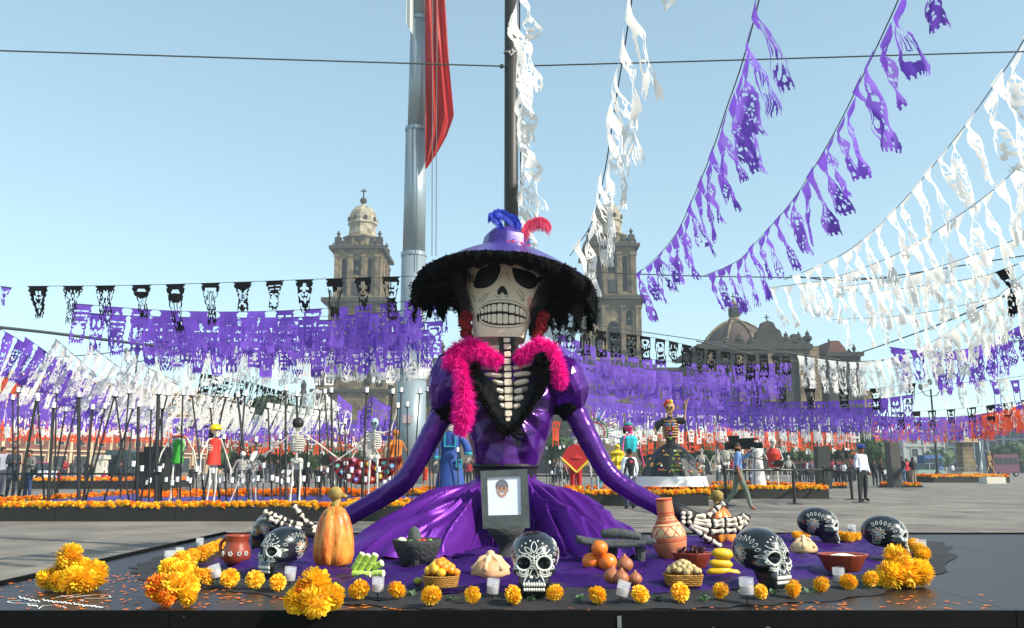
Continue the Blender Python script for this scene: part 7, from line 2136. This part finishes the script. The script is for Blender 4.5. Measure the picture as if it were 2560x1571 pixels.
skeleton('skeleton with pale blue skull, one arm raised high to the right', 931, 1252, 205, 0, arms=((-.24, 0, .62, -.46, -.02, .47), (.20, 0, .84, .27, -.02, 1.08)), head=boneB)
def dancer_skirt(b): pass
t = skeleton('dancer skeleton in a wide red skirt covered with coloured flower discs', 912, 1248, 168, 0, z=.27)
def sk_(b):
    b.grid(lambda u, v: V((lerp(.05, .56, v) * cos(lerp(pi * 1.05, 2 * pi - .05 * pi, u)) * 1.0, -.06 - .02 * sin(u * 40) * v, .58 + lerp(.02, .55, v) * sin(lerp(pi * 1.05, 2 * pi - .05 * pi, u)) * .9 + .12 * v)), 40, 6)
kit(t, 'round_skirt', sk_, M('fabric_darkred', '#8d1420', '#5f0e18', rough=.8, nscale=6)).modifiers.new('s', 'SOLIDIFY').thickness = .01
dcol = ['#3aa0c9', '#e4c22f', '#d85a8a', '#e8e4da', '#2d9a8a', '#d94a2a', '#5f62c4']
for ring, n_ in ((.20, 4), (.33, 6), (.46, 9)):
    for i in range(n_):
        a = lerp(pi * 1.12, pi * 1.88, (i + .5) / n_); c = (ring * cos(a), -.092, .58 + ring * .98 * sin(a) * .9 + .10)
        cc = dcol[(i * 3 + int(ring * 10)) % 7]
        kit(t, 'flower_disc', lambda b, c=c: (b.lathe([(0, 0), (.036, 0), (.036, .008), (0, .008)], 12, c, mat=Matrix.Rotation(pi / 2, 3, 'X')),), M('disc_' + cc[1:], cc, rough=.7))
        kit(t, 'flower_centre', lambda b, c=c: b.lathe([(0, .009), (.014, .009), (.014, .014), (0, .014)], 8, c, mat=Matrix.Rotation(pi / 2, 3, 'X')), M('disc_core', '#efe9d2', rough=.7))
gold = M('gold_costume', '#d08a1c', '#b8501a', rough=.6, nscale=14)
t = skeleton('skeleton dressed in shaggy gold and orange left of the flagpole', 985, 1240, 165, 10, mat=gold)
kit(t, 'shaggy_costume', lambda b: b.lathe([(.13, .30), (.16, .42), (.09, .60), (.11, .76), (.06, .84)], 18, wob=lambda a, i: 1 + .2 * sin(a * 7 + i * 2)), gold)
t = skeleton('tiny gold-clad skeleton between the flagpole and the blue robe', 1062, 1240, 84, 0, mat=gold); robe(t, 'red_tunic', [(.08, .45), (.07, .6), (.09, .78)], '#b5301f')
# blue robed figure
t = skeleton('skeleton in a long blue robe with turquoise bib and tall bucket hat', 1125, 1242, 192, 0, arms=((-.16, -.02, .60, -.18, -.06, .46), (.2, -.02, .62, .24, -.08, .50)))
robe(t, 'blue_robe', [(.20, .06), (.185, .20), (.14, .45), (.12, .58), (.125, .74), (.10, .82), (.04, .84)], '#21478e', .7, lambda a, i: 1 + .03 * sin(a * 12))
turq = M('turquoise_trim', '#1f97a6', rough=.6)
kit(t, 'bib_trim', lambda b: (b.box((-.07, -.098, .73), (.018, .02, .19)), b.box((.07, -.098, .73), (.018, .02, .19)), b.box((0, -.10, .64), (.158, .02, .018)), b.box((.09, -.115, .42), (.018, .02, .10)), b.box((.15, -.105, .42), (.018, .02, .10)), b.box((.12, -.11, .375), (.078, .02, .018)), b.box((.12, -.11, .465), (.078, .02, .018))), turq)
kit(t, 'robe_sleeve', lambda b: (b.tube([(-.11, 0, .80), (-.17, -.02, .64), (-.19, -.05, .50)], [.04, .05, .06], 10), b.tube([(.11, 0, .80), (.2, -.02, .66), (.24, -.06, .56)], [.04, .05, .06], 10)), M('fabric_21478e', '#21478e'))
kit(t, 'cuff', lambda b: b.lathe([(.062, 0), (.066, .02), (.062, .04)], 12, (-.192, -.05, .48)), turq)
kit(t, 'cuff', lambda b: b.lathe([(.062, 0), (.066, .02), (.062, .04)], 12, (.24, -.06, .53)), turq)
kit(t, 'bucket_hat', lambda b: b.lathe([(.058, .955), (.066, 1.04), (0, 1.04)], 16), M('hat_cream', '#e3dcc4', '#c8a43a', nscale=14, contrast=.08))
kit(t, 'white_veil', lambda b: b.tube([(-.06, .03, 1.02), (-.10, .03, .94), (-.12, .02, .84)], [.035, .045, .02], 8, flat=.5), M('veil_white', '#e3e0d8', rough=.8))
# right display
t = skeleton('skeleton in a red pointed poncho with yellow trim and yellow boots', 1440, 1240, 152, 0, z=.3, d=27); redp = M('poncho_red', '#b91d1d', '#a01414', rough=.75, nscale=8)
def pon(b):
    pts = [(0, .82), (.14, .78), (.24, .60), (.12, .50), (0, .38), (-.12, .50), (-.24, .60), (-.14, .78)]
    b.prism([(x, -.10, z_) for x, z_ in pts], (0, 0, 0), (0, .03, 0)); b.lathe([(.2, .60), (.15, .72), (.07, .83)], 16, sy=.6)
kit(t, 'poncho', pon, redp)
kit(t, 'yellow_trim', lambda b: (b.tube([(-.24, -.11, .60), (-.12, -.12, .49), (0, -.12, .375)], .020, 7), b.tube([(.24, -.11, .60), (.12, -.12, .49), (0, -.12, .375)], .020, 7)), M('trim_yellow', '#e0b81a'))
kit(t, 'boots', lambda b: (b.tube([(-.055, .0, .16), (-.055, 0, .0)], .035, 8), b.tube([(.055, .0, .16), (.055, 0, .0)], .035, 8)), MATS['trim_yellow'])
kit(t, 'red_trousers', lambda b: (b.tube([(-.05, 0, .50), (-.055, 0, .17)], [.06, .04], 8), b.tube([(.05, 0, .50), (.055, 0, .17)], [.06, .04], 8)), redp)
kit(t, 'violet_cap', lambda b: b.lathe([(.06, .96), (.045, 1.01), (0, 1.06)], 12), M('cap_violet', '#6a4fb0'))
# feather headdress dancer
t = skeleton('dancer skeleton wearing a wide fan headdress of white and coloured feathers', 1487, 1238, 160, -20, d=28.5)
fc = ['#f0efec', '#6c4fc0', '#f0efec', '#2f93c4', '#f0efec', '#d94a6a', '#e8c833']
for i in range(25):
    a = radians(-20 + i * 220 / 24); c = fc[i % 7]
    r0, r1 = .12, .40 + .03 * (i % 2)
    kit(t, 'headdress_feather', lambda b, a=a, r1=r1: b.tube([(r0 * cos(a), .03, .95 + r0 * sin(a)), ((r0 + r1) / 2 * cos(a), .03, .95 + (r0 + r1) / 2 * sin(a)), (r1 * cos(a), .03, .95 + r1 * sin(a))], [.008, .028, .012], 6, flat=.3), M('feather_' + c[1:], c, rough=.8))
kit(t, 'headdress_ring', lambda b: b.tube([(.22 * cos(radians(a)), .015, .95 + .22 * sin(radians(a))) for a in range(-20, 201, 10)], .012, 6), M('ring_green', '#5f9a3a'))
kit(t, 'headdress_ring', lambda b: b.tube([(.17 * cos(radians(a)), .015, .95 + .17 * sin(radians(a))) for a in range(-20, 201, 10)], .012, 6), M('ring_red', '#c8402f'))
cy, pk = M('cyan_paint', '#1fa8b4', rough=.5), M('pink_paint', '#d02a78', rough=.5)
t = skeleton('cyan and pink skeleton with teal cap behind the vest man', 1575, 1240, 180, 50, mat=pk, d=27.5, arms=((-.16, 0, .66, -.2, -.04, .52), (.18, -.06, .66, .22, -.10, .44)))
kit(t, 'cyan_bodice', lambda b: b.lathe([(.09, .60), (.115, .70), (.12, .78), (.08, .82)], 16, wob=lambda a, i: 1 + .06 * sin(a * 6)), cy)
kit(t, 'teal_cap', lambda b: b.ball((0, 0, .975), (.06, .07, .03), 10, 6), M('cap_teal', '#2b8f8f')); kit(t, 'black_hair', lambda b: b.tube([(0, .05, .94), (0, .07, .86)], [.045, .02], 7), hairm)
t = skeleton('skeleton covered in yellow paper ruffles left of the vest man', 1546, 1240, 128, 0, mat=M('yellow_paint', '#d2b81c', rough=.7), d=27)
kit(t, 'yellow_ruffles', lambda b: b.lathe([(.14, .40), (.20, .5), (.13, .58), (.19, .66), (.11, .76), (.14, .82), (.05, .88)], 18, wob=lambda a, i: 1 + .12 * sin(a * 8 + i)), MATS['yellow_paint'])
t = skeleton('turquoise crouching skeleton beside the purple forearm', 1503, 1246, 60, 30, mat=cy, d=25.5, legs=((-.15, -.15, .3, -.25, .02, .03), (.15, -.1, .3, .25, .02, .03)))
t = skeleton('turquoise bent skeleton legs under the white fringe', 1618, 1250, 56, -30, mat=cy, d=25, legs=((-.2, -.15, .25, -.3, .02, .03), (.15, -.1, .35, .35, .02, .03)))
# flowered black dress
tanb = M('tan_bone', '#c49a6c', '#a67c52', rough=.6, nscale=9)
t = skeleton('tall dancing skeleton in a flowered black dress with white fringe', 1682, 1246, 240, -15, mat=tanb, d=25.2, arms=((-.17, -.02, .72, -.10, -.06, .58), (.15, -.02, .80, .17, -.04, .96)), name='dancing_skeleton')
blk = M('dress_black', '#17171a', '#2b2d2f', rough=.45, nscale=3)
kit(t, 'black_bodice', lambda b: (b.lathe([(.045, .56), (.055, .62), (.075, .72), (.06, .80), (.03, .84)], 16, sy=.75), b.tube([(-.06, 0, .80), (-.13, 0, .76), (-.16, 0, .69)], [.03, .04, .025], 8), b.tube([(.06, 0, .80), (.12, 0, .79), (.16, -.02, .80)], [.03, .04, .025], 8)), blk)
kit(t, 'black_skirt', lambda b: b.lathe([(.33, .22), (.315, .27), (.24, .40), (.15, .50), (.05, .57)], 40, wob=lambda a, i: 1 + .035 * sin(a * 11) * (4 - i) / 4), blk)
kit(t, 'white_fringe', lambda b: b.lathe([(.372, .125), (.365, .13), (.345, .22), (.335, .222)], 90, wob=lambda a, i: 1 + .018 * sin(a * 45)), M('fringe_white', '#e9e8e6', rough=.8))
fr_ = random.Random(3)
for i in range(46):
    a = -pi / 2 + fr_.uniform(-1.35, 1.35); z_ = fr_.choice([.27, .31, .35, .40, .44, .48, .29, .33]); r_ = interp([(.22, .335), (.27, .32), (.40, .245), (.50, .155), (.57, .055)], z_) + .006
    c = (r_ * cos(a), r_ * sin(a), z_); cc = fr_.choice(['#c8344a', '#e8dfd0', '#e4833a', '#9ab82f'])
    kit(t, 'skirt_flower', lambda b, c=c, cc=cc: b.ball(c, (.011, .006, .011), 6, 4), M('fl_' + cc[1:], cc))
    if i % 2 == 0: kit(t, 'skirt_leaf', lambda b, c=c: (b.ball((c[0] - .018, c[1], c[2] - .006), (.012, .005, .005), 5, 4), b.ball((c[0] + .018, c[1], c[2] - .006), (.012, .005, .005), 5, 4)), M('fl_leaf', '#7fae2a'))
for x, z_, cc in ((-.03, .71, '#c8301f'), (.03, .71, '#c8301f'), (0, .66, '#8a3fb0'), (-.03, .755, '#2f6fc0'), (.03, .755, '#2f6fc0'), (0, .61, '#5f9a2f')): kit(t, 'bodice_flower', lambda b, x=x, z_=z_: b.ball((x, -.062, z_), (.016, .008, .015), 8, 5), M('fl_' + cc[1:], cc))
kit(t, 'hair_flowers', lambda b: (b.ball((-.02, -.02, .99), .03, 8, 6), b.ball((-.045, -.01, .96), .025, 8, 6)), M('fl_c8301f', '#c8301f')); kit(t, 'yellow_flower', lambda b: b.ball((.015, -.03, .995), .022, 8, 6), M('fl_yel', '#e8c22a'))
kit(t, 'dark_base', lambda b: b.ball((0, 0, .0), (.15, .15, .10), 16, 8), platm)
for a in [('small white skeleton with open mouth right of the flowered dress', 1757, 1215, 92, 0, 31), ('grey skeleton leaning right of the flowered dress', 1795, 1218, 95, 20, 31), ('grey skeleton left of the cameraman', 1818, 1222, 116, 0, 30.5), ('seated white skeleton behind the cameraman\'s legs', 1885, 1215, 66, 0, 31), ('white skeleton behind the vest man', 1562, 1215, 80, 0, 31.5),
          ('small skeleton right of the poncho figure', 1402, 1215, 72, 20, 31), ('dark-clothed small skeleton right of the red-vested one', 1975, 1218, 78, 0, 32)]:
    skeleton(a[0], a[1], a[2], a[3], a[4], d=a[5], z=.3)
t = skeleton('white robed skeleton right of the cameraman', 1897, 1220, 118, 0, d=30.5); robe(t, 'white_robe', [(.16, .05), (.12, .4), (.10, .6), (.12, .78), (.05, .84)], '#dcdad6')
t = skeleton('skeleton in a red vest playing a thin guitar', 1940, 1248, 150, -30, d=29.8, arms=((-.2, -.05, .68, -.3, -.12, .66), (.16, -.05, .64, .05, -.12, .60))); robe(t, 'red_vest', [(.09, .52), (.10, .62), (.12, .74), (.06, .83)], '#c93222')
kit(t, 'guitar', lambda b: (b.tube([(.1, -.13, .58), (-.42, -.13, .70)], .010, 6), b.ball((.1, -.13, .58), (.09, .02, .06), 10, 6)), M('guitar_dark', '#3a2a22'))

# ================================================================ street things in the distance
def slabthing(name, label, cat, x0, y0, x1, y1, d, dep, mat, group=None, base0=True):
    a, c = P(x0, y0, d), P(x1, y1, d); zb = 0 if base0 else min(a.z, c.z)
    t = thing(name, label, cat, ((a.x + c.x) / 2, d, zb), group)
    b = MB(); b.box(((a.x + c.x) / 2, d + dep / 2, (max(a.z, c.z) + zb) / 2), (abs(c.x - a.x), dep, max(a.z, c.z) - zb)); b.build('panel_body', mat, t)
    return t
dk = M('panel_dark', '#2b2b29', '#393835', rough=.7, nscale=2)
t = slabthing('stage_block', 'black stepped block behind the green-dressed skeleton', 'block', 341, 1130, 404, 1210, 36, 2.0, M('panel_black', '#121212', rough=.7))
a, c = P(360, 1117, 36), P(404, 1130, 36); MB().box(((a.x + c.x) / 2, 37, (a.z + c.z) / 2), (c.x - a.x, 2.0, a.z - c.z)).build('upper_block', MATS['panel_black'], t)
slabthing('monolith', 'low dark panel behind the crowd right of the barrier posts', 'panel', 2043, 1116, 2081, 1212, 44, .6, dk)
t = slabthing('monolith', 'tall grey panel with a silhouette, beside the standing men', 'panel', 2224, 1107, 2257, 1214, 47, .7, M('panel_grey', '#4b4a47', '#57554f', rough=.8, nscale=2))
b = MB(); q = P(2244, 1183, 46.97); b.prism([(q.x + x, 46.99, q.z + z_) for x, z_ in [(-.18, -.3), (.0, -.34), (.12, -.1), (.2, .18), (.05, .3), (-.15, .25), (-.3, .34), (-.2, .05)]], (0, -.02, 0), (0, 0, 0)); b.build('silhouette', dk, t)
for x, lab in ((2105, 'left loudspeaker of the two on a pole over the crowd'), (2122, 'narrow right loudspeaker of the two over the crowd')):
    q = P(x, 1137, 44); t = thing('loudspeaker', lab, 'loudspeaker', (q.x, 44, 0), 'loudspeakers over the crowd')
    MB().box((q.x, 44.2, q.z), (.34 if x == 2105 else .20, .4, .42)).build('cabinet', MATS['panel_black'], t); b = MB(); b.tube([(q.x, 44.2, 0), (q.x, 44.2, q.z - .2)], .02, 6); b.build('pole', polem, t)
    b = MB(); b.lathe([(0, 0), (.12 if x == 2105 else .07, 0), (.1 if x == 2105 else .06, .015)], 12, (q.x, 43.99, q.z - .04), mat=Matrix.Rotation(pi / 2, 3, 'X')); b.build('speaker_cone', dk, t)
# barrier posts with bars
def post(label, px, by, ty):
    q = G(px, by, 0); k = mpp(q.y, .6); h = (by - ty) * k
    t = thing('barrier_post', label, 'post', tuple(q), 'black barrier posts')
    b = MB(); b.tube([q, q + V((0, 0, h))], .045, 10); b.ball(q + V((0, 0, h)), .05, 8, 5); b.build('pole', polem, t)
    b = MB(); b.lathe([(0, 0), (.26, 0), (.26, .012), (.06, .03), (0, .03)], 20, q); b.build('base_disc', polem, t)
    return q, h
ps = [post('barrier post left of the cameraman', 1816, 1264, 1170), post('barrier post between cameraman and platform corner', 1987, 1261, 1170), post('barrier post at the platform corner', 2063, 1247, 1170),
      post('barrier post just left of the policeman', 2131, 1250, 1178), post('barrier post in front of the policeman', 2151, 1257, 1174)]
for i, j, lab in ((0, 1, 'horizontal bar between the cameraman post and the next'), (1, 2, 'horizontal bar running to the platform corner post'), (2, 3, 'horizontal bar running to the policeman posts')):
    a, c = ps[i][0] + V((0, 0, ps[i][1] - .08)), ps[j][0] + V((0, 0, ps[j][1] - .08))
    b = MB(); b.tube([a, c], .035, 8); tag(b.build('barrier_bar', polem), lab, 'barrier', 'bars of the black barrier')
for x0, x1, y, d, lab in ((-20, 400, 1185, 29, 'long thin black rail behind the candle poles'), (1330, 1600, 1190, 33, 'thin black rail behind the poncho skeleton')):
    t = thing('hand_rail', lab, 'rail', tuple(P(x0, 1190, d)), 'thin rails on the square')
    b = MB(); b.tube([P(x0, y, d), P(x1, y, d)], .035, 6); b.build('rail', polem, t)
    for i in range(6):
        q = P(lerp(x0, x1, i / 5), y, d); b = MB(); b.tube([(q.x, d, 0), q], .03, 6); b.build('rail_post', polem, t)
# vehicles
def car(label, px, py, wpx, d, col, col2=None, kind='car', yaw=0):
    q = P(px, py, d); k = mpp(d, 1); L_ = wpx * k
    t = thing('parked_car' if kind == 'car' else kind, label, 'car' if kind == 'car' else kind, (q.x, d, 0), None, radians(yaw))
    body = M('paint_' + col[1:], col, rough=.3, coat=.5)
    h = 1.45 if kind == 'car' else (2.8 if kind == 'bus' else 2.4)
    W2 = .85
    def prof(pts): return [(x * L_, -W2, z_ * h) for x, z_ in pts]
    b = MB(); 
    if kind == 'car': b.prism(prof([(-.5, .18), (.5, .18), (.5, .50), (.44, .58), (.26, .62), (-.34, .64), (-.48, .60), (-.5, .45)]), (0, 0, 0), (0, 2 * W2, 0))
    else: b.prism(prof([(-.5, .15), (.5, .15), (.5, .95), (.45, 1.0), (-.48, 1.0), (-.5, .9)]), (0, 0, 0), (0, 2 * W2, 0))
    b.build('body', body, t, world=False)
    if kind == 'car':
        b = MB(); b.prism([(x * L_, -W2 + .06, z_ * h) for x, z_ in [(-.34, .62), (.26, .62), (.12, .98), (-.22, 1.0)]], (0, 0, 0), (0, 2 * W2 - .12, 0)); b.build('cabin', glassm, t, world=False)
        b = MB(); b.box((-.05 * L_, 0, h), (.34 * L_, 1.5, .05)); b.build('roof', M('paint_' + (col2 or col)[1:], col2 or col, rough=.3), t, world=False)
        for x in (-.05,): b = MB(); b.box((x * L_, -W2 + .03, .80 * h), (.03 * L_, .04, .36 * h)); b.build('door_pillar', body, t, world=False)
    else:
        for i in range(5): b = MB(); b.box(((-.38 + i * .19) * L_, -W2 - .01, .70 * h), (.15 * L_, .03, .3 * h)); b.build('window', glassm, t, world=False)
    for x in (-.32, .32):
        b = MB(); b.lathe([(0, -.1), (.3, -.1), (.32, 0), (.3, .1), (0, .1)], 16, (x * L_, -W2 + .02, .32), mat=Matrix.Rotation(pi / 2, 3, 'X')); w_ = b.build('wheel', M('tyre', '#141414', rough=.8), t, world=False)
        b = MB(); b.lathe([(0, -.02), (.17, 0), (0, .03)], 10, (x * L_, -W2 - .1, .32), mat=Matrix.Rotation(pi / 2, 3, 'X')); b.build('rim', M('rim_grey', '#9a9c9d', metal=.6, rough=.4), w_, world=False)
    for s in (-1, 1):
        b = MB(); b.box((s * .497 * L_, -W2 * .7, .46 * h), (.03, .3, .12)); b.build('headlight', M('lamp_glass', '#c9c6b8', rough=.2), t, world=False)
    return t
car('white taxi with pink roof behind the two young men', 97, 1200, 52, 62, '#e6e4e6', '#d4488a')
car('white taxi with pink roof half hidden by the tall grey panel', 2222, 1190, 46, 70, '#dedfe2', '#c9486a')
car('pale green car beyond the beige trousers man', 2318, 1188, 70, 78, '#8ba39b')
car('blue delivery truck behind the pale green car', 2326, 1170, 44, 90, '#3b5f9a', kind='truck')
car('dark red and white bus beyond the golden skeleton', 2508, 1170, 62, 110, '#6b3a50', kind='bus')
car('white car with pink stripe behind the black-haired skeleton legs', 726, 1200, 34, 80, '#e2dfe2', '#cf4f86')
car('dark minibus beyond the walking suited man', 300, 1185, 56, 66, '#2c4048', kind='minibus')
# crowd-control fences
def fence(label, x0, x1, y0, y1, d):
    a, c = P(x0, y0, d), P(x1, y1, d); t = thing('steel_barrier', label, 'barrier', (a.x, d, 0), 'grey steel crowd barriers')
    n = int((c.x - a.x) / 2.2) + 1; galv = M('galvanised', '#8f9698', rough=.5, metal=.4)
    for i in range(n):
        xa, xb = a.x + (c.x - a.x) * i / n, a.x + (c.x - a.x) * (i + 1) / n - .08
        b = MB(); b.tube([(xa, d, 0), (xa, d, 1.1), (xb, d, 1.1), (xb, d, 0)], .025, 5); b.tube([(xa, d, .2), (xb, d, .2)], .02, 4); b.build('barrier_frame', galv, t)
        b = MB()
        for k in range(14): x = lerp(xa, xb, (k + .5) / 14); b.tube([(x, d, .2), (x, d, 1.1)], .009, 4)
        b.build('barrier_bars', galv, t, kind='stuff')
    return t
fence('grey steel crowd barriers before the dark teal building', 2340, 2470, 1165, 1190, 82)
fence('green-grey steel barriers behind the two young men', -20, 330, 1170, 1195, 70)
# monument pedestal, white pedestal, mast with golden skeleton
t = thing('monument_pedestal', 'grey stone pedestal with a short column behind the far platform', 'monument', (P(2418, 1172, 120).x, 120, 0))
kx = mpp(120, 3); q = P(2418, 1172, 120).x
b = MB(); b.box((q, 120, 2.4), (1.7, 1.7, 4.4)); b.build('shaft', stone, t); b = MB(); b.box((q, 120, 4.85), (2.5, 2.5, .5)); b.box((q, 120, .3), (2.8, 2.8, .6)); b.build('cap_stones', cream, t); b = MB(); b.lathe([(.6, 5.1), (.35, 5.6), (.3, 7.6), (.45, 7.8), (0, 7.9)], 12, (q, 120, 0)); b.build('column', cream, t)
t = thing('white_pedestal', 'white plaster pedestal before the reddish palace', 'pedestal', (P(250, 1172, 64).x, 64, 0)); q = P(250, 1172, 64).x
wp_ = M('plaster_white', '#d9d2c0', rough=.8); b = MB(); b.box((q, 64, .85), (.8, .8, 1.7)); b.build('block', wp_, t); b = MB(); b.box((q, 64, 1.85), (1.05, 1.0, .3)); b.box((q, 64, .12), (1.1, 1.1, .24)); b.build('mouldings', wp_, t)
t = thing('leaning_masts', 'two leaning grey masts with a lashed upright beyond the far platform', 'mast', tuple(G(2446, 1196)), None)
d = off(t).y
for (x0, y0, x1, y1, r) in [(2431, 1075, 2437, 1150, .07), (2458, 1072, 2449, 1190, .10), (2462, 1075, 2474, 1150, .08)]:
    b = MB(); b.tube([P(x0, y0, d), P(x1, y1, d)], r, 8); b.build('mast', M('mast_grey', '#8a9098', rough=.5), t)
t = skeleton('golden bony sculpture on a white plinth by the leaning masts', 2478, 1192, 62, 30, mat=M('gold_bone', '#b8965a', rough=.5), d=60, arms=((-.2, -.1, .6, -.25, -.2, .4), (.25, 0, .55, .35, .1, .2)), legs=((-.15, 0, .3, -.3, 0, .03), (.2, 0, .3, .4, 0, .03)))
q = P(2480, 1190, 60); MB().box((q.x, 60, (P(2480, 1193, 60).z) / 2), (1.3, 1.0, max(.1, P(2480, 1193, 60).z))).build('plinth', wp_, None); o = bpy.data.objects['plinth']; tag(o, 'low white plinth under the golden bony sculpture', 'plinth')
# street lamps and far details
def lamp(label, px, ty, d):
    q = P(px, ty, d); t = thing('street_lamp', label, 'street lamp', (q.x, d, 0), 'ornate street lamps'); ir = M('iron_dark', '#2b3433', rough=.6)
    b = MB(); b.lathe([(.25, 0), (.25, .6), (.12, .9), (.09, 3), (.07, q.z - .6)], 10, (q.x, d, 0)); b.build('pole', ir, t)
    for s in (-1, 0, 1):
        b = MB(); b.tube([(q.x, d, q.z - 1.2), (q.x + s * .5, d, q.z - 1.1), (q.x + s * .8, d, q.z - .6)], .04, 6); b.build('lamp_arm', ir, t)
        b = MB(); b.ball((q.x + s * .8, d, q.z - .4 + (s == 0) * .4), (.2, .2, .28), 8, 6); b.build('lantern', M('lamp_globe', '#6d7674', rough=.4), t)
lamp('ornate dark street lamp with three lanterns at the right horizon', 2325, 955, 70)
lamp('thin street lamp with pale lanterns behind the slanted white strings', 345, 865, 62)
lamp('small street lamp before the dark teal building', 2340, 1122, 95)
t = thing('carved_column', 'slim carved column in the sky left of the cathedral', 'column', (P(760, 1172, 140).x, 140, 0)); q = P(760, 950, 140)
b = MB(); b.lathe([(.8, 0), (.7, q.z - 5), (.9, q.z - 4.6), (.5, q.z - 4), (.7, q.z - 2.5), (.4, q.z - 1.6), (.5, q.z - .8), (.1, q.z)], 10, (q.x, 140, 0)); b.build('shaft', stone_d, t)
print('flags', NFLAG[0], 'objects', len(bpy.data.objects))
